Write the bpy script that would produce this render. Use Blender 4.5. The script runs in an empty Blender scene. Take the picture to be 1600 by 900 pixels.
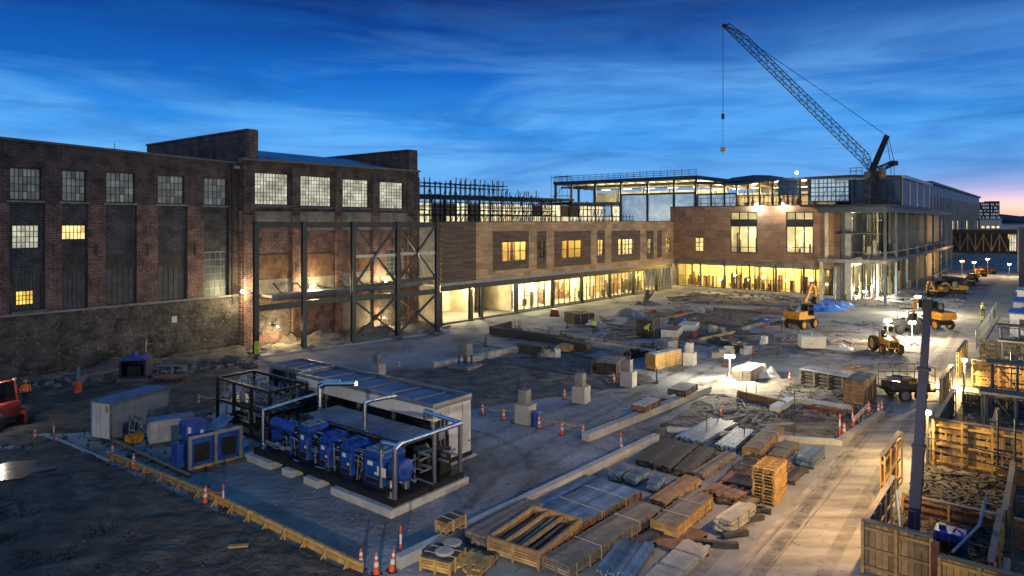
import bpy, bmesh, math, random
from mathutils import Vector, Matrix, noise
R = math.radians
scene = bpy.context.scene
col = scene.collection
rng = random.Random(7)

# ------------------------------------------------------------------ camera
F, CX, HY, H = 1066.67, 800.0, 345.0, 12.5      # focal length in photo pixels, principal column, horizon row, eye height
cd = bpy.data.cameras.new('camera'); cam = bpy.data.objects.new('camera', cd); col.objects.link(cam)
cd.sensor_width = 36.0; cd.lens = 24.0
cam.location = (0, 0, H); cam.rotation_euler = (R(90), 0, 0)
cd.shift_y = (HY - 450.0) / 1600.0
cd.clip_start = .1; cd.clip_end = 9000
scene.camera = cam

# ------------------------------------------------------------------ exposure and world
scene.view_settings.view_transform = 'Standard'
scene.view_settings.look = 'None'
scene.view_settings.exposure = 0.48
scene.view_settings.gamma = 1.0
scene.view_settings.use_curve_mapping = False
scene.cycles.use_denoising = True
scene.cycles.max_bounces = 6
scene.cycles.diffuse_bounces = 3
scene.cycles.glossy_bounces = 3
scene.cycles.transparent_max_bounces = 10
scene.cycles.sample_clamp_indirect = 4.0
scene.cycles.caustics_reflective = False
scene.cycles.caustics_refractive = False

w = bpy.data.worlds.new('World'); scene.world = w; w.use_nodes = True
nt = w.node_tree; N = nt.nodes; Lk = nt.links
for n in list(N): N.remove(n)
def nd(t, **k):
    n = N.new(t)
    for a, b in k.items(): setattr(n, a, b)
    return n
def mth(op, a, b=None, c=None, clamp=False):
    n = nd('ShaderNodeMath', operation=op, use_clamp=clamp)
    for i, v in enumerate((a, b, c)):
        if v is None: continue
        if isinstance(v, (int, float)): n.inputs[i].default_value = v
        else: Lk.new(v, n.inputs[i])
    return n.outputs[0]
def mixc(f, a, b, bt='MIX'):
    n = nd('ShaderNodeMix', data_type='RGBA', blend_type=bt)
    for i, v in ((0, f), (6, a), (7, b)):
        if isinstance(v, (int, float)): n.inputs[i].default_value = v
        elif isinstance(v, tuple): n.inputs[i].default_value = v + (1,)
        else: Lk.new(v, n.inputs[i])
    return n.outputs[2]
def ramp(f, stops, interp='LINEAR'):
    n = nd('ShaderNodeValToRGB'); cr = n.color_ramp; cr.interpolation = interp
    while len(cr.elements) < len(stops): cr.elements.new(.5)
    for e, (p, c) in zip(cr.elements, stops): e.position = p; e.color = c + (1,)
    Lk.new(f, n.inputs[0]); return n.outputs[0]
tc = nd('ShaderNodeTexCoord'); sep = nd('ShaderNodeSeparateXYZ'); Lk.new(tc.outputs['Generated'], sep.inputs[0])
dx, dy, dz = sep.outputs
zz = mth('MAXIMUM', dz, 0.0)
base = ramp(zz, [(0, (.17, .34, .60)), (.06, (.09, .29, .62)), (.13, (.025, .215, .62)), (.20, (.003, .105, .44)),
                 (.265, (.0006, .038, .22)), (.32, (.0004, .015, .11)), (.5, (.006, .085, .30)), (.75, (.02, .15, .40)), (1, (.03, .18, .44))])
# long streaks of cloud: noise on the sky direction, stretched sideways
def streak(sx, sz, scale, det, rough, dist, off):
    mp = nd('ShaderNodeMapping'); Lk.new(tc.outputs['Generated'], mp.inputs[0])
    mp.inputs['Scale'].default_value = (sx, sx, sz); mp.inputs['Location'].default_value = off
    mp.inputs['Rotation'].default_value = (R(-3), R(4), 0)
    n = nd('ShaderNodeTexNoise'); n.inputs['Scale'].default_value = scale; n.inputs['Detail'].default_value = det
    n.inputs['Roughness'].default_value = rough; n.inputs['Distortion'].default_value = dist
    Lk.new(mp.outputs[0], n.inputs[0]); return n.outputs[0]
n1 = streak(1.3, 9, 1.7, 5, .55, .6, (.3, .2, .1)); n2 = streak(2.2, 16, 2.0, 5, .6, .8, (3.1, 1.2, 4.0))
n3 = streak(.8, 4, 1.5, 3, .5, .3, (7.0, 2.0, 1.0))
win = ramp(zz, [(0, (.25,)*3), (.05, (.6,)*3), (.12, (1,)*3), (.2, (.75,)*3), (.28, (.15,)*3), (.36, (0,)*3)])
bright = mth('MULTIPLY', ramp(n1, [(.42, (0,)*3), (.70, (1,)*3)]), win)
c1 = mixc(mth('MULTIPLY', bright, .6), base, (.17, .46, .80))
dark = ramp(n2, [(.45, (0,)*3), (.75, (1,)*3)])
c2 = mixc(mth('MULTIPLY', dark, .6), c1, (.003, .085, .33))
c3 = mixc(mth('MULTIPLY', ramp(n3, [(.5, (0,)*3), (.8, (1,)*3)]), .6), c2, (.001, .045, .22))
# afterglow low over the road end
az = mth('ADD', mth('MULTIPLY', dx, math.sin(R(38))), mth('MULTIPLY', dy, math.cos(R(38))))
azf = mth('POWER', mth('MAXIMUM', az, 0.0), 45.0)
glow = mth('MULTIPLY', azf, ramp(zz, [(0, (1,)*3), (.022, (.95,)*3), (.043, (.35,)*3), (.062, (.12,)*3), (.09, (0,)*3)]))
gcol = ramp(zz, [(0, (.95, .40, .20)), (.02, (.95, .60, .50)), (.035, (.75, .50, .62)), (.07, (.30, .32, .62))])
c4 = mixc(mth('MULTIPLY', glow, .95, clamp=True), c3, gcol)
# the bright western evening sky behind the viewer
bk = mth('MULTIPLY', ramp(mth('MULTIPLY', dy, -1.0), [(.05, (0,)*3), (.6, (1,)*3)]), ramp(zz, [(0, (1,)*3), (.35, (.75,)*3), (.85, (0,)*3)]))
c5 = mixc(bk, c4, (.20, .27, .36))
sky = nd('ShaderNodeTexSky', sky_type='NISHITA'); sky.sun_disc = False
sky.sun_elevation = R(1.0); sky.sun_rotation = R(200)
skys = mixc(1.0, sky.outputs[0], (.004, .004, .004), 'MULTIPLY')
c6 = mixc(1.0, c5, skys, 'ADD')
bg = nd('ShaderNodeBackground'); Lk.new(c6, bg.inputs[0]); bg.inputs[1].default_value = 1.0
wo = nd('ShaderNodeOutputWorld'); Lk.new(bg.outputs[0], wo.inputs[0])

sd = bpy.data.lights.new('sun', 'SUN'); sun = bpy.data.objects.new('sun', sd); col.objects.link(sun)
sd.energy = .12; sd.angle = R(25); sd.color = (1, .86, .7); sun.rotation_euler = (R(68), 0, R(-18))

# ------------------------------------------------------------------ pixel <-> place helpers
def G(x, y, z=0.0):
    Y = F * (H - z) / (y - HY); return Vector(((x - CX) / F * Y, Y, z))
def PY(x, y, Y): return Vector(((x - CX) / F * Y, Y, H - (y - HY) * Y / F))
UA = R(51.5)                                     # heading of the road axis
U = Vector((math.cos(UA), math.sin(UA), 0)); V = Vector((math.sin(UA), -math.cos(UA), 0))

class Fac:
    """vertical plane through two ground points; x along it, y into the building, z up"""
    def __init__(s, p0, p1):
        s.p0 = Vector((p0[0], p0[1])); s.p1 = Vector((p1[0], p1[1])); d = s.p1 - s.p0
        s.L = d.length; s.d = d / s.L; s.rz = math.atan2(d.y, d.x)
        s.loc = (p0[0], p0[1], 0)
    def st(s, px, py, off=0.0):
        n = Vector((-s.d.y, s.d.x)); o = s.p0 + n * off
        k = (px - CX) / F; t = (k * o.y - o.x) / (s.d.x - k * s.d.y)
        Y = o.y + t * s.d.y; return t, H - (py - HY) * Y / F
    def x(s, px, off=0.0): return s.st(px, 345, off)[0]
    def rect(s, x0, y0, x1, y1, off=0.0):
        a, z1a = s.st(x0, y0, off); b, z1b = s.st(x1, y0, off); z0a = s.st(x0, y1, off)[1]; z0b = s.st(x1, y1, off)[1]
        return a, b, (z0a + z0b) / 2, (z1a + z1b) / 2
    def world(s, x, y, z=0.0):
        n = Vector((-s.d.y, s.d.x)); p = s.p0 + s.d * x + n * y; return Vector((p.x, p.y, z))

# ------------------------------------------------------------------ materials
def M(name, c, rough=.85, metal=0.0, var=.3, scale=2.0, c2=None, bump=0.0, bscale=25.0, island=0.0, emis=None, estr=0.0,
      brick=None, det=6.0, spots=None, stretch=None, coat=0.0):
    m = bpy.data.materials.new(name); m.use_nodes = True
    t = m.node_tree; ns = t.nodes; lk = t.links; b = ns['Principled BSDF']
    def new(ty, **k):
        n = ns.new(ty)
        for a, v in k.items(): setattr(n, a, v)
        return n
    tcn = new('ShaderNodeTexCoord'); vec = tcn.outputs['Object']
    if stretch:
        mp = new('ShaderNodeMapping'); mp.inputs['Scale'].default_value = stretch; lk.new(vec, mp.inputs[0]); vec = mp.outputs[0]
    n = new('ShaderNodeTexNoise'); n.inputs['Scale'].default_value = scale; n.inputs['Detail'].default_value = det
    n.inputs['Roughness'].default_value = .6; lk.new(vec, n.inputs[0])
    rp = new('ShaderNodeValToRGB'); lk.new(n.outputs[0], rp.inputs[0])
    a = tuple(max(0, x * (1 - var)) for x in c); d = c2 if c2 else tuple(min(1, x * (1 + var)) for x in c)
    rp.color_ramp.elements[0].position = .34; rp.color_ramp.elements[1].position = .68
    rp.color_ramp.elements[0].color = a + (1,); rp.color_ramp.elements[1].color = d + (1,)
    out = rp.outputs[0]
    def mix(f, p, q, bt='MIX'):
        x = new('ShaderNodeMix', data_type='RGBA', blend_type=bt)
        for i, v in ((0, f), (6, p), (7, q)):
            if isinstance(v, (int, float)): x.inputs[i].default_value = v
            elif isinstance(v, tuple): x.inputs[i].default_value = v + (1,)
            else: lk.new(v, x.inputs[i])
        return x.outputs[2]
    hts = []
    if brick:
        sp = new('ShaderNodeSeparateXYZ'); lk.new(tcn.outputs['Object'], sp.inputs[0])
        cb = new('ShaderNodeCombineXYZ'); lk.new(sp.outputs[0], cb.inputs[0]); lk.new(sp.outputs[2], cb.inputs[1])
        bt = new('ShaderNodeTexBrick'); lk.new(cb.outputs[0], bt.inputs[0]); bt.inputs['Scale'].default_value = 1.0
        bt.inputs['Brick Width'].default_value = brick[0]; bt.inputs['Row Height'].default_value = brick[1]
        bt.inputs['Mortar Size'].default_value = brick[2]
        bt.inputs['Color1'].default_value = (.72, .72, .72, 1); bt.inputs['Color2'].default_value = (1.25, 1.25, 1.25, 1)
        bt.inputs['Mortar'].default_value = brick[3] + (1,)
        out = mix(1.0, out, bt.outputs[0], 'MULTIPLY')
    if island:
        g = new('ShaderNodeNewGeometry'); mr = new('ShaderNodeMapRange'); lk.new(g.outputs['Random Per Island'], mr.inputs[0])
        mr.inputs[3].default_value = 1 - island; mr.inputs[4].default_value = 1 + island * .6
        hs = new('ShaderNodeHueSaturation'); lk.new(out, hs.inputs['Color']); lk.new(mr.outputs[0], hs.inputs['Value']); out = hs.outputs[0]
    if spots:
        s = new('ShaderNodeTexNoise'); s.inputs['Scale'].default_value = spots[0]; s.inputs['Detail'].default_value = 8; s.inputs['Roughness'].default_value = .7
        lk.new(tcn.outputs['Object'], s.inputs[0])
        r2 = new('ShaderNodeValToRGB'); lk.new(s.outputs[0], r2.inputs[0])
        r2.color_ramp.elements[0].position = spots[1]; r2.color_ramp.elements[1].position = min(1, spots[1] + spots[3])
        out = mix(r2.outputs[0], out, spots[2])
    lk.new(out, b.inputs['Base Color'])
    b.inputs['Roughness'].default_value = rough; b.inputs['Metallic'].default_value = metal
    if coat: b.inputs['Coat Weight'].default_value = coat
    if bump:
        bn = new('ShaderNodeTexNoise'); bn.inputs['Scale'].default_value = bscale; bn.inputs['Detail'].default_value = 6; lk.new(vec, bn.inputs[0])
        bp = new('ShaderNodeBump'); bp.inputs['Strength'].default_value = min(1, bump); bp.inputs['Distance'].default_value = .06 * max(1, bump)
        lk.new(bn.outputs[0], bp.inputs['Height']); lk.new(bp.outputs[0], b.inputs['Normal'])
    if emis:
        ec = new('ShaderNodeMix', data_type='RGBA', blend_type='MULTIPLY'); ec.inputs[0].default_value = 1
        en = new('ShaderNodeTexNoise'); en.inputs['Scale'].default_value = .9; en.inputs['Detail'].default_value = 4; lk.new(tcn.outputs['Object'], en.inputs[0])
        er = new('ShaderNodeValToRGB'); lk.new(en.outputs[0], er.inputs[0])
        er.color_ramp.elements[0].position = .38; er.color_ramp.elements[1].position = .66
        er.color_ramp.elements[0].color = (.5, .47, .45, 1); er.color_ramp.elements[1].color = (1.2, 1.2, 1.2, 1)
        if estr < 5:
            lk.new(er.outputs[0], ec.inputs[6])
        else: ec.inputs[6].default_value = (1, 1, 1, 1)
        ec.inputs[7].default_value = emis + (1,)
        eo = ec.outputs[2]
        if island:
            g2 = new('ShaderNodeNewGeometry'); m2 = new('ShaderNodeMapRange'); lk.new(g2.outputs['Random Per Island'], m2.inputs[0])
            m2.inputs[3].default_value = 1 - island; m2.inputs[4].default_value = 1 + island
            h2 = new('ShaderNodeHueSaturation'); lk.new(eo, h2.inputs['Color']); lk.new(m2.outputs[0], h2.inputs['Value']); eo = h2.outputs[0]
        lk.new(eo, b.inputs['Emission Color']); b.inputs['Emission Strength'].default_value = estr
    return m
def glass(name, tint=(.9, .95, .95), gl=.12):
    m = bpy.data.materials.new(name); m.use_nodes = True; t = m.node_tree; t.nodes.remove(t.nodes['Principled BSDF'])
    o = t.nodes['Material Output']; tr = t.nodes.new('ShaderNodeBsdfTransparent'); tr.inputs[0].default_value = tint + (1,)
    g = t.nodes.new('ShaderNodeBsdfGlossy'); g.inputs['Roughness'].default_value = .04
    mx = t.nodes.new('ShaderNodeMixShader'); mx.inputs[0].default_value = gl
    t.links.new(tr.outputs[0], mx.inputs[1]); t.links.new(g.outputs[0], mx.inputs[2]); t.links.new(mx.outputs[0], o.inputs[0])
    return m

m_ground = M('gravel yard', (.14, .142, .142), .95, var=.45, scale=.16, c2=(.30, .30, .295), det=10, bump=1.6, bscale=2.6, spots=(1.1, .6, (.075, .073, .07), .22))
m_mud = M('dark mud', (.04, .029, .02), 1.0, var=.4, scale=.8, c2=(.115, .086, .062), det=9, bump=3.0, bscale=3.0, spots=(2.6, .63, (.15, .145, .14), .12))
m_soil = M('brown soil', (.055, .046, .04), .95, var=.5, scale=.8, c2=(.15, .125, .10), det=9, bump=2.5, bscale=3, spots=(3.0, .64, (.2, .18, .16), .12))
m_sand = M('sandy fill', (.2, .175, .135), .95, var=.35, scale=.7, bump=1.0, bscale=3, spots=(2.5, .6, (.1, .09, .075), .2))
m_road = M('worn concrete road', (.25, .22, .18), .8, var=.4, scale=.7, det=10, bump=.8, bscale=5, spots=(1.3, .56, (.11, .095, .08), .2), stretch=(.35, 1.6, 1))
m_slab = M('concrete slab', (.2, .19, .175), .8, var=.25, scale=.5, bump=.2, bscale=8, spots=(1.4, .6, (.12, .115, .11), .2))
m_conc = M('cast concrete', (.33, .32, .30), .85, var=.2, scale=1.2, bump=.25, bscale=14, spots=(2, .62, (.2, .19, .18), .2))
m_concd = M('dirty concrete', (.2, .19, .18), .9, var=.35, scale=1.0, bump=.4, bscale=10)
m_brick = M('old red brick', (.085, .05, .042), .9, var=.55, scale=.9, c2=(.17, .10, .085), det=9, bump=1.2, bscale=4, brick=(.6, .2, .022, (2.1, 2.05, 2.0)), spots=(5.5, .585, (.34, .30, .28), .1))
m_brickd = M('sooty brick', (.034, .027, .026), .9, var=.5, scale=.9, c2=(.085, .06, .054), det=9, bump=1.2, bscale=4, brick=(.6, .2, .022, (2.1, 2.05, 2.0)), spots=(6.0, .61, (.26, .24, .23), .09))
m_infill = M('blackened infill brick', (.03, .03, .032), .85, var=.4, scale=.8, c2=(.065, .063, .065), det=9, bump=1.2, bscale=5, brick=(.6, .2, .022, (2.0, 2.0, 2.0)), spots=(6, .63, (.2, .2, .21), .08))
m_stone = M('stained plinth masonry', (.045, .04, .036), .95, var=.55, scale=.6, c2=(.125, .108, .092), det=10, bump=2.5, bscale=2.6, brick=(.6, .2, .02, (.75, .75, .75)), spots=(4.2, .575, (.27, .245, .22), .12))
m_ochre = M('rust painted plaster', (.13, .06, .03), .9, var=.5, scale=.9, c2=(.22, .12, .065), bump=.3, bscale=10, spots=(1.6, .64, (.36, .31, .25), .1))
m_plast = M('flaking pale plaster', (.2, .18, .145), .9, var=.4, scale=.8, bump=.4, bscale=10, spots=(1.6, .6, (.13, .08, .06), .12))
m_coping = M('slate grey coping', (.09, .1, .115), .7, var=.3)
m_roof = M('weathered metal roofing', (.17, .21, .26), .45, .4, var=.35, scale=.8, stretch=(1, .2, 1))
m_steel = M('dark painted steel', (.03, .038, .045), .45, .4, var=.3)
m_steelg = M('grey galvanised steel', (.28, .29, .3), .4, .7, var=.25)
m_silver = M('bright pipe cladding', (.62, .62, .6), .25, 1.0, var=.12)
m_black = M('black painted metal', (.012, .012, .013), .45, .3, var=.3)
m_rubber = M('tyre rubber', (.016, .016, .016), .85, var=.3)
m_blue = M('deep blue paint', (.007, .045, .24), .42, .1, var=.5, scale=2.5, det=9, coat=.15, spots=(5, .62, (.03, .03, .035), .14))
m_bluep = M('worn blue paint', (.004, .013, .055), .5, .1, var=.35)
m_bluet = M('blue tarpaulin', (.03, .12, .42), .5, var=.4, scale=1.5, bump=.5, bscale=3)
m_white = M('white painted panel', (.46, .46, .455), .55, var=.15, scale=.9, spots=(3, .66, (.3, .29, .27), .2))
m_cream = M('cream cladding panel', (.52, .49, .43), .55, var=.12, scale=.5)
m_grey = M('grey metal cabinet', (.22, .235, .245), .5, .2, var=.15)
m_yellow = M('plant yellow paint', (.42, .19, .012), .5, var=.45, scale=3, det=9, spots=(5, .6, (.09, .06, .04), .15))
m_orange = M('signal orange plastic', (.5, .06, .015), .55, var=.15)
m_red = M('red machine paint', (.2, .018, .012), .5, var=.5, scale=3, det=9)
m_wood = M('fresh sawn timber', (.27, .165, .075), .85, var=.3, scale=3, island=.45, bump=.2, bscale=20)
m_woody = M('yellow pine formwork', (.38, .225, .07), .8, var=.3, scale=2.5, island=.35)
m_woodg = M('weathered grey timber', (.13, .11, .088), .9, var=.3, scale=3, island=.5)
m_woodd = M('dark creosoted timber', (.05, .042, .036), .85, var=.4, scale=3, island=.5)
m_woodw = M('pale planed boards', (.36, .32, .26), .8, var=.2, scale=3, island=.3)
m_woodb = M('rusty brown timber', (.16, .08, .045), .85, var=.35, scale=2.5, island=.4)
m_bsteel = M('blue coated steel', (.085, .145, .215), .6, .05, var=.35, scale=2, island=.5)
m_clad = M('brown timber cladding', (.29, .165, .09), .75, var=.22, scale=1.0, brick=(2.4, 1.2, .02, (.7, .7, .7)), stretch=(.8, 1, 1.5))
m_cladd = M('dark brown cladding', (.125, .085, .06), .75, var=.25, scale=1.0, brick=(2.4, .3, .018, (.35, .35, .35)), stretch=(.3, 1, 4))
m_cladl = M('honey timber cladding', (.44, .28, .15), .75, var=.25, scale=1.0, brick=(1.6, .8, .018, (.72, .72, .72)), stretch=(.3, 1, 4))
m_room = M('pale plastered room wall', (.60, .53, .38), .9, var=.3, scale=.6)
m_roomd = M('tan partition', (.3, .25, .17), .9, var=.3)  # plain darker tan for partitions, studs and rear walls
m_frame = M('dark window frame', (.025, .027, .03), .5, .3, var=.2)
m_framew = M('pale steel window bars', (.2, .21, .21), .6, var=.3)
m_glass = glass('clear glass'); m_glassd = glass('cab glass', (.25, .3, .32), .2)
m_sheet = M('sheeting with added glow', (.5, .6, .68), .35, var=.18, scale=.4, emis=(.35, .5, .62), estr=.35)  # faint emission put in for sky reflected off the pale sheets
m_pane_g = M('dim wired glass', (.13, .135, .13), .25, var=.3, scale=1, island=.45, emis=(.17, .18, .15), estr=.3)
m_pane_w = M('lit wired glass', (.3, .3, .28), .3, var=.2, scale=1, island=.22, emis=(.78, .77, .55), estr=.5)
m_pane_y = M('yellow lit glass', (.3, .28, .2), .3, var=.2, scale=1, island=.35, emis=(1.0, .72, .24), estr=1.0)
m_pane_b = M('dark dusty glass', (.022, .04, .055), .45, var=.4, scale=1, island=.5)
m_pane_k = M('storey glass lit from behind', (.3, .3, .28), .3, var=.2, scale=1, island=.35, emis=(.95, .82, .46), estr=.9)
m_warm = M('lit yellow room glass', (.3, .25, .1), .4, var=.2, island=.3, emis=(1.0, .6, .08), estr=1.1)
m_lampw = M('warm lamp lens', (1, 1, 1), emis=(1, .84, .5), estr=40)
m_lampc = M('cold lamp lens', (1, 1, 1), emis=(.85, .95, 1), estr=40)
m_lampo = M('sodium lamp lens', (1, 1, 1), emis=(1, .62, .22), estr=40)
m_tube = M('ceiling lamp diffuser', (1, 1, 1), emis=(1, .85, .5), estr=6)
m_hi = M('high visibility yellow cloth', (.45, .62, .05), .8, var=.15)
m_hio = M('high visibility orange cloth', (.8, .16, .03), .8, var=.15)
m_skin = M('skin', (.4, .22, .15), .6, var=.1)
m_cloth = M('dark work trousers', (.015, .017, .025), .9, var=.3)
m_rock = M('broken masonry', (.14, .13, .12), .95, var=.4, island=.6)
m_rockd = M('dark stones', (.04, .037, .034), .9, var=.4, island=.7)  # darker stones; in the pits their tone stands in for shade
m_matt = M('matt dark cladding', (.016, .018, .02), .95, var=.4, scale=.7)
m_colst = M('blue grey painted columns', (.055, .075, .095), .5, .2, var=.2)
m_hill = M('distant wooded hill', (.02, .035, .05), 1, var=.4, scale=.02)
m_cran = M('crane lattice paint', (.012, .011, .012), .6, .2, var=.3)
m_rust = M('rusted red steel', (.13, .035, .02), .8, .2, var=.4)
m_bpanel = M('blue grey facade panel', (.022, .06, .115), .45, .2, var=.2, scale=.6)

def track_mat():
    m = M('wheel worn dark earth', (.10, .092, .082), .7, var=.4, scale=1.5, bump=1.0, bscale=6); t = m.node_tree; o = t.nodes['Material Output']; b = t.nodes['Principled BSDF']
    tr = t.nodes.new('ShaderNodeBsdfTransparent'); mx = t.nodes.new('ShaderNodeMixShader'); n = t.nodes.new('ShaderNodeTexNoise'); n.inputs['Scale'].default_value = .9; n.inputs['Detail'].default_value = 8; n.inputs['Roughness'].default_value = .7
    c = t.nodes.new('ShaderNodeTexCoord'); r = t.nodes.new('ShaderNodeValToRGB'); r.color_ramp.elements[0].position = .36; r.color_ramp.elements[1].position = .78; r.color_ramp.elements[1].color = (.55, .55, .55, 1)
    t.links.new(c.outputs['Object'], n.inputs[0]); t.links.new(n.outputs[0], r.inputs[0]); t.links.new(r.outputs[0], mx.inputs[0]); t.links.new(tr.outputs[0], mx.inputs[1]); t.links.new(b.outputs[0], mx.inputs[2]); t.links.new(mx.outputs[0], o.inputs[0]); return m
m_track = track_mat()
# ------------------------------------------------------------------ mesh builder
class MB:
    def __init__(s): s.v = []; s.f = []; s.mi = []
    def _q(s, vs, fs, m):
        o = len(s.v); s.v += [tuple(p) for p in vs]
        for f in fs: s.f.append(tuple(i + o for i in f)); s.mi.append(m)
        return s
    def box(s, x0, x1, y0, y1, z0, z1, m=0):
        x0, x1 = min(x0, x1), max(x0, x1); y0, y1 = min(y0, y1), max(y0, y1); z0, z1 = min(z0, z1), max(z0, z1)
        return s._q([(x0, y0, z0), (x1, y0, z0), (x1, y1, z0), (x0, y1, z0), (x0, y0, z1), (x1, y0, z1), (x1, y1, z1), (x0, y1, z1)],
                    [(0, 3, 2, 1), (4, 5, 6, 7), (0, 1, 5, 4), (1, 2, 6, 5), (2, 3, 7, 6), (3, 0, 4, 7)], m)
    def quad(s, a, b, c, d, m=0): return s._q([a, b, c, d], [(0, 1, 2, 3)], m)
    def bar(s, p, q, wd, ht=None, m=0, up=(0, 0, 1)):
        p = Vector(p); q = Vector(q); ht = ht or wd; d = (q - p)
        if d.length < 1e-5: return s
        d.normalize(); upv = Vector(up)
        if abs(d.dot(upv)) > .98: upv = Vector((0, 1, 0))
        a = d.cross(upv).normalized(); b = a.cross(d).normalized(); a *= wd / 2; b *= ht / 2
        vs = [p - a - b, p + a - b, p + a + b, p - a + b, q - a - b, q + a - b, q + a + b, q - a + b]
        return s._q(vs, [(0, 3, 2, 1), (4, 5, 6, 7), (0, 1, 5, 4), (1, 2, 6, 5), (2, 3, 7, 6), (3, 0, 4, 7)][::1], m)
    def tube(s, p, q, r, n=8, r2=None, m=0):
        p = Vector(p); q = Vector(q); r2 = r if r2 is None else r2; d = (q - p).normalized()
        up = Vector((0, 0, 1)) if abs(d.z) < .95 else Vector((1, 0, 0))
        a = d.cross(up).normalized(); b = a.cross(d)
        vs = []
        for c, rr in ((p, r), (q, r2)):
            for i in range(n):
                t = 2 * math.pi * i / n; vs.append(c + a * (rr * math.cos(t)) + b * (rr * math.sin(t)))
        fs = [(i, (i + 1) % n, n + (i + 1) % n, n + i) for i in range(n)] + [tuple(range(n - 1, -1, -1)), tuple(range(n, 2 * n))]
        return s._q(vs, fs, m)
    def path(s, pts, r, n=8, m=0):
        pts = [Vector(p) for p in pts]
        for i in range(len(pts) - 1): s.tube(pts[i], pts[i + 1], r, n, None, m)
        for p in pts[1:-1]: s.ball(p, (r * 1.04,) * 3, 8, 5, m)
        return s
    def ball(s, c, r, nu=10, nv=6, m=0):
        c = Vector(c); vs = [c + Vector((0, 0, -r[2]))]
        for j in range(1, nv):
            ph = -math.pi / 2 + math.pi * j / nv
            for i in range(nu):
                t = 2 * math.pi * i / nu; vs.append(c + Vector((r[0] * math.cos(ph) * math.cos(t), r[1] * math.cos(ph) * math.sin(t), r[2] * math.sin(ph))))
        vs.append(c + Vector((0, 0, r[2]))); fs = []
        for i in range(nu): fs.append((0, 1 + (i + 1) % nu, 1 + i))
        for j in range(nv - 2):
            for i in range(nu):
                a = 1 + j * nu + i; b = 1 + j * nu + (i + 1) % nu; fs.append((a, b, b + nu, a + nu))
        top = len(vs) - 1
        for i in range(nu): fs.append((top, 1 + (nv - 2) * nu + i, 1 + (nv - 2) * nu + (i + 1) % nu))
        return s._q(vs, fs, m)
    def lathe(s, c, prof, n=12, m=0):
        c = Vector(c); vs = []; fs = []
        for r, z in prof:
            for i in range(n):
                t = 2 * math.pi * i / n; vs.append(c + Vector((r * math.cos(t), r * math.sin(t), z)))
        for j in range(len(prof) - 1):
            for i in range(n):
                a = j * n + i; b = j * n + (i + 1) % n; fs.append((a, b, b + n, a + n))
        fs.append(tuple(range(n - 1, -1, -1))); k = (len(prof) - 1) * n; fs.append(tuple(range(k, k + n)))
        return s._q(vs, fs, m)
    def prism(s, pts, y0, y1, m=0):
        """outline in x,z (counter clockwise seen from -y) pushed from y0 to y1"""
        n = len(pts); vs = [(x, y0, z) for x, z in pts] + [(x, y1, z) for x, z in pts]
        fs = [tuple(range(n)), tuple(range(2 * n - 1, n - 1, -1))] + [(i, n + i, n + (i + 1) % n, (i + 1) % n) for i in range(n)]
        return s._q(vs, fs, m)
    def holed(s, x0, x1, z0, z1, t, holes, m=0, y0=0.0):
        """wall with rectangular openings, only outer faces and reveals; top may be a number"""
        xs = sorted({x0, x1, *[min(max(h[i], x0), x1) for h in holes for i in (0, 1)]})
        zs = sorted({z0, z1, *[min(max(h[i], z0), z1) for h in holes for i in (2, 3)]})
        def solid(i, j):
            if i < 0 or j < 0 or i >= len(xs) - 1 or j >= len(zs) - 1: return False
            cx = (xs[i] + xs[i + 1]) / 2; cz = (zs[j] + zs[j + 1]) / 2
            return not any(h[0] < cx < h[1] and h[2] < cz < h[3] for h in holes)
        y1 = y0 + t
        for i in range(len(xs) - 1):
            for j in range(len(zs) - 1):
                if not solid(i, j): continue
                a, b, c, d = xs[i], xs[i + 1], zs[j], zs[j + 1]
                s.quad((a, y0, c), (b, y0, c), (b, y0, d), (a, y0, d), m); s.quad((b, y1, c), (a, y1, c), (a, y1, d), (b, y1, d), m)
                if not solid(i - 1, j): s.quad((a, y1, c), (a, y0, c), (a, y0, d), (a, y1, d), m)
                if not solid(i + 1, j): s.quad((b, y0, c), (b, y1, c), (b, y1, d), (b, y0, d), m)
                if not solid(i, j - 1): s.quad((a, y1, c), (b, y1, c), (b, y0, c), (a, y0, c), m)
                if not solid(i, j + 1): s.quad((a, y0, d), (b, y0, d), (b, y1, d), (a, y1, d), m)
        return s
    def build(s, name, mats, parent=None, loc=None, rz=0.0, smooth=False, bevel=0.0):
        me = bpy.data.meshes.new(name); me.from_pydata(s.v, [], s.f)
        if not isinstance(mats, (list, tuple)): mats = [mats]
        for m in mats: me.materials.append(m)
        if len(mats) > 1: me.polygons.foreach_set('material_index', s.mi)
        if smooth: me.polygons.foreach_set('use_smooth', [True] * len(me.polygons))
        me.validate(); me.update()
        o = bpy.data.objects.new(name, me); col.objects.link(o)
        if parent: o.parent = parent
        if loc is not None: o.location = loc
        o.rotation_euler.z = rz
        if bevel:
            bv = o.modifiers.new('bevel', 'BEVEL'); bv.width = bevel; bv.segments = 2; bv.limit_method = 'ANGLE'
        return o
def tag(o, label=None, cat=None, group=None, kind=None):
    for k, v in (('label', label), ('category', cat), ('group', group), ('kind', kind)):
        if v: o[k] = v
    return o
def thing(name, label, cat, loc=(0, 0, 0), rz=0.0, group=None):
    o = bpy.data.objects.new(name, None); col.objects.link(o); o.empty_display_size = .3
    o.location = loc; o.rotation_euler.z = rz; return tag(o, label, cat, group)
def copy_tree(o, parent=None):
    c = o.copy(); col.objects.link(c)
    if parent: c.parent = parent
    for ch in list(o.children): copy_tree(ch, c)
    return c
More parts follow.
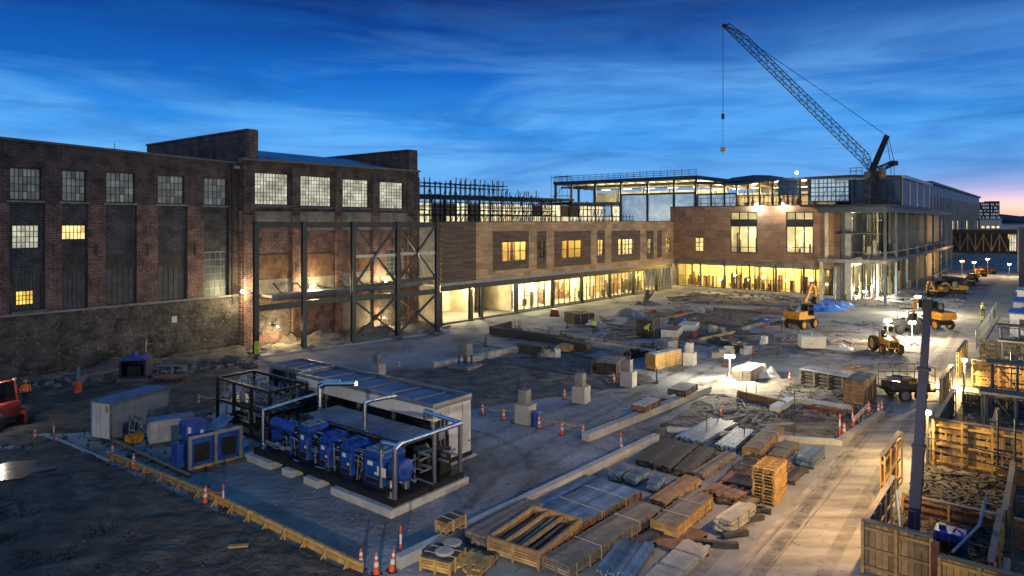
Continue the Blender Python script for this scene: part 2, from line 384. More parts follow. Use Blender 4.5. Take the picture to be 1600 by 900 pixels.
def lamp_light(parent, p, power, colr=(1, .8, .48), rad=.12, spot=None, aim=None):
    ld = bpy.data.lights.new('lamp_light', 'SPOT' if spot else 'POINT'); ld.energy = power; ld.color = colr; ld.shadow_soft_size = rad
    o = bpy.data.objects.new('lamp_light', ld); col.objects.link(o); o.location = p
    if parent: o.parent = parent
    if spot:
        ld.spot_size = spot; ld.spot_blend = .6
        o.rotation_euler = Vector(aim).to_track_quat('-Z', 'Y').to_euler()
    return o
# ================================================================== ground
def sheet(name, pts, mat, z, kind='structure'):
    """flat outlined sheet"""
    mb = MB(); mb._q([(p.x, p.y, z) for p in pts], [tuple(range(len(pts)))], 0)
    o = mb.build(name, mat); return tag(o, kind=kind)
gm = MB(); gm.quad((-4000, -600, 0), (4000, -600, 0), (4000, 5000, 0), (-4000, 5000, 0))
tag(gm.build('ground', m_ground), kind='structure')
def patch(name, corners, mat, amp, nx, ny, freq=.5, base=.02, seed=0, ridge=0.0, sink=.10, ek=16, en=.5):
    """uneven earth: bilinear quad of four pixel corners, lumps fading out at its ragged rim"""
    c = [G(*p) for p in corners]; mb = MB(); vs = []
    for j in range(ny + 1):
        for i in range(nx + 1):
            u, v = i / nx, j / ny
            p = (c[0] * (1 - u) + c[1] * u) * (1 - v) + (c[3] * (1 - u) + c[2] * u) * v
            e = min(u, 1 - u, v, 1 - v); q = Vector((p.x * freq, p.y * freq, seed))
            e = min(1, max(0, (e * ek + en * noise.noise(q * 1.3)) * 1.2))
            h = noise.fractal(q, .9, 2.1, 5)
            h2 = abs(noise.noise(q * .45))
            vs.append((p.x, p.y, -sink * (1 - e) + e * (base + amp * (h * .5 + .35) + ridge * h2)))
    fs = [(j * (nx + 1) + i, j * (nx + 1) + i + 1, (j + 1) * (nx + 1) + i + 1, (j + 1) * (nx + 1) + i) for j in range(ny) for i in range(nx)]
    mb._q(vs, fs, 0); o = mb.build(name, mat, smooth=True); return tag(o, kind='structure')
patch('mud', [(-700, 960), (775, 990), (84, 686), (-260, 640)], m_mud, .28, 130, 110, .7, .0, 3, .1, ek=55, en=.2)
patch('rutted_dirt', [(-330, 690), (330, 676), (395, 572), (-140, 600)], m_mud, .25, 110, 60, .6, .0, 9, .1)
patch('rubble_bank', [(-160, 622), (400, 566), (398, 540), (-160, 590)], m_soil, .7, 120, 30, .55, .1, 5, .6)
patch('dug_soil', [(640, 655), (1060, 598), (890, 545), (520, 590)], m_soil, .16, 80, 60, .6, .0, 14, .05)
patch('dug_soil', [(985, 690), (1320, 690), (1370, 655), (1105, 612)], m_soil, .22, 80, 50, .7, .0, 21, .1)
patch('sand', [(1090, 618), (1345, 655), (1345, 605), (1120, 582)], m_sand, .3, 80, 40, .7, .0, 25, .1)
patch('dug_soil', [(1240, 548), (1380, 560), (1380, 535), (1270, 528)], m_soil, .12, 60, 40, .5, .0, 31, .04)
patch('rubble_bank', [(1060, 470), (1300, 486), (1300, 478), (1070, 462)], m_soil, .35, 60, 20, .4, .0, 33, .25)
patch('dug_soil', [(930, 532), (1150, 530), (1200, 485), (1000, 482)], m_soil, .14, 80, 50, .4, .0, 37, .05)
patch('rubble_bank', [(400, 560), (690, 520), (690, 508), (400, 543)], m_sand, .5, 90, 16, .6, .0, 41, .3)
def blob(name, x, y, rx, ry, mat, z, seed, n=40):
    p = G(x, y); pts = []
    for i in range(n):
        t = 2 * math.pi * i / n; k = 1 + .45 * noise.noise(Vector((math.cos(t) * 1.6, math.sin(t) * 1.6, seed))); pts.append(Vector((p.x + rx * k * math.cos(t), p.y + ry * k * math.sin(t), 0)))
    return sheet(name, pts, mat, z)
m_pud = M('wet pale silt', (.09, .09, .09), .22, var=.4, scale=1.2, det=9)
blob('puddle', 18, 742, 1.6, 1.3, m_pud, .20, 2); 
ra = G(1105, 930); ra2 = ra + U * 330
rb = G(1378, 930); rb2 = rb + U * 330
sheet('road', [ra, rb, rb2, ra2], m_road, .006)
sheet('pavement', [G(660, 905), G(1145, 905), G(1345, 690), G(1050, 668)], m_slab, .005)
kb = MB(); q0 = G(1146, 905) ; q1 = q0 + U * 17
nrm = Vector((U.y, -U.x, 0))
for off, kw in ((0, .09), (.75, .05)):
    a = q0 + nrm * off; b = q1 + nrm * off
    kb.bar(a + Vector((0, 0, .03)), b + Vector((0, 0, .03)), kw, .07)
tag(kb.build('kerb', m_concd), kind='structure')
# far ground cover and hills
hm = MB(); n = 60; vs = []; fs = []
for i in range(n + 1):
    a = R(-50 + 100 * i / n); r = 1500
    hgt = 14 + 14 * noise.noise(Vector((i * .35, 2, 0))) + 8 * noise.noise(Vector((i * 1.1, 5, 0))) + (10 if a > .5 else 0)
    for rr, z in ((r, -2), (r, hgt * .6), (r + 80, hgt), (r + 600, -2)): vs.append((math.sin(a) * rr, math.cos(a) * rr, z))
for i in range(n):
    for k in range(3): fs.append((i * 4 + k, i * 4 + 4 + k, i * 4 + 5 + k, i * 4 + 1 + k))
hm._q(vs, fs, 0); tag(hm.build('hills', m_hill), kind='structure')

# ================================================================== window helper
def window(parent, r, nx, nz, y, fm, pm, bar=.05, outer=.09, dep=.08, name='window', cols=None):
    s0, s1, z0, z1 = r; mb = MB()
    mb.box(s0, s1, y, y + dep, z0, z0 + outer); mb.box(s0, s1, y, y + dep, z1 - outer, z1)
    mb.box(s0, s0 + outer, y + .004, y + dep - .004, z0 + outer, z1 - outer); mb.box(s1 - outer, s1, y + .004, y + dep - .004, z0 + outer, z1 - outer)
    a, b, c, d = s0 + outer, s1 - outer, z0 + outer, z1 - outer
    for i in range(1, nx):
        x = a + (b - a) * i / nx; bb = bar * (1.7 if cols and i in cols else 1); mb.box(x - bb / 2, x + bb / 2, y + .01, y + dep - .012, c, d)
    for j in range(1, nz):
        z = c + (d - c) * j / nz; mb.box(a, b, y + .016, y + dep - .018, z - bar / 2, z + bar / 2)
    o = mb.build(name, fm, parent)
    p = MB()
    for i in range(nx):
        for j in range(nz):
            xa, xb = a + (b - a) * i / nx, a + (b - a) * (i + 1) / nx; za, zb = c + (d - c) * j / nz, c + (d - c) * (j + 1) / nz
            yy = y + dep * .5 + rng.uniform(-.004, .004)
            p.quad((xa, yy, za), (xb, yy, za), (xb, yy + rng.uniform(-.01, .01), zb), (xa, yy, zb))
    p.build('pane', pm, o); return o

# ================================================================== old brick mill, left range
pA1 = G(372, 545); pA0 = pA1 - U * 24; A = Fac(pA0, pA1)
mill = thing('brick_mill', 'sooty old brick mill range with bricked up bays and dim wired windows', 'mill', A.loc, A.rz)
zs_ = A.st(200, 478)[1]; zu = A.st(140, 318)[1] - .1; ztop = 17.6
row1 = [A.rect(*q) for q in ((15, 262, 65, 313), (97, 266, 135, 315), (166, 269, 211, 317), (247, 274, 288, 319), (319, 278, 355, 321))]
bays = [A.rect(*q) for q in ((14, 322, 71, 492), (97, 323, 138, 486), (165, 325, 214, 479), (247, 327, 293, 472), (319, 329, 357, 464))]
row2 = [A.rect(19, 351, 63, 389), A.rect(97, 351, 136, 375)]
row3 = [A.rect(*q) for q in ((23, 428, 66, 485), (99, 400, 138, 483), (167, 397, 213, 475), (248, 394, 291, 470), (320, 393, 356, 463))]
lb = MB()
lb.holed(0, A.L, zs_, zu, .45, [(b[0], b[1], max(zs_ + .1, b[2]), zu + 1) for b in bays]); lb.build('wall', m_brick, mill)['label'] = 'red brick piers between blackened bays'
up = MB(); up.holed(0, A.L, zu, ztop, .45, row1)
a, b = A.st(-129, 203)[1], A.st(385, 257)[1]
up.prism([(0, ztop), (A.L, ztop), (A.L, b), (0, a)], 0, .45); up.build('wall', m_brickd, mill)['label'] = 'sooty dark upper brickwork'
cp = MB(); cp.bar((-.1, .2, a + .08), (A.L, .2, b + .08), .7, .16); cp.build('coping', m_coping, mill)
pl = MB(); pl.box(0, A.L, -.14, .5, -.5, zs_ - .02); pl.build('plinth', m_stone, mill)
sc = MB(); sc.bar((0, -.1, zs_ + .09), (A.L, -.1, zs_ + .09), .3, .16); sc.build('string_course', m_concd, mill)
for k, bq in enumerate(bays):
    holes = [r for r in row2 + [row3[k]] if bq[0] - .3 < (r[0] + r[1]) / 2 < bq[1] + .3]
    mb = MB(); mb.holed(bq[0] - .1, bq[1] + .1, zs_, zu + .1, .2, holes, y0=.18); mb.build('infill_panel', m_infill, mill)
for k, r in enumerate(row1):
    window(mill, r, (7, 5, 6, 6, 5)[k], 4, .2, m_frame, m_pane_g)
    s = MB(); s.box(r[0] - .2, r[1] + .2, -.1, .19, r[2] - .16, r[2] - .02); s.build('sill', m_concd, mill)
for k, r in enumerate(row2):
    window(mill, r, 6, 4 if k == 0 else 2, .25, m_frame, m_pane_y if k else m_pane_w)
for k, r in enumerate(row3):
    window(mill, r, (7, 5, 5, 5, 4)[k], (5, 7, 7, 7, 6)[k], .25, m_frame if k < 4 else m_framew, m_pane_b)
    s = MB(); s.box(r[0] - .25, r[1] + .25, -.12, .2, r[2] - .2, r[2] - .02); s.build('sill', m_coping, mill)
    if 0 < k < 4:
        t = MB(); t.box(r[0] + .02, r[1] - .02, .2, .24, r[3] - (r[3] - r[2]) * .28, r[3] - .15); t.build('shutter', m_woodd, mill)
r = A.rect(27, 455, 54, 476); g_ = MB()
for i in range(5):
    for j in range(3): g_.box(r[0] + (r[1] - r[0]) * (i + .07) / 5, r[0] + (r[1] - r[0]) * (i + .93) / 5, .262, .268, r[2] + (r[3] - r[2]) * (j + .08) / 3, r[2] + (r[3] - r[2]) * (j + .92) / 3)
g_.build('lit_panes', m_warm, mill)
bd = MB(); bd.box(0, .4, .46, 18, -.5, 16.5); bd.box(A.L - .4, A.L, .46, 18, -.5, 16.5); bd.box(.4, A.L - .4, 17.6, 18, -.5, 16.5); bd.build('rear_wall', m_brickd, mill)
rf = MB(); rf.quad((0, .46, 17.3), (A.L, .46, 17.0), (A.L, 18, 17.0), (0, 18, 17.3)); rf.build('roof', m_roof, mill)
fw = MB(); xa, xb = A.x(386), A.x(398); zt = 21.4
fw.box(xa, xb, .1, 22, 13.5, zt); fw.build('fire_wall', m_brickd, mill)
fp = MB(); fp.box(xa - .08, xb + .08, -.5, .09, A.st(392, 262)[1], zt + .1); fp.box(xa - .1, xb + .1, -.1, 22.1, zt + .02, zt + .2, 0); fp.build('chimney_pier', m_brick, mill)
dn = MB(); x = A.x(362); dn.path([(x, -.12, A.st(365, 258)[1]), (x, -.12, 4.5)], .1); x2 = A.x(357); dn.path([(x2, -.1, 15.5), (x2, -.1, 5)], .07); dn.build('downpipe', m_frame, mill)
pv = MB(); pv.box(A.x(356), A.x(371), -.10, .05, zs_ + .2, A.st(362, 285)[1]); pv.build('dark_pier', m_brickd, mill)  # dark brick strip on the wall beside the downpipe
gu = MB(); gu.tube((A.x(362), -.35, A.st(362, 261)[1]), (A.x(384), -.35, A.st(378, 262)[1]), .18, 10); gu.build('gutter', m_steelg, mill)
an = MB(); an.tube((A.x(202), 3, 17), (A.x(202), 3, 19.4), .03); an.build('aerial', m_frame, mill)
sg = MB(); rr = A.rect(267, 494, 275, 504); sg.box(rr[0], rr[1], -.18, -.142, rr[2], rr[3]); sg.build('notice_board', m_white, mill)
# tie-plates on the piers
tp = MB()
for px in (84, 151, 231, 305):
    x, z = A.st(px, 391); tp.bar((x, -.03, z - .5), (x, -.03, z + .5), .12, .05); tp.bar((x - .15, -.035, z), (x + .15, -.035, z), .1, .05)
tp.build('tie_plate', m_frame, mill)

# ================================================================== old brick mill, right range
pB0 = G(377, 546.5); B = Fac(pB0, pB0 + U * 23.6)
mil2 = thing('brick_mill', 'brick mill range with four large lit gridded windows behind steel frame', 'mill', B.loc, B.rz)
wb = [B.rect(*q) for q in ((398, 270, 452, 320.5), (470, 275, 519, 323), (535, 280, 577, 324.5), (593, 284, 631, 326.5))]
zw = B.st(500, 331)[1]; zp1, zp2 = B.st(398, 251)[1], B.st(640, 268)[1]
lo = MB(); lo.holed(0, B.L, 0 - .5, zw - 2.0, .5, [B.rect(604, 389, 631, 430)]); lo.build('wall', m_brick, mil2)
mi = MB(); mi.box(0, B.L, -.04, .48, zw - 1.98, zw); mi.build('band_course', m_plast, mil2)['label'] = 'flaking white painted band'
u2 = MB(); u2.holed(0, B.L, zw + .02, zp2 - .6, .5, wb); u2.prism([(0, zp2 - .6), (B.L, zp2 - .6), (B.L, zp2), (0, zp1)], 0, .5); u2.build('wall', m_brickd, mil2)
cp = MB(); cp.bar((0, .1, zp1 + .1), (B.L, .1, zp2 + .1), .9, .2); cp.build('coping', m_coping, mil2)
for k, r in enumerate(wb):
    window(mil2, r, (11, 11, 9, 9)[k], 8, .25, m_frame, m_pane_w, .04, .1, cols=(3, 7))
    s = MB(); s.box(r[0] - .2, r[1] + .2, -.12, .24, r[2] - .2, r[2] - .02); s.build('sill', m_coping, mil2)
for k, (x0, x1) in enumerate(((378, 396), (455, 467), (523, 533), (581, 591), (636, 650))):
    p = MB(); p.box(B.x(x0), B.x(x1), -.32, -.045, -.5, zw - .4); p.build('pilaster', m_brick, mil2)
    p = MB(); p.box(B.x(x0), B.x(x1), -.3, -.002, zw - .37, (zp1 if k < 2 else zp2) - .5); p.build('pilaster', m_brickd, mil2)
for q, m in (((403, 398, 454, 432), m_ochre), ((480, 396, 521, 428), m_ochre), ((404, 436, 455, 458), m_plast), ((482, 432, 522, 455), m_plast), ((536, 425, 580, 450), m_plast),
             ((400, 350, 454, 394), m_brick), ((536, 402, 580, 424), m_ochre), ((594, 430, 634, 448), m_plast), ((403, 484, 454, 520), m_stone), ((480, 480, 522, 515), m_brick), ((536, 470, 580, 512), m_plast), ((594, 462, 636, 505), m_stone)):
    r = B.rect(*q, off=-.05); p = MB(); p.box(r[0], r[1], -.06, -.004, r[2], r[3]); p.build('wall_panel', m, mil2)
r = B.rect(604, 389, 631, 430); window(mil2, r, 4, 6, .25, m_framew, m_pane_b)
r = B.rect(641, 350, 668, 500); p = MB(); p.box(B.L + .02, B.L + 1.8, .6, .9, 0, 12.2); p.build('boarded_return', m_ochre, mil2)
bd = MB(); bd.box(B.L - .5, B.L, .52, 18, -.5, 17); bd.box(0, B.L - .5, 17.6, 18, -.5, 17); bd.build('rear_wall', m_brickd, mil2)
rf = MB(); rx = B.x(400); rf.quad((rx, .5, zp1), (B.L, .5, zp2), (B.L, 10, zp2 + 1.9), (rx, 10, zp1 + 2.2)); rf.quad((rx, 10, zp1 + 2.2), (B.L, 10, zp2 + 1.9), (B.L, 18, zp2 - 1), (rx, 18, zp1 - 1)); rf.build('roof', m_roof, mil2)
fw = MB(); xa, xb = B.x(637), B.x(650); fw.box(xa, xb, .52, 24, 16, 21.0); fw.box(xa - .1, xb + .1, -.1, 24.1, 21.02, 21.2); fw.build('fire_wall', m_brickd, mil2)
fp = MB(); fp.box(xa, xb, -.28, .5, zp2 - .4, 21.0); fp.build('chimney_pier', m_brickd, mil2)
an = MB(); an.tube((B.x(434), 4, 18), (B.x(434), 4, 20.6), .05); an.build('flue', m_frame, mil2)
cn = MB(); z5 = B.st(430, 466, -2)[1]; cn.box(B.x(404), B.x(640), -2.3, -.34, 5.0, 5.25); cn.box(B.x(404), B.x(640), -2.34, -2.31, 4.75, 5.3); cn.build('canopy', m_concd, mil2)
for k in range(9):
    x = .8 + k * 2.6; c = MB(); c.bar((x, -2.2, 4.9), (x, -.1, 6.2 if k % 3 else 5.6), .1, .1); c.build('canopy_bracket', m_steel, mil2)

# ================================================================== exposed steel frame
S = Fac(G(400, 558), G(684, 519.5))
sf = thing('steel_structure', 'dark steel column and beam frame with cross bracing before brick mill', 'steel frame', S.loc, S.rz)
def hsec(mb, x, z0, z1, b=.42, t=.05, y=0.0):
    mb.box(x - b / 2, x + b / 2, y - b / 2, y - b / 2 + t, z0, z1); mb.box(x - b / 2, x + b / 2, y + b / 2 - t, y + b / 2, z0, z1); mb.box(x - t / 2, x + t / 2, y - b / 2 + t, y + b / 2 - t, z0, z1)
def ibeam(mb, a, b, h=.5, w_=.3, t=.045):
    a = Vector(a); b = Vector(b); uz = Vector((0, 0, 1))
    mb.bar(a + uz * (h / 2 - t / 2), b + uz * (h / 2 - t / 2), w_, t); mb.bar(a - uz * (h / 2 - t / 2), b - uz * (h / 2 - t / 2), w_, t); mb.bar(a, b, t, h - 2 * t)
xs = [S.x(p) for p in (400, 475, 552, 621.5, 683)]
ztp = [S.st(p, 346)[1] for p in (400, 475, 552, 621.5, 683)]
for k, x in enumerate(xs):
    m = MB(); hsec(m, x, .2, ztp[k]); m.box(x - .35, x + .35, -.35, .35, .15, .2); m.build('column', m_steel, sf)
for k in range(4):
    a, b = xs[k] + .22, xs[k + 1] - .22
    m = MB(); ibeam(m, (a, 0, S.st((400, 475, 552, 621)[k], 351)[1]), (b, 0, S.st((475, 552, 621, 683)[k], 351)[1]), .55); m.build('beam', m_steel, sf)
    zm = S.st((400, 475, 552, 621)[k], (482, 474, 466, 461)[k])[1]; zm2 = S.st((475, 552, 621, 683)[k], (474, 466, 461, 455)[k])[1]
    m = MB(); ibeam(m, (a, 0, zm), (b, 0, zm2), .55); m.build('beam', m_steel, sf)
    if k > 1:
        m = MB(); z1 = S.st((552, 621)[k - 2], (401, 397)[k - 2])[1]; m.bar((a, .05, z1), (b, .05, z1), .2, .3); m.build('tie_beam', m_steelg, sf)
        z2 = S.st((552, 621)[k - 2], (448, 440)[k - 2])[1]; m = MB(); ibeam(m, (a, 0, z2), (b, 0, z2 + .1), .35, .25); m.build('beam', m_steel, sf)
        for zl, zh in ((z2 + .25, 12.0), (.6, zm - .3)):
            m = MB(); m.bar((a, -.03, zl), (b, -.03, zh), .2, .2); m.bar((a, .19, zh), (b, .19, zl), .2, .2); m.box((a + b) / 2 - .3, (a + b) / 2 + .3, .07, .085, (zl + zh) / 2 - .3, (zl + zh) / 2 + .3); m.build('brace', m_steel, sf)
g_ = MB(); g_.box(xs[0] - .24, xs[0] + .24, -.24, -.215, .3, 1.5); g_.build('paint_mark', m_hi, sf)
fd = MB(); fd.box(-.6, S.L + .8, -.55, .5, -.2, .15); fd.box(S.L + .1, S.L + .9, -.9, .9, -.2, .3)
tag(fd.build('footing_wall', m_conc, None, S.loc, S.rz), 'long low concrete footing strip under the steel frame columns', 'footing')

# ================================================================== timber clad building
t0 = G(757, 498); t1 = G(1052, 451); dT = (t1 - t0).normalized(); T = Fac(t0 - dT * 7.4, t1)
tb = thing('timber_building', 'long timber clad building with small lit windows over glazed ground floor', 'building', T.loc, T.rz)
zb = T.st(752, 437)[1]; zt = T.st(752, 347)[1]; xl = 0.0
tw = [T.rect(*q) for q in ((785, 377, 824, 408), (839.5, 376, 852, 403), (877.5, 375, 910, 403), (933.5, 374, 944, 400), (966, 373, 990, 398), (1012, 372.5, 1018.5, 396), (1041, 372, 1048, 394))]
x744 = T.x(744)
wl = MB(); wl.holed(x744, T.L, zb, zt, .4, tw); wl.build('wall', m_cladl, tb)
wl = MB(); wl.box(xl, x744 - .01, .01, .4, zb, zt); wl.build('wall', m_cladd, tb)['label'] = 'dark grey brown end cladding'  # darker cladding colour, same plane as the main wall
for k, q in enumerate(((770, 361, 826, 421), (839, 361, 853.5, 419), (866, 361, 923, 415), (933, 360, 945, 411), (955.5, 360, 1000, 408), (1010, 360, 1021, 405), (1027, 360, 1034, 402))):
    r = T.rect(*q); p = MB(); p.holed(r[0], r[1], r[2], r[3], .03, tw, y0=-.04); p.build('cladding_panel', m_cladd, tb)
for k, r in enumerate(tw): window(tb, r, (4, 2, 3, 2, 4, 2, 2)[k], (2, 2, 2, 3, 3, 3, 3)[k], .1, m_frame, m_glass, .09, .1, dep=.16)
cp = MB(); cp.box(xl, T.L, -.08, .5, zt, zt + .1); cp.build('coping', m_frame, tb)
uw = MB(); uw.box(xl + .4, T.L, 4.4, 4.6, zb - .01, zt - .62); uw.build('room_wall', m_room, tb)
for px, hue, pw in ((805, (1, .62, .16), 420), (846, (1, .7, .3), 12), (893, (1, .58, .12), 330), (939, (1, .74, .3), 420), (978, (1, .8, .4), 480), (1015, (1, .8, .4), 420), (1044, (1, .78, .38), 420)):
    x = T.x(px); lamp_light(tb, (x + .4, 2.3, zt - 1.6), pw * 3.2, hue, .2); pt_ = MB(); xx = T.x(px + (24 if px < 950 else 18)); pt_.box(xx, xx + .15, .45, 4.38, zb, zt - .63); pt_.build('partition', m_room, tb)
    ft = MB(); ft.box(x - .9, x + .3, 3.2, 4.3, zb, zb + 1.9 + .3 * rng.random()); ft.box(x + .7, x + .95, 1.2, 1.5, zb, zt - .7); ft.build('stored_fittings', m_woodb, tb)
    dl = MB(); dl.box(x - .6, x + .6, 2.6, 2.75, zt - .95, zt - .9); dl.build('ceiling_lamp', m_tube, tb)
so = MB(); so.box(xl, T.L, .02, 13, zb - .35, zb - .02); so.build('soffit', m_conc, tb)
rfm = MB(); rfm.box(xl, T.L, .42, 16, zt - .6, zt - .25); rfm.build('roof', m_roof, tb)
ed = MB(); ed.box(xl, T.L, 15.6, 16, 0, zt - .61); ed.box(xl, xl + .35, .42, 15.58, zb + .02, zt - .61); ed.build('rear_wall', m_concd, tb)
bm_ = MB(); ibeam(bm_, (xl, .3, zb - .7), (T.L, .3, zb - .7), .6, .4); bm_.build('edge_beam', m_steel, tb)
gz = zb - 1.02
cpx = (690, 738, 754, 809, 866, 911, 955, 992, 1028)
for k, px in enumerate(cpx):
    x = T.x(px); m = MB(); hsec(m, x, .05, gz, .45, .05, .3); m.box(x - .4, x + .4, -.1, .7, -.1, .12); m.build('column', m_steel, tb)
def glazing(parent, x0, x1, z0, z1, y, n, mats=(m_frame, m_glass), rows=(0.52,)):
    mb = MB(); t = .05
    mb.box(x0, x1, y, y + .12, z0, z0 + .12); mb.box(x0, x1, y, y + .12, z1 - .12, z1)
    for i in range(n + 1):
        x = x0 + (x1 - x0) * i / n; mb.box(x - t, x + t, y + .005, y + .14, z0 + .12, z1 - .12)
    for rr in rows: mb.box(x0, x1, y + .02, y + .1, z0 + (z1 - z0) * rr - .03, z0 + (z1 - z0) * rr + .03)
    o = mb.build('glazing', mats[0], parent)
    p = MB()
    for i in range(n): p.quad((x0 + (x1 - x0) * i / n, y + .06, z0), (x0 + (x1 - x0) * (i + 1) / n, y + .06, z0), (x0 + (x1 - x0) * (i + 1) / n, y + .06, z1), (x0 + (x1 - x0) * i / n, y + .06, z1))
    p.build('pane', mats[1], o); return o
for k in range(3, 8):
    a, b = T.x(cpx[k]) + .24, T.x(cpx[k + 1]) - .24; glazing(tb, a, b, .25, gz, .3, (5, 5, 6, 6, 6)[k - 3])
glazing(tb, T.x(1028) + .24, T.L - .3, .25, gz, .3, 5)
fl = MB(); fl.box(xl, T.L, .1, 12.9, -.1, .22); fl.build('floor', m_slab, tb)
rw = MB(); rw.box(xl, T.L, 8.0, 8.3, .22, gz + .6); rw.box(xl, xl + .25, .8, 8, .22, gz + .6)
rw.build('room_wall', m_room, tb)
for px, d0 in ((770, 3.5), (786, 5.5), (809, 1.2), (866, 4), (955, 3.5), (992, 5), (1028, 3)):
    x = T.x(px); prt = MB(); prt.box(x, x + .2, d0, 7.98, .22, gz + .6); prt.build('partition', m_room, tb)
clut = MB()
for i in range(46):
    x = rng.uniform(T.x(815), T.L - 1); y = rng.uniform(2.5, 7.6); hgt = rng.uniform(.5, 2.6); wd = rng.uniform(.1, .8)
    clut.box(x, x + wd, y, y + rng.uniform(.1, .6), .225, .225 + hgt)
clut.build('stored_fittings', m_woodb, tb)
for px0, px1 in ((822, 846), (848, 858), (872, 880), (884, 903), (930, 938)):
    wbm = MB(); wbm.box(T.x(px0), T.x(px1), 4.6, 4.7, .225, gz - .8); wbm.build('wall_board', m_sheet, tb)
for i in range(26):
    stm = MB(); x = rng.uniform(T.x(905), T.L - .6); y = rng.uniform(.9, 3.2); stm.box(x, x + rng.uniform(.1, .3), y, y + .15, .225, rng.choice((gz - .1, 2.2, 1.4))); stm.build('stud', m_steel, tb)
dr = MB()
for px, y in ((697, 7.95), (745, 7.95), (775, 7.95)): x = T.x(px); dr.box(x, x + 1.1, y - .05, y - .02, .225, 2.6)
dr.build('door', m_woodb, tb)
for i in range(9):
    x = 2.2 + i * (T.L - 4) / 8.5
    d = MB(); d.box(x - .7, x + .7, 3.4, 3.7, gz + .25, gz + .32); d.build('ceiling_lamp', m_tube, tb)
    lamp_light(tb, (x, 3.5, gz - .25), 2400 if i > 1 else 1700, (1, .70, .25) if i > 3 else (1, .82, .42), .3)

# ================================================================== timber wing
Wf = Fac(t1, G(1331, 470.5))
wg = thing('timber_building', 'timber clad wing with two tall windows above a bright yellow glazed ground floor', 'building', Wf.loc, Wf.rz)
wz0 = Wf.st(1180, 408)[1]; wz1 = Wf.st(1180, 322)[1]; wx1 = Wf.x(1320)
ww = [Wf.rect(1141, 331, 1183, 395), Wf.rect(1228, 331, 1271, 396), Wf.rect(1086, 371, 1099, 393)]
m = MB(); m.holed(-.6, wx1, wz0, wz1, .4, ww); m.build('wall', m_clad, wg)
m = MB(); m.box(-.6, wx1, -.08, .5, wz1, wz1 + .12); m.build('coping', m_frame, wg)
window(wg, ww[2], 2, 3, .1, m_frame, m_pane_y, .1, .1)
for r in ww[:2]:
    mb = MB(); mb.box(r[0], r[1], .1, .25, r[2], r[2] + .15); mb.box(r[0], r[1], .1, .25, r[3] - .15, r[3])
    for i in range(4): x = r[0] + .08 + (r[1] - r[0] - .16) * i / 3; mb.box(x - .08, x + .08, .102, .26, r[2] + .15, r[3] - .15)
    mb.box(r[0], r[1], .12, .24, r[2] + (r[3] - r[2]) * .64, r[2] + (r[3] - r[2]) * .82); mb.box(r[0], r[1], .13, .2, r[2] + .9, r[2] + 1.0)
    o = mb.build('window', m_frame, wg); p = MB(); p.quad((r[0], .18, r[2]), (r[1], .18, r[2]), (r[1], .18, r[3]), (r[0], .18, r[3])); p.build('pane', m_glass, o)
m = MB(); m.box(-.6, wx1, 6.5, 6.8, wz0 + .3, wz1 - .5); m.build('room_wall', m_room, wg)
m = MB(); m.box(-.6, wx1, .42, 14, wz0 - .5, wz0 - .05); m.build('floor', m_conc, wg)
m = MB(); m.box(-.6, wx1, .42, 14, wz1 - .7, wz1 - .3); m.build('roof', m_roof, wg)
m = MB(); m.box(-.6, -.2, .42, 14, wz0 - .02, wz1 - .72); m.box(wx1 - .4, wx1, .42, 14, wz0 - .02, wz1 - .72); m.box(-.2, wx1 - .4, 13.6, 14, wz0 - .02, wz1 - .72); m.build('end_wall', m_concd, wg)
m = MB()
for i in range(16): x = rng.uniform(6, wx1 - 1); y = rng.uniform(1.5, 6); m.box(x, x + .25, y, y + .25, wz0 - .04, wz0 + rng.uniform(1, 5))
m.build('studwork', m_woodd, wg)
for px in (1090, 1162, 1250):
    x = Wf.x(px); lamp_light(wg, (x, 3.2, wz0 + 4.3), 1000, (1, .85, .5), .3)
    d = MB(); d.box(x - .8, x + .8, 3.0, 3.3, wz0 + 5.0, wz0 + 5.06); d.build('ceiling_lamp', m_tube, wg)
gx0, gx1 = Wf.x(1058), Wf.x(1301); gh = wz0 - .9
m = MB(); m.box(-.3, gx1 + .4, -.15, .5, -.3, .62); m.build('upstand', m_conc, wg)
n = 6; bx = [gx0 + (gx1 - gx0) * i / n for i in range(n + 1)]
for i in range(n): glazing(wg, bx[i] + .12, bx[i + 1] - .12, .64, gh, .2, 3, rows=(.46,))
for i, x in enumerate(bx): m = MB(); m.box(x - .11, x + .11, .0, .4, .62, wz0 - .52); m.build('column', m_steel, wg)
m = MB(); m.box(-.9, gx0 - .14, .46, .8, -.1, wz0 - .53); m.box(-.9, -.6, .82, 6.4, -.1, wz0 - .53); m.build('return_wall', m_concd, wg)
m = MB(); m.box(gx0 - .4, gx1 + .2, .05, .42, gh + .02, wz0 - .02); m.build('fascia', m_plast, wg)
m = MB(); m.box(-.6, gx1 + .4, 6.0, 6.3, -.1, wz0 - .52); m.box(gx1 + .1, gx1 + .35, .45, 5.98, -.1, wz0 - .52); m.build('room_wall', m_room, wg)
m = MB(); m.box(-.6, gx1 + .4, .52, 6, -.1, .6); m.build('floor', m_slab, wg)
m = MB()
for i in range(40): x = rng.uniform(gx0, gx1 - .5); y = rng.uniform(1.2, 5.6); m.box(x, x + rng.uniform(.1, .6), y, y + .3, .605, .6 + rng.uniform(.4, 2.8))
m.build('stored_fittings', m_woodb, wg)
for i in range(30):
    m = MB(); x = rng.uniform(gx0, gx1 - .4); y = rng.uniform(.8, 3.6); m.box(x, x + rng.uniform(.1, .35), y, y + .2, .605, rng.choice((gh - .1, 2.6, 1.8))); m.build('stud', m_steel if i % 3 else m_woodb, wg)
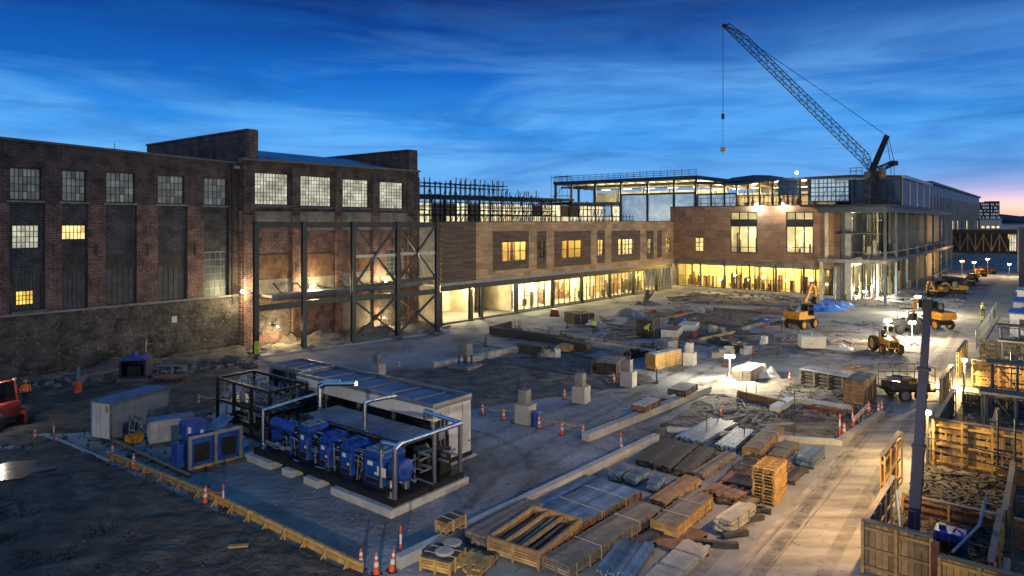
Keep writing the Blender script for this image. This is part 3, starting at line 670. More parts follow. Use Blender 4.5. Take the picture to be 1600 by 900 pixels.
for i in range(8):
    x = gx0 + (i + .5) * (gx1 - gx0) / 8
    lamp_light(wg, (x, 3.0, gh - .5), 1700 if i in (2, 3) else 950, (1, .56, .07) if i in (1, 2, 3) else (1, .66, .16), .3)
    d = MB(); d.box(x - .8, x + .8, 2.8, 3.1, gh - .05, gh + .02); d.build('ceiling_lamp', m_tube, wg)
for px, z in ((1086, 2.6), (1117, 2.0), (1140, 2.9), (1163, 2.2), (1185, 2.8), (1222, 2.4), (1262, 2.8), (1285, 2.2)):
    d = MB(); d.ball((Wf.x(px), 2.2, z), (.2, .12, .2)); d.build('work_light', m_lampw, wg)
m = MB(); m.box(gx1 + .5, Wf.L - .1, -.05, .4, 0, wz0 - .1); m.box(wx1 + .02, Wf.L - .1, .0, .4, wz0 - .09, wz1 - .4); m.build('stair_core_wall', m_conc, wg)

# ================================================================== open steel corner building
rc = G(1383, 475); RF = Fac(rc - V * 7.0, rc); RS = Fac(rc, rc + U * 92)
ob = thing('steel_building', 'open sided corner building of slim steel columns and glowing lower floors', 'building', RS.loc, RS.rz)
Lr = RS.x(1487); z1_ = RS.st(1383, 407)[1]; zr = RS.st(1383, 322)[1]
colx = [0] + [RS.x(p) for p in (1400, 1417, 1433, 1446, 1458, 1469, 1479, 1487)]
for x in colx: m = MB(); m.box(x - .17, x + .17, -.17, .17, 0, zr - .9); m.build('column', m_colst, ob)
# the short front runs along local +y
m = MB(); m.box(-.17, .17, 5.6, 5.94, 0, zr - .9); m.build('column', m_colst, ob)
for z, t in ((z1_, .55), (zr, .9)):
    m = MB(); m.box(-.35, Lr + .4, -.3, 9.5, z - t, z); m.build('floor_slab', m_concd if z < 10 else m_colst, ob)
m = MB(); m.box(-.9, Lr + .4, -.9, 12, zr + .02, zr + .3); m.build('roof', m_frame, ob)
m = MB()
for j in range(3): m.bar((-.7, -.7, zr + .7 + j * .4), (Lr + 22, -.7, zr + .7 + j * .4), .05)
for k in range(30): m.bar((-.7 + k * 3.2, -.7, zr + .3), (-.7 + k * 3.2, -.7, zr + 1.6), .05)
for j in range(3): m.bar((-.7, -.7, zr + .7 + j * .4), (-.7, 7, zr + .7 + j * .4), .05)
m.build('guard_rail', m_steel, ob)
m = MB()
for z in (1.1, z1_ + 1.1, z1_ + 4.0):
    m.bar((0, -.1, z), (Lr, -.1, z), .06); m.bar((-.1, 0, z), (-.1, 5.7, z), .06)
m.build('hand_rail', m_steelg, ob)
for i in range(3):
    glazing(ob, colx[i] + .5, colx[i + 1] - .3, z1_ + .05, zr - .95, 3.1, 4, rows=(.3, .55, .78)); glazing(ob, colx[i] + .5, colx[i + 1] - .3, .02, z1_ - .58, 3.1, 5, rows=(.4, .75))
m = MB(); m.box(.4, Lr, 9.0, 9.4, 0, z1_ - .56); m.box(.4, Lr, 8.2, 8.6, z1_ + .01, zr - .92); m.build('room_wall', m_room, ob)
m = MB()
for i in range(1, len(colx)):
    x = colx[i]
    m.box(x - .12, x + .12, 2.5, 2.8, 0, z1_ - .57); m.box(x - .12, x + .12, 2.5, 2.8, z1_ + .02, zr - .93)
    if i > 2: m.box(colx[i - 1] + .3, x - .3, 2.55, 2.7, z1_ + .03, zr - .95)
    if i > 3: m.box(colx[i - 1] + .3, x - .3, 2.55, 2.7, .02, z1_ - .58)
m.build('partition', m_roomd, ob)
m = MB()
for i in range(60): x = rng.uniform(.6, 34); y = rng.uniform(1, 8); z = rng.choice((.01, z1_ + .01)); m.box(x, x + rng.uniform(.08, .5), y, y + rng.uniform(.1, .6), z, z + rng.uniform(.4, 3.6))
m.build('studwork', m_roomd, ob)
m = MB()
for y in (3.2, 4.4, 6.2): m.box(.5, .6, y, y + .12, 0, z1_ - .58); m.box(.5, .6, y, y + .12, z1_ + .03, zr - .95)
m.box(.45, .65, 1.6, 7, z1_ + 3.9, z1_ + 4.3); m.build('mullion', m_frame, ob)
for x, y, z, pw in ((3, 5, z1_ - 1.2, 1300), (10, 4.5, z1_ - 1.2, 900), (22, 5, z1_ - 1.2, 500), (4, 5.5, zr - 2.2, 1100), (13, 6, zr - 2.2, 220), (5, 6, z1_ + 2, 600), (34, 5, 3, 250), (48, 5, 3, 180), (30, 6, zr - 2.5, 90)):
    lamp_light(ob, (x, y, z), pw, (1, .84, .45), .3)
    d = MB(); d.box(x - .5, x + .5, y - .1, y + .1, z + .35, z + .4); d.build('ceiling_lamp', m_tube, ob)

# ================================================================== roof storey behind, left part along the scaffold
K0 = PY(655, 345, 97); K1 = PY(1052, 345, 136); K = Fac((K0.x, K0.y), (K1.x, K1.y)); K1 = K.world(K.x(969), 0); K = Fac((K0.x, K0.y), (K1.x, K1.y))
ks = thing('roof_storey', 'long low glazed roof storey glowing pale yellow behind the scaffolding', 'building', K.loc, K.rz)
zq = 12.05; zk = K.st(700, 309)[1]
m = MB(); nb = 20
for i in range(nb + 1): x = K.L * i / nb; m.box(x - .1, x + .1, 0, .25, zq, zk)
for z in (zq + .1, zq + 1.2, zk - .7, zk - .2): m.box(0, K.L, .02, .2, z - .06, z + .06)
m.build('frame', m_steel, ks)
p = MB()
for i in range(nb):
    if i in (1, 4): continue
    for z0, z1 in ((zq + .2, zq + 1.15), (zq + 1.3, zk - .8)):
        if rng.random() < .12: continue
        p.quad((K.L * i / nb, .12, z0), (K.L * (i + 1) / nb, .12, z0), (K.L * (i + 1) / nb, .12, z1), (K.L * i / nb, .12, z1))
p.build('pane', m_pane_k, ks)
m = MB(); m.box(-.4, K.L * .7, -1.0, 8, zk, zk + .35); m.box(K.L * .7, K.L, -.4, 8, zk - .5, zk - .2); m.build('roof', m_frame, ks)
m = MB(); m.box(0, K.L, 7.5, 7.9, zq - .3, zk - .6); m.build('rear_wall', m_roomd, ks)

# scaffolding on the flat roof
sc0 = PY(655, 345, 92); sc1 = PY(868, 345, 112); SC = Fac((sc0.x, sc0.y), (sc1.x, sc1.y))
sca = thing('scaffolding', 'dark tube scaffolding standing along the flat roof beside the brick mill', 'scaffolding', SC.loc, SC.rz)
def tubes(parent, name, segs, r=.05, mat=m_steel):
    mb = MB()
    for p, q in segs: mb.tube(p, q, r, 5)
    return mb.build(name, mat, parent)
segs = []; led = []; dia = []; brd = MB()
lifts = lambda x: 18.0 if x < SC.x(790) else (16.6 if x < SC.x(838) else 15.9)
nx = 30; st_ = SC.L / nx
for i in range(nx + 1):
    x = i * st_; hz = lifts(x)
    for y in (0, 1.3): segs.append(((x, y, zq - .3), (x, y, hz + rng.uniform(-.3, .7))))
    if i < nx:
        for z in (13.4, 14.0, 15.6, 16.1, 17.2, 17.7):
            if z < hz:
                for y in (0, 1.3): led.append(((x - .2, y, z + rng.uniform(-.08, .08)), (x + st_ + .2, y, z + rng.uniform(-.08, .08))))
        led.append(((x, 0, 14.4), (x, 1.3, 14.4)))
        if rng.random() < .9: dia.append(((x, 0, 14.5), (x + st_, 0, min(hz, 17.4))) if rng.random() < .5 else ((x + st_, 1.3, 14.5), (x, 1.3, min(hz, 17.4))))
        if rng.random() < .8: dia.append(((x, 0, 12.3), (x + st_, 0, 14.2)))
        brd.box(x, x + st_ - .03, .05, 1.25, 14.55, 14.62)
        if hz > 17: brd.box(x, x + st_ - .03, .05, 1.25, 15.5, 15.56) if rng.random() < .5 else None
tubes(sca, 'standard', segs, .075); tubes(sca, 'ledger', led, .06); tubes(sca, 'brace', dia, .055); brd.build('walkway_board', m_woodd, sca)
# low guard rail along the rest of the flat roof edge
GR = Fac((K.world(K.x(868), -3).x, K.world(K.x(868), -3).y), (K.world(K.L, -3).x, K.world(K.L, -3).y))
gr = thing('guard_rail', 'tube guard rail with tangled bracing along flat roof before the glazed storey', 'guard rail', GR.loc, GR.rz)
sg = []
for i in range(19):
    x = GR.L * i / 18; sg.append(((x, 0, 12.0), (x, 0, 15.2 if i < 10 else 13.6)))
    if i < 18:
        for z in (12.6, 13.2) + ((14.4, 15.0) if i < 10 else ()): sg.append(((x, 0, z), (x + GR.L / 18, 0, z)))
        if rng.random() < .6 and i < 10: sg.append(((x, 0, 12.1), (x + GR.L / 18, 0, 14.4)))
tubes(gr, 'rail_tubes', sg, .065)

# ================================================================== upper steel storey behind the wing
vL = Vector((Wf.d.x, Wf.d.y, 0)); uL = Vector((-Wf.d.y, Wf.d.x, 0))
e0 = t1 + uL * 6.5
def onV(px, base):       # point of the line base + s*vL seen at column px
    k = (px - CX) / F; s = (k * base.y - base.x) / (vL.x - k * vL.y); return base + vL * s
q0 = onV(868, e0); q1 = onV(1088, e0); UL = Fac((q0.x, q0.y), (q1.x, q1.y))
us = thing('steel_storey', 'upper steel storey with flat railed roof and pale blue sheeted bays', 'building', UL.loc, UL.rz)
zR = UL.st(980, 281)[1]; zM = UL.st(1000, 303)[1]; zB = UL.st(1000, 358)[1]
m = MB(); m.box(-.3, UL.L + .3, -.4, 16, zR - .35, zR + .25); m.build('roof', m_steel, us)
m = MB(); m.box(0, UL.L, .6, 15, zR - .5, zR - .37); m.build('ceiling', m_room, us)
ux = [UL.x(p) for p in (868, 893, 930, 970, 1011.5, 1053, 1087)]
for i, x in enumerate(ux):
    for y in (.1, 9):
        m = MB(); m.box(x - .2, x + .2, y - .2, y + .2, zB - 1, zR - .36); m.build('column', m_steel, us)
m = MB(); m.box(ux[3], UL.L, 0, .3, zM - .25, zM + .1); m.box(ux[0], ux[3], .05, .25, zM - 1.7, zM - 1.5); m.box(0, UL.L, .02, .28, zB + 1.2, zB + 1.35); m.build('beam', m_steel, us)
for i in range(3, 6):
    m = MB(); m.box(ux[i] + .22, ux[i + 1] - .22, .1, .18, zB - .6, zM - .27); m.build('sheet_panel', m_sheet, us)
for i in range(1, 3):
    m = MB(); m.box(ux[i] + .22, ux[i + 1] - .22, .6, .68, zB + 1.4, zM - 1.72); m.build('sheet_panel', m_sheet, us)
m = MB()
for i in range(1, 14): x = i * UL.L / 14; m.box(x - .05, x + .05, 1.5, 15, zR - .75, zR - .52)
for i in range(5): y = 2 + i * 3; m.box(0, UL.L, y, y + .1, zR - 1.2, zR - .8)
m.build('purlin', m_woodg, us)
m = MB(); m.box(.5, UL.L, 14.6, 14.9, zB - 1, zM + 1.2); m.build('rear_wall', m_room, us)
for i in range(5):
    x = UL.L * (.3 + .16 * i); lamp_light(us, (x, 5, zR - 2.2), 1500, (1, .86, .5), .3)
    d = MB(); d.box(x - 1, x + 1, 4.9, 5.1, zR - 1.7, zR - 1.62); d.build('ceiling_lamp', m_tube, us)
sg = []
for i in range(23):
    x = UL.L * i / 22; sg.append(((x, 0, zR + .2), (x, 0, zR + 1.5)))
for z in (zR + .6, zR + 1.0, zR + 1.4): sg.append(((0, 0, z), (UL.L, 0, z)))
tubes(us, 'guard_rail', sg, .045)
sg = []
for x in (0, ux[1] * .5, ux[1]):
    for y in (-1.6, -.5): sg.append(((x, y, zB - 1), (x, y, zR + 1.6)))
for z in (zB + 1, zB + 2.4, zM - 3, zM - 1.5, zM, zR + 1.2):
    for y in (-1.6, -.5): sg.append(((-.3, y, z), (ux[1] + .3, y, z)))
sg.append(((0, -1.6, zM - 1), (ux[1], -1.6, zR))); sg.append(((0, -.5, zB + 2), (ux[1], -.5, zM)))
tubes(us, 'scaffold_tower', sg)

# right part of the upper storey, over the wing
e1 = t1 + uL * 7.5; a0 = onV(1088, e1); a1 = onV(1409, e1); UR = Fac((a0.x, a0.y), (a1.x, a1.y))
ur = thing('steel_storey', 'upper steel storey with low arched roof, gridded glass wall and blue panels', 'building', UR.loc, UR.rz)
zW = wz1 - .3
def zt_(px, py): return UR.st(px, py)[1]
prof = [(1088, 284), (1130, 285), (1150, 286), (1200, 280), (1262, 276.5), (1335, 273), (1409, 274)]
pts = [(UR.x(px), zt_(px, py)) for px, py in prof]
m = MB()
for (x0, z0), (x1, z1) in zip(pts, pts[1:]):
    m._q([(x0, -.4, z0 - .45), (x1, -.4, z1 - .45), (x1, 12, z1 - .45), (x0, 12, z0 - .45), (x0, -.4, z0), (x1, -.4, z1), (x1, 12, z1), (x0, 12, z0)],
         [(0, 3, 2, 1), (4, 5, 6, 7), (0, 1, 5, 4), (2, 3, 7, 6)], 0)
m.build('roof', m_steel, ur)
m = MB(); m.prism([(UR.x(1112), zt_(1112, 283)), (UR.x(1205), zt_(1205, 279)), (UR.x(1190), zt_(1190, 272)), (UR.x(1165), zt_(1165, 271.5)), (UR.x(1130), zt_(1130, 276))], 4, 12); m.build('curved_roof', m_bpanel, ur)
def topz(x):
    for (x0, z0), (x1, z1) in zip(pts, pts[1:]):
        if x0 - .01 <= x <= x1 + .01: return z0 + (z1 - z0) * (x - x0) / (x1 - x0) - .46
    return pts[-1][1] - .46
for px in (1090, 1111, 1132, 1151, 1169, 1187, 1207, 1231, 1249, 1264, 1335, 1408):
    x = UR.x(px); m = MB(); m.box(x - .15, x + .15, -.1, .25, zW, topz(x)); m.build('column', m_steel, ur)
m = MB(); zz1 = zt_(1110, 303); m.box(UR.x(1088), UR.x(1150), 0, .2, zz1 - .2, zz1 + .1); m.box(UR.x(1150), UR.x(1264), .02, .2, zt_(1200, 306), zt_(1200, 304)); m.box(UR.x(1207), UR.x(1264), .03, .2, zt_(1230, 296), zt_(1230, 294)); m.build('beam', m_steel, ur)
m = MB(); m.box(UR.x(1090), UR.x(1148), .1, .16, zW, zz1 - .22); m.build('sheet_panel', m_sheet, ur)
m = MB(); m.box(UR.x(1215), UR.x(1246), .1, .18, zt_(1230, 305), zt_(1230, 281)); m.build('sheet_panel', m_bpanel, ur)
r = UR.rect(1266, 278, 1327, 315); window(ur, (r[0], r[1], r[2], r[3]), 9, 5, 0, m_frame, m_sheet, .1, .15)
m = MB(); m.box(UR.x(1329), UR.x(1408), -.05, .3, zW, topz(UR.x(1400))); m.build('facade_panel', m_bpanel, ur)
m = MB()
for px in (1338, 1350, 1372, 1385, 1397): x = UR.x(px); m.box(x - .03, x + .03, -.07, -.052, zW + .2, topz(x) - .1)
m.build('panel_joint', m_frame, ur)
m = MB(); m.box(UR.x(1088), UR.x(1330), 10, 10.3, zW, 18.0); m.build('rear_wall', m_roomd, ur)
m = MB(); m.box(UR.x(1150), UR.x(1330), 9.0, 9.2, 18.0, zt_(1262, 279)); m.build('rear_wall', m_black, ur)
for px in (1105, 1135, 1165, 1200, 1240):
    x = UR.x(px); lamp_light(ur, (x, 5, 18.2), 1000, (1, .82, .42), .3); d = MB(); d.box(x - .8, x + .8, 4.9, 5.1, 18.6, 18.66); d.build('ceiling_lamp', m_tube, ur)
m = MB()
for i in range(30): x = rng.uniform(UR.x(1095), UR.x(1262)); y = rng.uniform(2, 9); m.box(x, x + rng.uniform(.1, .5), y, y + .4, zW, zW + rng.uniform(.6, 3.5))
for i in range(12): x = UR.x(1090) + i * 2.2; m.box(x, x + .1, .5, 9.9, topz(x) - .5, topz(x) - .1)
m.build('studwork', m_woodb, ur)
tubes(ur, 'guard_rail', [((UR.x(1326) + i * .9, 1, zt_(1330, 272)), (UR.x(1326) + i * .9, 1, zt_(1330, 261))) for i in range(3)] + [((UR.x(1326), 1, z), (UR.x(1326) + 1.8, 1, z)) for z in (zt_(1330, 262), zt_(1330, 267))], .05)
# long side of the upper storey receding over the corner building
US = Fac((a1.x, a1.y), (a1.x + U.x * 80, a1.y + U.y * 80))
sd_ = thing('steel_storey', 'dark upper storey side wall with pale posts receding above the open steel corner', 'building', US.loc, US.rz)
zc = US.st(1409, 274)[1]; xe = US.x(1452)
m = MB(); m.box(.02, xe, 0, .4, zr + .35, zc - .5); m.build('wall', m_bpanel, sd_)
for i in range(5): x = .2 + i * (xe - .4) / 4; m = MB(); m.box(x - .16, x + .16, -.12, -.002, zr + .35, zc - .45); m.build('post', m_steelg, sd_)
m = MB(); m.box(.02, xe + .3, -.5, 10, zc - .44, zc + .02); m.build('roof', m_steelg, sd_)
m = MB(); m.box(.42, xe, 9.5, 9.9, zr + .35, zc - .5); m.box(xe - .4, xe - .02, .42, 9.48, zr + .35, zc - .5); m.build('rear_wall', m_frame, sd_)

# ================================================================== far range beyond
fa = PY(1453, 345, 185); FB = Fac((fa.x, fa.y), (fa.x + U.x * 160, fa.y + U.y * 160))
fb = thing('factory_building', 'long dark ribbed factory range receding behind the corner building', 'building', FB.loc, FB.rz)
xe = FB.x(1530); zf = FB.st(1480, 295)[1]
m = MB(); m.box(0, xe, 0, 20, 0, zf); m.build('wall', m_bpanel, fb)
for i in range(24): x = xe * (i + .5) / 24; m = MB(); m.box(x - .35, x + .35, -.4, -.003, 0, zf - 3); m.build('rib', m_steelg, fb)
m = MB(); m.box(-.5, xe + .5, -.6, 20.5, zf + .01, zf + .7); m.build('roof', m_frame, fb)
m = MB()
for i in range(10): x = xe * (i + .3) / 10; m.box(x, x + 2.2, -.06, -.004, 8, 12.5)
m.build('window', m_pane_y, fb)
lw = thing('low_building', 'pale flat roofed building low beneath the distant scaffolded block', 'building', PY(1531, 345, 300), 0)
lw.location.z = 0
m = MB(); m.box(0, 9.6, 0, 12, 0, 13); m.build('wall', m_cream, lw)
m = MB(); m.box(-.3, 9.9, -.3, 12, 13.01, 13.5); m.build('roof', m_steelg, lw)
for i in range(4): m = MB(); m.box(.8 + i * 2.2, 2.0 + i * 2.2, -.05, -.004, 8.2, 10.2); m.build('window', m_pane_y, lw)
tw_ = thing('apartment_block', 'distant tall block wrapped in a pinkish lattice against the sunset', 'building', (PY(1530, 345, 420).x, 420, 0), 0)
for k, (x0, x1, hh) in enumerate(((0, 6.5, 24), (7, 12.6, 24.6))):
    m = MB(); m.box(x0, x1, 0, 6, 0, hh); m.build('wall', m_rust, tw_)
    m = MB()
    for i in range(6):
        for j in range(5):
            if rng.random() < .8: m.box(x0 + .3 + i * 1.0, x0 + .8 + i * 1.0, -.1, -.01, 14 + j * 2.0, 15.1 + j * 2.0)
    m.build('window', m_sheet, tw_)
def far_block(px, Y, wd, hh, mat, label, wins):
    o = thing('low_building', label, 'building', (PY(px, 345, Y).x, Y, 0), 0)
    m = MB(); m.box(0, wd, 0, 15, 0, hh); m.build('wall', mat, o)
    m = MB(); m.box(-.4, wd + .4, -.4, 15.4, hh + .01, hh + .5); m.build('roof', m_steelg, o)
    m = MB()
    for i in range(wins): m.box(wd * (i + .25) / wins, wd * (i + .75) / wins, -.06, -.004, hh - 3.4, hh - 1.6)
    m.build('window', m_pane_y, o)
far_block(1562, 330, 20, 10.5, m_cream, 'distant pale shed with lit windows right of the scaffolded block', 5)

far_block(1466, 262, 44, 9, m_matt, 'dark low shed closing the road beyond the link bridge', 7)
# ================================================================== link bridge and blue hall on the right
b0 = G(1488, 421); BR = Fac(b0, b0 + V * 20)
br = thing('link_bridge', 'dark enclosed link bridge on trusses spanning the site road', 'bridge', BR.loc, BR.rz)
xe = BR.x(1592); zA, zB_ = BR.st(1540, 396)[1], BR.st(1540, 359)[1]
m = MB(); m.box(0, xe, 0, 3, zB_ - 1.0, zB_); m.build('roof', m_matt, br)
m = MB(); m.box(0, xe, 0, 3, zA, zA + .6); m.build('deck', m_matt, br)
m = MB(); nb = 7
for i in range(nb):
    x0, x1 = xe * .84 * i / nb, xe * .84 * (i + 1) / nb
    for y in (.1, 2.8):
        m.bar((x0, y, zA + .6), (x0, y, zB_ - 1), .25); m.bar((x0, y, zA + .6 if i % 2 else zB_ - 1), (x1, y, zB_ - 1 if i % 2 else zA + .6), .22)
m.build('truss', m_steel, br)
m = MB(); m.box(0, xe * .84, 1.4, 1.5, zA + .6, zB_ - 1.01); m.build('infill_panel', m_matt, br)
r = (xe * .855, xe * .97, zA + .65, zB_ - 1.05); window(br, r, 3, 2, .1, m_frame, m_pane_w, .12, .15)
m = MB(); m.box(xe * .98, xe + .6, -.3, 3.3, 0, zB_ - .02); m.build('pier', m_conc, br)
bh0 = G(1592, 452); BH = Fac(bh0, bh0 + V * 14)
bh = thing('site_hall', 'blue metal clad hall cut off by right edge above the road', 'building', BH.loc, BH.rz)
zh = BH.st(1595, 358)[1]
m = MB(); m.box(0, 14, 0, 25, 0, zh); m.build('wall', m_bluep, bh)
m = MB()
for i in range(40): m.box(i * .35, i * .35 + .12, -.05, -.002, .2, zh - .2)
m.build('rib', m_bluep, bh)
m = MB(); m.box(-.3, 14.3, -.3, 25.3, zh + .01, zh + .3); m.build('roof', m_coping, bh)

# ================================================================== tyre tracks pressed into the yard
def track(pts, gauge=1.7, wd=.42, z=.012):
    P = [G(*p) for p in pts]; C_ = []
    for i in range(len(P) - 1):
        p0, p1, p2, p3 = P[max(0, i - 1)], P[i], P[i + 1], P[min(len(P) - 1, i + 2)]
        for k in range(10):
            t = k / 10; C_.append(.5 * ((2 * p1) + (p2 - p0) * t + (2 * p0 - 5 * p1 + 4 * p2 - p3) * t * t + (3 * p1 - p0 - 3 * p2 + p3) * t ** 3))
    mb = MB()
    for sgn in (-1, 1):
        prev = None
        for i in range(len(C_) - 1):
            d = (C_[i + 1] - C_[i]).normalized(); n_ = Vector((-d.y, d.x, 0)); c = C_[i] + n_ * (sgn * gauge / 2)
            a, b = c - n_ * (wd / 2), c + n_ * (wd / 2); a.z = b.z = z + (.002 if sgn > 0 else 0)
            if prev: mb.quad(prev[0], prev[1], b, a)
            prev = (a, b)
    return tag(mb.build('tyre_track', m_track), kind='structure')
track([(1130, 905), (1290, 720), (1400, 610), (1460, 545)]); track([(1230, 905), (1350, 720), (1430, 600), (1490, 500)], 1.9, .5, .018)
track([(760, 800), (840, 720), (980, 640), (1110, 570), (1290, 540), (1450, 560)], 1.8, .45, .024); track([(700, 850), (800, 740), (760, 690), (640, 660)], 1.7, .4, .03)
track([(1060, 590), (1180, 540), (1330, 520), (1440, 500)], 1.8, .45, .036); track([(740, 700), (900, 640), (1020, 600)], 1.8, .45, .042)
# scaffold and framing before the upper storey, on the wing roof
SU = Fac(UR.world(UR.x(1092), -2.2)[:2], UR.world(UR.x(1400), -2.2)[:2])
su = thing('scaffolding', 'tangled tube scaffolding on the wing roof before the upper steel storey', 'scaffolding', SU.loc, SU.rz)
sg = []; lg = []; dg = []; n_ = 24; stp = SU.L / n_
for i in range(n_ + 1):
    x = i * stp; hh_ = 18.2 if 6 < i < 14 else (17.0 if i < 7 else 19.4)
    sg.append(((x, 0, zW - .2), (x, 0, hh_ + rng.uniform(-.8, .6))))
    if i < n_:
        for z in (zW + 1.0, zW + 2.0) + ((zW + 3.4,) if i > 13 else ()): lg.append(((x, 0, z), (x + stp, 0, z + rng.uniform(-.05, .05))))
        if rng.random() < .5: dg.append(((x, 0, zW + .2), (x + stp, 0, zW + rng.choice((2.0, 3.2)))))
tubes(su, 'standard', sg, .055); tubes(su, 'ledger', lg, .05); tubes(su, 'brace', dg, .045)
# ================================================================== crane
def lattice(mb, p, q, a0, a1, n, up=(0, 0, 1), c=.1, d=.05):
    """four chords with zigzag lacing from p (half width a0) to q (half width a1)"""
    p = Vector(p); q = Vector(q); ax = (q - p).normalized(); s = ax.cross(Vector(up)).normalized(); t = s.cross(ax)
    def pt(k, i): w_ = a0 + (a1 - a0) * i / n; sx, ty = ((-1, -1), (1, -1), (1, 1), (-1, 1))[k % 4]; return p + (q - p) * (i / n) + s * (w_ * sx) + t * (w_ * ty)
    for k in range(4): mb.bar(pt(k, 0), pt(k, n), c)
    for i in range(n):
        for k in range(4):
            mb.bar(pt(k, i), pt(k + 1, i + 1), d) if i % 2 else mb.bar(pt(k + 1, i), pt(k, i + 1), d)
            mb.bar(pt(k, i), pt(k + 1, i), d)
YC = 105.5
def cp_(x, y, Y=YC): return PY(x, y, Y)
c0 = cp_(1364, 320); crane = thing('crane', 'tall lattice boom crane with hanging yellow hook block above the roofs', 'crane', (c0.x, c0.y, zr + .31))
LC = lambda x, y, dY=0: cp_(x, y, YC + dY) - Vector(crane.location)
m = MB(); lattice(m, LC(1361, 268), LC(1350, 246), .2, .62, 4, c=.09, d=.05); lattice(m, LC(1350, 246), LC(1160, 60), .62, .55, 30, c=.09, d=.045); lattice(m, LC(1160, 60), LC(1132, 41), .55, .15, 5, c=.09, d=.045)
m.build('boom', m_cran, crane)
m = MB(); m.ball(LC(1131, 40), (.35, .2, .35), 8, 6); m.bar(LC(1131, 40), LC(1140, 37), .2); m.bar(LC(1140, 37), LC(1160, 52), .1); m.build('boom_head', m_black, crane)
m = MB()
for dY in (-1.0, 1.0): lattice(m, LC(1362, 268, dY), LC(1386, 212, dY * .4), .25, .2, 9, c=.16, d=.08)
m.build('mast', m_cran, crane)
m = MB(); lattice(m, LC(1366, 268), LC(1397, 254), .4, .3, 6, c=.16, d=.08); m.box(LC(1392, 0).x, LC(1399, 0).x, -.8, .8, LC(0, 259).z, LC(0, 252).z); m.build('counter_jib', m_cran, crane)
m = MB()
for dY in (-.25, .25): m.tube(LC(1386, 212, dY), LC(1162, 58, dY), .045, 5)
m.tube(LC(1362, 240), LC(1345, 244), .03, 5); m.tube(LC(1388, 213), LC(1397, 253), .05, 5); m.tube(LC(1385, 213, .3), LC(1391, 254, .3), .05, 5); m.tube(LC(1397, 256), LC(1397, 282), .05, 5); m.tube(LC(1392, 256), LC(1392, 282), .05, 5)
m.build('stay_rope', m_black, crane)
m = MB(); m.tube(LC(1129.5, 41), LC(1129.5, 180), .045, 5); m.tube(LC(1129.5, 184), LC(1129.5, 232), .035, 5); m.build('hoist_rope', m_black, crane)
m = MB(); m.tube(LC(1129.5, 178), LC(1129.5, 186), .24, 8); m.build('hook_weight', m_black, crane)
m = MB(); p = LC(1129.5, 233); m.box(p.x - .28, p.x + .28, -.28, .28, p.z - .35, p.z + .3); m.tube(p - Vector((0, 0, .35)), p - Vector((0, 0, .7)), .06, 6); m.build('hook_block', m_yellow, crane)
m = MB(); lattice(m, (0, 0, .1), LC(1364, 283), .75, .75, 5, up=(0, 1, 0), c=.18, d=.1); m.build('tower', m_cran, crane)
m = MB(); a = LC(1364, 283); m.lathe(a, [(1.0, 0), (1.0, .3), (.85, .35), (.85, .6)], 16); m.box(a.x - .9, a.x + .9, -1.0, 1.0, a.z + .6, a.z + 1.5); m.build('slewing_deck', m_cran, crane)
m = MB(); m.box(a.x + .3, a.x + 1.0, -1.9, -1.02, a.z + .5, a.z + 1.9); m.build('cab', m_woodb, crane)
m = MB(); m.box(a.x + .36, a.x + .94, -1.92, -1.905, a.z + 1.0, a.z + 1.8); m.build('cab_window', m_glassd, crane)
m = MB(); m.box(-1.3, 1.3, -1.3, 1.3, 0, .1); m.build('base_plate', m_steel, crane)

# ================================================================== timber yard
def frame3(C, A, B, z=0.0):
    c = G(*C, z); b = G(*B, z); a = G(*A, z); d = b - c; return c, d.length, (a - c).length, math.atan2(d.y, d.x)
GS = 'strapped stacks in the timber yard'
def boards(L, W_, Hh, bw, bt, gap=.012, jit=.06, every=5, len_=None, z0=.1, rim=0):
    mb = MB(); br_ = MB(); z = z0; k = 0
    while z < Hh - .001:
        if k % every == 0:
            nb = max(2, int(L / 1.2)); 
            for i in range(nb): x = .15 + (L - .3) * i / (nb - 1); br_.box(x - .05, x + .05, -.02, W_ + .02, z - (.1 if k == 0 else .04), z - .003)
        y = 0
        while y < W_ - .03:
            b_ = min(bw, W_ - y); j0, j1 = rng.uniform(-jit, jit), rng.uniform(-jit, jit)
            mb.box(j0, L + j1, y + gap / 2, y + b_ - gap / 2, z, z + bt - .006 + rng.uniform(-.004, .004)); y += bw
        z += bt; k += 1
        if k % every == 0: z += .04
    return mb, br_, z
def straps(parent, L, W_, Hh, xs_, mat):
    s = MB()
    for x in xs_: s.box(x - .02, x + .02, -.012, W_ + .012, Hh + .005, Hh + .02); s.box(x - .02, x + .02, -.03, -.012, .06, Hh + .02); s.box(x - .02, x + .02, W_ + .012, W_ + .03, .06, Hh + .02)
    s.build('strap', mat, parent)
def stack(label, C, A, B, h, mat, bw=.2, bt=.06, ns=2, every=4, jit=.11, name='timber_stack', cat='timber stack', lift=0.0, wmax=None, smat=None, group=GS):
    c, L, W_, rz = frame3(C, A, B); W_ *= .84; rz += rng.uniform(-.035, .035)
    t = thing(name, label, cat, (c.x, c.y, .006 + lift), rz, group)
    mb, br_, z = boards(L, W_, h, bw, bt, jit=jit, every=every)
    mb.build('boards', mat, t); br_.build('bearer', m_woodd, t)
    if ns: straps(t, L, W_, z - .04, [L * (i + .7) / (ns + .4) for i in range(ns)], smat or m_steelg)
    return t
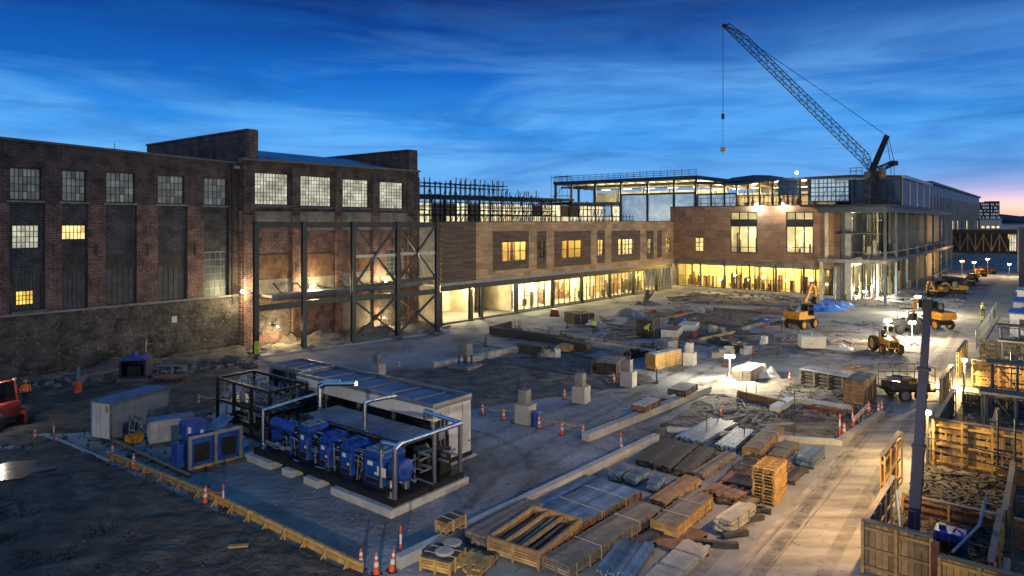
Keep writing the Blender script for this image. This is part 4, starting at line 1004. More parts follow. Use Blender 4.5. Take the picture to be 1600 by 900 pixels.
def slat_crate(label, C, A, B, h, mat, topm=None, name='timber_crate', cat='crate', group=None, lift=0.0, open_top=False, nb=None):
    c, L, W_, rz = frame3(C, A, B, lift); t = thing(name, label, cat, (c.x, c.y, .006 + lift), rz, group)
    s = MB(); z = .12; k = 0
    while z < h - .05:
        e = min(.08, h - z - .01)
        for y0, y1 in ((-.02, .01), (W_ - .01, W_ + .02)): s.box(0, L, y0, y1, z, z + e)
        for x0, x1 in ((-.02, .01), (L - .01, L + .02)): s.box(x0, x1, .012, W_ - .012, z, z + e)
        z += .1
    s.build('slats', mat, t)
    b = MB(); n_ = nb or max(3, int(L / .7))
    for i in range(n_ + 1):
        x = L * i / n_
        for y in (-.045, W_ + .022): b.box(x - .05, x + .05, y, y + .022, .02, h)
    for i in range(3):
        y = W_ * i / 2
        for x in (-.045, L + .022): b.box(x, x + .022, y - .05, y + .05, .02, h - .01)
    b.build('batten', mat, t)
    i_ = MB()
    if open_top:
        for y in (0, W_ * .34, W_ * .67, W_): i_.box(0, L, y - .05, y + .05, h - .1, h + .04)
        for x in (0, L): i_.box(x - .05, x + .05, .052, W_ - .052, h - .09, h + .05)
        i_.build('top_rail', mat, t); i2 = MB()
        for i in range(16): y = .15 + rng.random() * (W_ - .3); z = .15 + rng.random() * (h * .5); i2.bar((.15, y, z), (L - .15, y + rng.uniform(-.1, .1), z + rng.uniform(-.1, .1)), .14, .06)
        i2.build('loose_boards', m_woodg, t)
    else:
        y = 0
        while y < W_ - .02: i_.box(.0, L, y + .008, min(W_, y + .22) - .008, h - .02, h + .01 + rng.uniform(0, .008)); y += .22
        i_.box(.03, L - .03, .03, W_ - .03, .1, h - .03); i_.build('lid', topm or mat, t)
        straps(t, L, W_, h + .012, [L * .3, L * .72], m_woodw)
    sk = MB()
    for y in (.1, W_ / 2, W_ - .1): sk.box(0, L, y - .06, y + .06, 0, .115)
    sk.build('skid', m_woodd, t); return t
def pallets(label, C, A, B, nlev, mat, lift=0.0, group=GS):
    c, L, W_, rz = frame3(C, A, B); t = thing('pallet_stack', label, 'pallets', (c.x, c.y, .006 + lift), rz, group)
    for k in range(nlev):
        m = MB(); z = k * .145 + .001; jx, jy = rng.uniform(-.03, .03), rng.uniform(-.03, .03)
        for y in (0.05, W_ / 2, W_ - .05): m.box(jx, L + jx, jy + y - .05, jy + y + .05, z + .022, z + .118)
        for i in range(7): x = (L - .1) * i / 6; m.box(x + jx, x + .1 + jx, jy, W_ + jy, z + .119, z + .141)
        for i in range(3): x = (L - .1) * i / 2; m.box(x + jx, x + .1 + jx, jy, W_ + jy, z, z + .021)
        m.build('pallet', mat, t)
    straps(t, L, W_, nlev * .145 + .01, [L * .5], m_woody); return t
pallets('tall bright yellow pallet stack on the slab edge beside the road', (1210, 793), (1174, 785), (1229, 773), 11, m_woody)
stack('loose stack of pale white topped planks nearest the road kerb', (1142, 839), (1111, 830), (1181, 811), .56, m_woodw, .17, .09, 2, 3, .12)
slat_crate('big yellow slatted crate with brown plank lid between pale planks and long pile', (1058, 846), (1019, 834), (1112, 798), .58, m_woody, m_woodg)
stack('low yellowish timber stack behind the big yellow slatted crate', (1040, 800), (1014, 787), (1097, 760), .32, m_wood, .14, .09, 3, 4, .08)
stack('long grey batten stack running off the bottom edge of the photo', (1052, 925), (1004, 905), (1112, 868), .34, m_woodw, .16, .1, 2, 2, .16)
slat_crate('longest grey brown banded pile at the bottom centre of the timber yard', (890, 908), (843, 896), (1034, 812), .5, m_woodg, m_woodg, 'timber_pile', 'timber pile', nb=16)
slat_crate('wide open topped timber frame holding loose boards in three lanes', (842, 893), (767, 865), (908, 838), .66, m_wood, None, 'open_crate', 'crate', open_top=True)
stack('narrow banded timber pile against the yard wall left of the open frame', (757, 862), (731, 843), (848, 806), .55, m_woodg, .22, .09, 3, 6, .03)
slat_crate('wide blue topped pack with rusty front boards behind the open frame', (911, 832), (857, 803), (1001, 782), .42, m_woodb, m_bsteel, 'timber_pile', 'timber pile', nb=9)
stack('flat blue metal sheets lying against the yard wall', (853, 797), (829, 789), (930, 752), .2, m_bsteel, .3, .05, 0, 9, .03, 'sheet_pile', 'sheet pile')
stack('dark beam pile nearest the yard wall', (1020, 733), (994, 723), (1066, 698), .28, m_woodd, .18, .12, 2, 4)
stack('dark beam pile second from the yard wall', (1048, 741), (1022, 730), (1094, 705), .3, m_woodd, .18, .12, 2, 4)
stack('dark beam pile third from the yard wall with lighter top boards', (1080, 749), (1052, 739), (1120, 711), .3, m_woodd, .2, .12, 2, 4)
stack('narrow brownish beam pile fourth from the yard wall beside the pallets', (1098, 752), (1082, 745), (1146, 717), .32, m_woodg, .2, .12, 1, 4)
stack('broad bundle of pale blue steel lengths under the far yard wall', (1096, 699), (1046, 688), (1150, 667), .3, m_bsteel, .14, .1, 1, 9, .25, 'steel_bundle', 'steel bundle')
stack('darker blue steel bundle right of the broad pale bundle', (1148, 711), (1112, 703), (1181, 683), .34, m_bsteel, .12, .1, 1, 9, .2, 'steel_bundle', 'steel bundle')
slat_crate('square weathered crate stack at the right end of the blue steel bundles', (1188, 719), (1168, 711), (1224, 682), .55, m_wood, m_woodg)
stack('brown plank stack behind the tall yellow pallets', (1224, 727), (1199, 718), (1250, 703), .36, m_woodg, .2, .08, 1, 4)
stack('blue topped pallet load of boards at the right edge of the slab', (1270, 735), (1242, 726), (1291, 716), .52, m_bsteel, .2, .08, 1, 3, .1)
for lab, C, A_, B_ in (('small dark strapped pack closest to the yard wall', (969, 757), (949, 750), (987, 744)), ('small dark strapped pack in the middle of its row', (993, 762), (976, 754), (1015, 749)),
                   ('small dark strapped pack nearest the yellowish timber stack', (1027, 772), (1012, 766), (1041, 757))):
    stack(lab, C, A_, B_, .45, m_bsteel, .2, .1, 1, 4)
stack('splintered low pile of brown timber left of the pale white planks', (1146, 793), (1098, 771), (1172, 781), .32, m_woodb, .16, .08, 1, 2, .2)
stack('dark blue steel lengths heaped at the bottom edge beside the longest pile', (990, 915), (930, 890), (1024, 864), .25, m_bsteel, .1, .07, 0, 5, .3, 'steel_bundle', 'steel bundle')
stack('flat brown boarding mat lying between beam piles and pallets', (1178, 768), (1117, 752), (1204, 737), .16, m_woodb, .25, .05, 0, 9, .03, 'board_mat', 'boards')
stack('flat dark boards lying between big crate and batten stack', (1066, 868), (995, 850), (1105, 838), .12, m_woodb, .3, .05, 0, 9, .05, 'board_mat', 'boards')
stack('thin grey boards lying right of the tall pallet stack', (1240, 760), (1222, 752), (1265, 738), .16, m_woodd, .12, .05, 0, 9, .25, 'board_mat', 'boards')
for lab, C, A_, B_, hh_, mt in (('thin long board row squeezed between longest pile and blue topped pack', (935, 838), (922, 832), (1018, 795), .3, m_woodd), ('thin long plank row on the near side of the longest pile', (960, 885), (940, 875), (1040, 836), .22, m_woodd),
                      ('narrow tan plank row between big crate and yellowish stack', (1072, 812), (1056, 803), (1118, 780), .3, m_wood), ('narrow blue grey row right of the flat blue sheets', (880, 806), (860, 797), (952, 757), .24, m_bsteel),
                      ('low pale plank row in front of the splintered pile', (1162, 802), (1140, 794), (1190, 786), .2, m_woodg), ('narrow dark row beyond the brown boarding mat', (1165, 745), (1146, 737), (1196, 722), .26, m_woodd),
                      ('low tan row between tall pallets and brown stack', (1215, 750), (1196, 742), (1238, 732), .3, m_wood)):
    stack(lab, C, A_, B_, hh_, mt, .13, .07, 2, 3, .16)
# dunnage timbers sticking out beside the road edge
for lab, p, q in (('black sleeper end poking out below the tall pallet stack', (1163, 796), (1205, 804)), ('black sleeper end poking out right of the pale planks, upper one', (1155, 806), (1196, 799)),
                  ('black sleeper end poking out right of the pale planks, middle one', (1160, 818), (1192, 812)), ('short black sleeper below the pale white planks', (1130, 842), (1168, 836)), ('long black sleeper between pale planks and batten stack', (1085, 852), (1154, 857))):
    m = MB(); a, b = G(*p), G(*q); m.bar(a + Vector((0, 0, .12)), b + Vector((0, 0, .12)), .2, .2); tag(m.build('sleeper', m_woodd), lab, 'timber', 'black sleepers on the slab')
# crates by the near wall end
slat_crate('small crate with red painted end standing on the yard wall', (698, 838), (686, 830), (727, 823), .5, m_wood, m_woodd, lift=.41)
t = slat_crate('yellow open crate holding two pale discs at the bottom edge', (703, 903), (667, 886), (726, 880), .55, m_woody, m_woodd)
m = MB(); m.lathe((.5, .5, .565), [(.33, 0), (.36, .05), (.3, .09)], 14); m.lathe((1.2, .55, .565), [(.33, 0), (.36, .05), (.3, .09)], 14); m.build('disc', m_woodw, t)
m = MB(); m.box(-.05, -.022 - .026, .2, .7, .25, .6); 
stack('leaning yellow boards and offcuts at the bottom left of the yard', (752, 905), (705, 893), (775, 880), .3, m_woody, .15, .07, 0, 2, .3, 'offcut_pile', 'timber pile')

# low walls -----------------------------------------------------------------
def low_wall(name, label, p, q, h, wd, mat, cat='wall', z=0.0):
    a, b = G(*p), G(*q); d = b - a; mb = MB(); L = d.length; n = max(1, int(L / 3))
    for i in range(n):
        e = .006; mb.box(L * i / n + e, L * (i + 1) / n - e, 0, wd, -.05, h + rng.uniform(-.006, .006))
    o = mb.build(name, mat, None, (a.x, a.y, z), math.atan2(d.y, d.x)); return tag(o, label, cat, 'low walls and boards across the yard')
low_wall('retaining_wall', 'long low concrete wall along the left side of the timber yard', (626, 890), (1030, 690), .42, .36, m_conc)
low_wall('retaining_wall', 'low concrete wall closing the far end of the timber yard slab', (1042, 676), (1240, 692), .3, .35, m_conc)
low_wall('retaining_wall', 'short concrete wall continuing to the road kerb beside the barriers', (1240, 692), (1316, 697), .28, .35, m_conc)
low_wall('upstand', 'rounded kerb beam rising from the wall end toward the parked trailer', (1316, 697), (1385, 650), .3, .4, m_concd)
low_wall('kerb_beam', 'long pale concrete kerb beam carrying two stacked block packs', (920, 691), (1112, 613), .45, .5, m_conc)
low_wall('kerb_beam', 'pale concrete beam lying in front of the pier with legs', (678, 577), (757, 564), .55, .5, m_conc)
low_wall('kerb_beam', 'pale concrete beam running back from the pier with legs', (745, 564), (828, 548), .55, .5, m_conc)
low_wall('kerb_beam', 'grey concrete beam along the back of the dark excavation', (915, 541), (1038, 560), .6, .4, m_conc)
low_wall('formwork_wall', 'dark shuttered wall of the first pit in front of the glazing', (768, 524), (896, 541), .9, .3, m_woodd)
low_wall('formwork_wall', 'dark shuttered wall at the side of the first pit', (768, 523), (800, 514), .9, .3, m_woodd)
low_wall('timber_edge', 'yellow timber edge board beyond the excavation', (893, 531), (1000, 545), .35, .2, m_woody)
low_wall('timber_edge', 'brown timber edge board behind the white striped crate', (1000, 545), (1046, 552), .4, .2, m_woodb)
low_wall('timber_edge', 'thin yellow timber lying along the pale kerb beam', (915, 676), (975, 652), .15, .15, m_woody)
low_wall('kerb_beam', 'white L shaped kerb block right of the broken slab', (1217, 648), (1244, 633), .5, .6, m_white)
low_wall('kerb_beam', 'pale kerb running from the L shaped block to the barrier corner', (1244, 632), (1330, 645), .4, .5, m_conc)
low_wall('timber_edge', 'rusty shutter board under the pale kerb by the barriers', (1262, 642), (1325, 652), .35, .1, m_rust)
low_wall('formwork_wall', 'dark board wall with stakes behind the broken slab', (1152, 622), (1226, 640), .55, .15, m_woodb)
low_wall('timber_edge', 'yellow board along the second pit beside the toolbox workers', (1000, 510), (1090, 489), .3, .3, m_woody)
low_wall('timber_edge', 'long brown board crossing the middle pits', (1040, 498), (1160, 512), .3, .3, m_woodb)
low_wall('timber_edge', 'long yellow board in front of the excavator pit', (1095, 532), (1150, 521), .25, .3, m_woody)
low_wall('timber_edge', 'brown board edge at the far pit below the yellow windows', (1115, 485), (1220, 492), .4, .3, m_woodb)
low_wall('kerb_beam', 'pale beam pointing at the wheeled excavator', (1160, 517), (1235, 497), .35, .4, m_concd)
low_wall('formwork_wall', 'dark timber block at the left back corner of the excavation', (808, 551), (846, 557), .9, 1.0, m_woodd)
low_wall('formwork_wall', 'dark timber block in the middle of the excavation edge', (868, 542), (916, 553), .9, .8, m_woodd)
low_wall('timber_edge', 'dark hose berm along the near side of the excavation', (762, 566), (1000, 603), .12, .15, m_woodd)

# board fence of the plant compound: long yellow formwork edge
def edge_form(label, p, q, h, mat, n):
    a, b = G(*p), G(*q); d = b - a; L = d.length
    t = thing('formwork_edge', label, 'formwork', (a.x, a.y, 0), math.atan2(d.y, d.x), 'low walls and boards across the yard')
    m = MB(); m.box(0, L, 0, .05, .02, h * .48); m.box(0, L, .003, .053, h * .52, h); m.box(0, L, -.1, -.003, h - .06, h + .01); m.build('board', mat, t)
    for i in range(n):
        x = L * (i + .5) / n; s = MB(); s.box(x - .035, x + .035, -.17, -.104, 0, h + .05); s.bar((x, -.35, .02), (x, -.15, h * .7), .05); s.build('stake', mat, t)
    return t
edge_form('long yellow formwork edge board from the cones to the bottom of the photo', (330, 783), (566, 898), .42, m_woody, 8)
edge_form('weathered far half of the formwork edge left of the cones', (168, 716), (330, 783), .42, m_wood, 6)
edge_form('low grey kerb form at the far left corner of the plant compound', (82, 686), (168, 722), .15, m_conc, 4)
edge_form('timber edge beam under the blue chillers', (172, 690), (296, 748), .25, m_woodg, 6)

# ================================================================== concrete piers
def pier(label, x, y, sc, kind=0):
    p = G(x, y); t = thing('concrete_pier', label, 'pier', (p.x, p.y, 0), UA + .12, 'concrete piers in the yard')
    b, h1, b2, h2 = .5 * sc, 1.15 * sc, .3 * sc, .9 * sc
    if kind == 0:
        m = MB(); m.box(-b, b, -b, b, -.1, h1); m.build('base', m_conc, t, bevel=.03)
        m = MB(); m.box(-b2 - .1, b2 - .1, -b2, b2, h1 + .002, h1 + h2); m.build('stem', m_concd, t, bevel=.02)
        m = MB()
        for i in (-1, 1):
            for j in (-1, 1): m.tube((i * .15 - .1, j * .15, h1 + h2), (i * .15 - .1, j * .15, h1 + h2 + .3), .02, 5)
        m.build('anchor_bolt', m_rust, t)
    else:
        m = MB(); m.box(-.45, .45, -.45, .45, 1.1, 2.1); m.build('stem', m_concd, t, bevel=.02)
        m = MB()
        for i in (-1, 1):
            for j in (-1, 1): m.box(i * .38 - .06, i * .38 + .06, j * .38 - .06, j * .38 + .06, 0, 1.098)
        m.build('leg', m_steel, t); m = MB(); m.box(-1.1, 1.1, -1.0, 1.0, .0, .3); m.build('base', m_concd, t)
        m = MB()
        for i in (-1, 1): m.tube((i * .2, 0, 2.1), (i * .2, 0, 2.5), .03, 5)
        m.build('anchor_bolt', m_rust, t)
pier('largest concrete pier with a blue drum at its foot', 821, 660, 1.0)
pier('concrete pier second in the row with broad pale base', 908, 628, .98)
pier('concrete pier beside the dark crate, third in the row', 982, 603, .98)
pier('concrete pier at the end of the yellow crate', 1078, 570, .95)
pier('dark pier stem standing on four steel legs near the pale beams', 727, 575, .9, 1)
pier('lone concrete pier behind the white plant enclosure roof', 591, 587, .85)
def drum(label, p, mat, r=.3, h=.9):
    m = MB(); m.lathe((0, 0, 0), [(r, 0), (r * 1.04, .02), (r, .04), (r, h * .33), (r * 1.04, h * .35), (r, h * .37), (r, h * .66), (r * 1.04, h * .68), (r, h * .7), (r, h - .03), (r * 1.04, h)], 16)
    tag(m.build('drum', mat, None, p, smooth=False), label, 'drum')
drum('blue steel drum at the foot of the largest pier', G(837, 666), m_blue)

# ================================================================== packs and crates across the yard
slat_crate('long white striped yellow crate beside the last pier', (1024, 580), (1010, 577), (1064, 570), 1.35, m_woody, m_conc)
slat_crate('dark open crate beside the third pier', (962, 587), (937, 580), (980, 575), .95, m_woodd, m_woodg)
slat_crate('pinkish brick pack resting on the pale kerb beam', (1007, 646), (1000, 640), (1031, 634), .42, m_woodb, m_conc, 'block_pack', 'brick pack', lift=.46)
slat_crate('dark block pack resting near the far end of the kerb beam', (1071, 621), (1065, 614), (1089, 610), .45, m_woodd, m_concd, 'block_pack', 'brick pack', lift=.46)
slat_crate('dark toolbox crate in front of the glazed bays', (898, 507), (897, 502), (928, 505), 1.2, m_woodd, m_woodd)
slat_crate('small pale steel box left of the last pier', (1044, 551), (1041, 546), (1058, 548), 1.0, m_grey, m_grey, 'steel_box', 'box')
slat_crate('white wrapped pallet load beside the lamp post', (1172, 600), (1153, 594), (1196, 588), 1.0, m_woodw, m_white, 'wrapped_load', 'pallet load')
slat_crate('yellow stacked crates at the end of the dark pipe rack', (1349, 637), (1328, 630), (1368, 622), 1.7, m_wood, m_woodg)
# pipe rack
r0 = G(1251, 603); r1 = G(1340, 621); d = r1 - r0
pr_ = thing('pipe_rack', 'long dark rack of pipes with grey top beside sandy heap', 'pipe rack', (r0.x, r0.y, 0), math.atan2(d.y, d.x))
m = MB(); L = d.length
for i in range(5):
    for j in range(4): m.tube((0, .2 + i * .3, .2 + j * .26), (L, .2 + i * .3, .2 + j * .26), .12, 8)
m.build('pipes', m_woodd, pr_); m = MB(); m.box(-.1, L + .1, 0, 1.7, 1.25, 1.33); m.build('top_sheet', m_steelg, pr_); m = MB()
for i in range(5): x = L * i / 4; m.box(x - .05, x + .05, -.06, .04, 0, 1.245); m.box(x - .05, x + .05, 1.6, 1.7, 0, 1.245)
m.build('post', m_woodg, pr_)
low_wall('timber_beam', 'thick yellow beam lying behind the dark pipe rack', (1292, 588), (1335, 591), .5, .6, m_yellow, 'beam')
# white site box
p = G(1252, 546); wbx = thing('site_box', 'white painted site box standing alone in the open yard', 'box', (p.x, p.y, 0), R(-8))
m = MB(); m.box(0, 2.3, 0, 1.3, .12, 1.2); m.build('body', m_white, wbx, bevel=.03); m = MB(); m.box(-.05, 2.35, -.05, 1.35, 1.203, 1.27); m.build('lid', m_white, wbx); m = MB(); m.box(.1, 2.2, .1, .3, 0, .119); m.box(.1, 2.2, 1.0, 1.2, 0, .119); m.build('skid', m_woodd, wbx)
m = MB(); m.box(.7, 1.1, -.012, -.003, .5, .62); m.box(1.3, 1.7, -.012, -.003, .8, .92); m.build('latch', m_steelg, wbx)
m = MB(); m.tube((1.2, .6, 1.27), (1.2, .6, 1.5), .06, 8); m.build('vent', m_steelg, wbx)
# tarpaulin heaps, sacks and pipes
def heap(name, label, cat, x, y, rx, ry, h, mat, seed, group=None):
    p = G(x, y); mb = MB(); nu, nv = 26, 10; vs = []
    for j in range(nv + 1):
        for i in range(nu):
            t = 2 * math.pi * i / nu; rr = j / nv; n_ = noise.noise(Vector((math.cos(t) * rr * 3, math.sin(t) * rr * 3, seed)))
            k = 1 + .35 * noise.noise(Vector((math.cos(t) * 1.5, math.sin(t) * 1.5, seed + 5)))
            vs.append((rx * k * rr * math.cos(t), ry * k * rr * math.sin(t), max(-.03, h * (1 - rr ** 2) * (.8 + 1.0 * n_)) - (.04 if j == nv else 0)))
    fs = [(j * nu + i, j * nu + (i + 1) % nu, (j + 1) * nu + (i + 1) % nu, (j + 1) * nu + i) for j in range(nv) for i in range(nu)]
    mb._q(vs, [f[::-1] for f in fs], 0); o = mb.build(name, mat, None, (p.x, p.y, .01), smooth=True); return tag(o, label, cat, group)
heap('tarpaulin', 'blue tarpaulin heap behind the wheeled excavator', 'tarpaulin', 1282, 485, 3.6, 1.8, .9, m_bluet, 2)
heap('tarpaulin', 'second crumpled blue tarpaulin by the foot of the stair core', 'tarpaulin', 1302, 478, 3.0, 2.2, .9, m_bluet, 7)
heap('tarpaulin', 'white crumpled sheeting behind the wrapped pallet load', 'sheeting', 1195, 591, 1.2, .9, .9, m_white, 11)
heap('sandbag_pile', 'pale bags and sheeting dumped right of the white site box', 'bags', 1312, 546, 1.5, 1.0, .5, m_white, 13)
heap('soil_heap', 'stump like earth heap in front of the far glazing', 'heap', 1008, 476, 2.4, 1.2, .5, m_soil, 17)
heap('soil_heap', 'brown soil heap under the yellow lit windows', 'heap', 1092, 465, 4.5, 1.4, .45, m_soil, 19)
heap('soil_heap', 'long low soil heap in the middle of the far yard', 'heap', 1190, 488, 4.0, 1.6, .3, m_soil, 23)
heap('soil_heap', 'grey heap of wrapped pipe near the toolbox crate', 'heap', 985, 494, 2.4, 1.1, .9, m_concd, 29)
heap('sand_heap', 'sandy heap spread around the tall lamp post', 'heap', 1128, 600, 2.2, 1.4, .35, m_sand, 31)
heap('rubble_heap', 'rubble heap at the foot of the open steel corner', 'heap', 1352, 475, 3.2, 1.8, .7, m_sand, 37)
heap('rubble_heap', 'rubble heap along the base of the open steel building', 'heap', 1412, 466, 3.5, 1.6, .9, m_rock, 39)
heap('rubble_heap', 'rubble pile against the mill below the wall lamp', 'heap', 440, 535, 2.4, 1.2, 1.1, m_soil, 43)
heap('rubble_heap', 'rubble pile behind the second steel column', 'heap', 505, 532, 2.8, 1.2, .9, m_rock, 47)
heap('rubble_heap', 'rubble pile under the crossed braces of the steel frame', 'heap', 590, 522, 3.0, 1.2, .9, m_rock, 53)
m = MB(); p = G(1012, 474); m.tube((-.3, 0, 0), (0, 0, 2.1), .5, 9, .32); m.tube((.2, .2, .8), (.9, 0, 1.9), .2, 7, .12)
tag(m.build('tree_stump', m_woodd, None, (p.x, p.y, 0)), 'dark upright stump standing on the earth heap', 'stump')

# scattered stone and offcuts nobody could count ------------------------------------
def scatter(name, quad_px, n, smin, smax, mat, flat=.6, planks=0.0, z=.02):
    c = [G(*q) for q in quad_px]; mb = MB()
    for i in range(n):
        u, v = rng.random(), rng.random(); p = (c[0] * (1 - u) + c[1] * u) * (1 - v) + (c[3] * (1 - u) + c[2] * u) * v
        s = smin + (smax - smin) * rng.random() ** 3; a = rng.random() * 6.28; ca, sa = math.cos(a), math.sin(a)
        if rng.random() < planks:
            l = s * 6; mb.bar((p.x - l * ca, p.y - l * sa, z + s * .2), (p.x + l * ca, p.y + l * sa, z + s * rng.uniform(.2, .7)), s, s * .4)
        else:
            k = [Vector((dx_ * s * rng.uniform(.5, 1), dy_ * s * rng.uniform(.5, 1), z + (dz_ * s * flat * rng.uniform(.6, 1.1) if dz_ else -.1))) for dx_, dy_, dz_ in ((-1, -1, 0), (1, -1, 0), (1, 1, 0), (-1, 1, 0), (-.7, -.7, 1), (.7, -.7, 1), (.7, .7, 1), (-.7, .7, 1))]
            k = [Vector((p.x + q.x * ca - q.y * sa, p.y + q.x * sa + q.y * ca, q.z)) for q in k]
            mb._q(k, [(4, 5, 6, 7), (0, 1, 5, 4), (1, 2, 6, 5), (2, 3, 7, 6), (3, 0, 4, 7)], 0)
    return tag(mb.build(name, mat), kind='stuff')
scatter('rubble', [(-120, 628), (400, 575), (398, 546), (-120, 590)], 1300, .06, .45, m_rock, .7, .05, .15)
scatter('rubble', [(-200, 960), (300, 960), (180, 800), (-200, 760)], 2600, .015, .09, m_rockd, .6, .02, .12)
scatter('rubble', [(-200, 800), (330, 800), (330, 640), (-200, 640)], 1200, .02, .11, m_rockd, .5, .12, .08)
scatter('rubble', [(300, 960), (560, 960), (560, 905), (330, 790)], 350, .02, .08, m_rockd, .6, .05, .1)
scatter('gravel', [(380, 890), (760, 890), (780, 720), (420, 730)], 1500, .015, .07, m_rock, .5, .02, 0)
scatter('gravel', [(720, 790), (960, 740), (1050, 600), (650, 620)], 1000, .02, .09, m_rock, .5, .05, 0)
scatter('rubble', [(400, 556), (690, 520), (690, 505), (400, 540)], 700, .06, .4, m_rock, .7, .25, .05)
scatter('debris', [(640, 660), (1040, 590), (1240, 480), (760, 520)], 700, .04, .2, m_woodg, .5, .5, .02)
scatter('debris', [(900, 560), (1240, 545), (1240, 475), (980, 470)], 260, .05, .25, m_rock, .7, .4, .05)
scatter('rubble', [(1100, 680), (1230, 680), (1210, 620), (1120, 618)], 260, .05, .25, m_rock, .4, .2, .08)
scatter('gravel', [(1180, 655), (1370, 660), (1370, 600), (1240, 595)], 1200, .04, .18, m_rock, .6, .15, .12)
scatter('debris', [(1180, 560), (1440, 590), (1440, 505), (1230, 500)], 400, .05, .22, m_woodg, .5, .4, .03)
scatter('rubble', [(1040, 475), (1420, 482), (1420, 455), (1060, 458)], 600, .08, .45, m_rock, .7, .3, .05)
scatter('gravel', [(1150, 905), (1345, 905), (1470, 600), (1400, 600)], 700, .012, .05, m_rock, .5, .02, 0)
scatter('debris', [(660, 900), (1150, 900), (1280, 700), (1060, 690)], 180, .02, .07, m_woodg, .5, .6, 0)
scatter('debris', [(1400, 480), (1500, 490), (1530, 440), (1470, 430)], 260, .08, .4, m_rock, .7, .3, .05)

# ================================================================== cones and posts
cones = thing('traffic_cone', 'orange and white traffic cone next to the formwork edge, nearest to its middle', 'cone', G(321, 786), 0, 'traffic cones')
m = MB(); m.box(-.2, .2, -.2, .2, 0, .04); m.build('base', m_rubber, cones)
def coneseg(z0, z1, mat, nm): 
    r = lambda z: .15 - .118 * z; q = MB(); q.lathe((0, 0, 0), [(r(z0), .04 + z0), (r(z1), .04 + z1)], 14); q.build(nm, mat, cones, smooth=False)
coneseg(0, .3, m_orange, 'cone_body'); coneseg(.302, .5, m_white, 'reflective_band'); coneseg(.502, .62, m_orange, 'cone_body'); coneseg(.622, .76, m_white, 'reflective_band'); coneseg(.762, .92, m_orange, 'cone_body'); cones.scale = (.82,) * 3
for x, y, lab in ((209, 733, 'traffic cone standing alone below the blue chiller'), (176, 717, 'traffic cone with fallen tape below the grey container'), (55, 689, 'dark worn traffic cone at the far left near the red machine'),
                  (310, 635, 'traffic cone tied to the black pipework frame'), (564, 891, 'traffic cone at the end of the yellow formwork edge'), (588, 897, 'dirty traffic cone among rubble near the wall end'),
                  (612, 893, 'leaning traffic cone just left of the wall end'), (754, 648, 'traffic cone on the tape line behind the white enclosure'), (787, 656, 'traffic cone just left of the largest pier'),
                  (842, 669, 'traffic cone just right of the blue drum'), (878, 679, 'traffic cone standing alone between drum and kerb beam'), (911, 683, 'traffic cone at the near end of the kerb beam'),
                  (882, 624, 'traffic cone just left of the second pier'), (959, 598, 'traffic cone between dark crate and third pier'), (971, 713, 'traffic cone on the yard wall side of the open ground'),
                  (624, 578, 'small far traffic cone right of the lone pier'), (1319, 681, 'traffic cone by the kerb, nearest of the striped barrier row'), (1358, 646, 'traffic cone at the far end of the striped barrier row'),
                  (1260, 629, 'traffic cone beyond the L shaped kerb block'), (1218, 637, 'traffic cone left of the L shaped kerb block'), (1126, 649, 'traffic cone among the broken slab pieces'),
                  (1234, 596, 'traffic cone between wrapped load and pipe rack'), (1373, 648, 'yellowish traffic cone on the road side of the barriers'), (1378, 644, 'traffic cone touching the yellowish one by the trailer')):
    c = copy_tree(cones); c.scale = (.82,) * 3; c.location = G(x, y); c['label'] = lab; c.rotation_euler.z = rng.random()
    if 'leaning' in lab: c.rotation_euler.y = .12
posts = None
def marker_post(label, x, y, h=1.1, base=True):
    global posts
    p = G(x, y)
    if posts is None:
        posts = thing('marker_post', label, 'post', p, 0, 'marker posts and tape')
        m = MB(); m.tube((0, 0, .05), (0, 0, h), .04, 8); m.build('pole', m_orange, posts); m = MB(); m.tube((0, 0, h * .45), (0, 0, h * .75), .043, 8); m.build('reflective_band', m_white, posts); m = MB(); m.lathe((0, 0, 0), [(.22, 0), (.2, .06), (.06, .09)], 10); m.build('base', m_rubber, posts)
    else:
        o = copy_tree(posts); o.location = p; o['label'] = label; o.scale.z = h / 1.1
marker_post('thin red marker post joined by tape to the middle cone', 349, 796)
marker_post('tall red marker post beside the yard wall end', 626, 872, 1.2)
marker_post('brown marker stake at the far left formwork corner', 84, 690, 1.2)
marker_post('red marker post in the striped barrier row, left of the cone', 1312, 684, 1.4)
marker_post('red marker post in the middle of the striped barrier row', 1332, 671, 1.3)
marker_post('red marker post on the far yard wall by the blue steel', 970, 712, 1.3)
marker_post('tall thin red marker post in front of the mill plinth', 228, 575, 3.0)
def tape(label, pts, mat, z=.75, sag=.15):
    mb = MB()
    for a, b in zip(pts, pts[1:]):
        a, b = G(*a) + Vector((0, 0, z)), G(*b) + Vector((0, 0, z)); n = 6
        P = [a.lerp(b, i / n) - Vector((0, 0, sag * 4 * (i / n) * (1 - i / n))) for i in range(n + 1)]
        for p, q in zip(P, P[1:]): mb.bar(p, q, .008, .06)
    tag(mb.build('barrier_tape', mat), label, 'tape', 'marker posts and tape')
tape('red and white tape between middle cone and thin red post', [(321, 786), (349, 796)], m_orange)
tape('yellow tape from the drum to the kerb beam', [(842, 669), (878, 679), (911, 683)], m_yellow)
tape('pale tape along the dug soil left of the largest pier', [(754, 648), (787, 656), (815, 650)], m_woody, .6)
tape('pale tape from black pipework frame to its cone', [(310, 635), (336, 640)], m_white, .8)
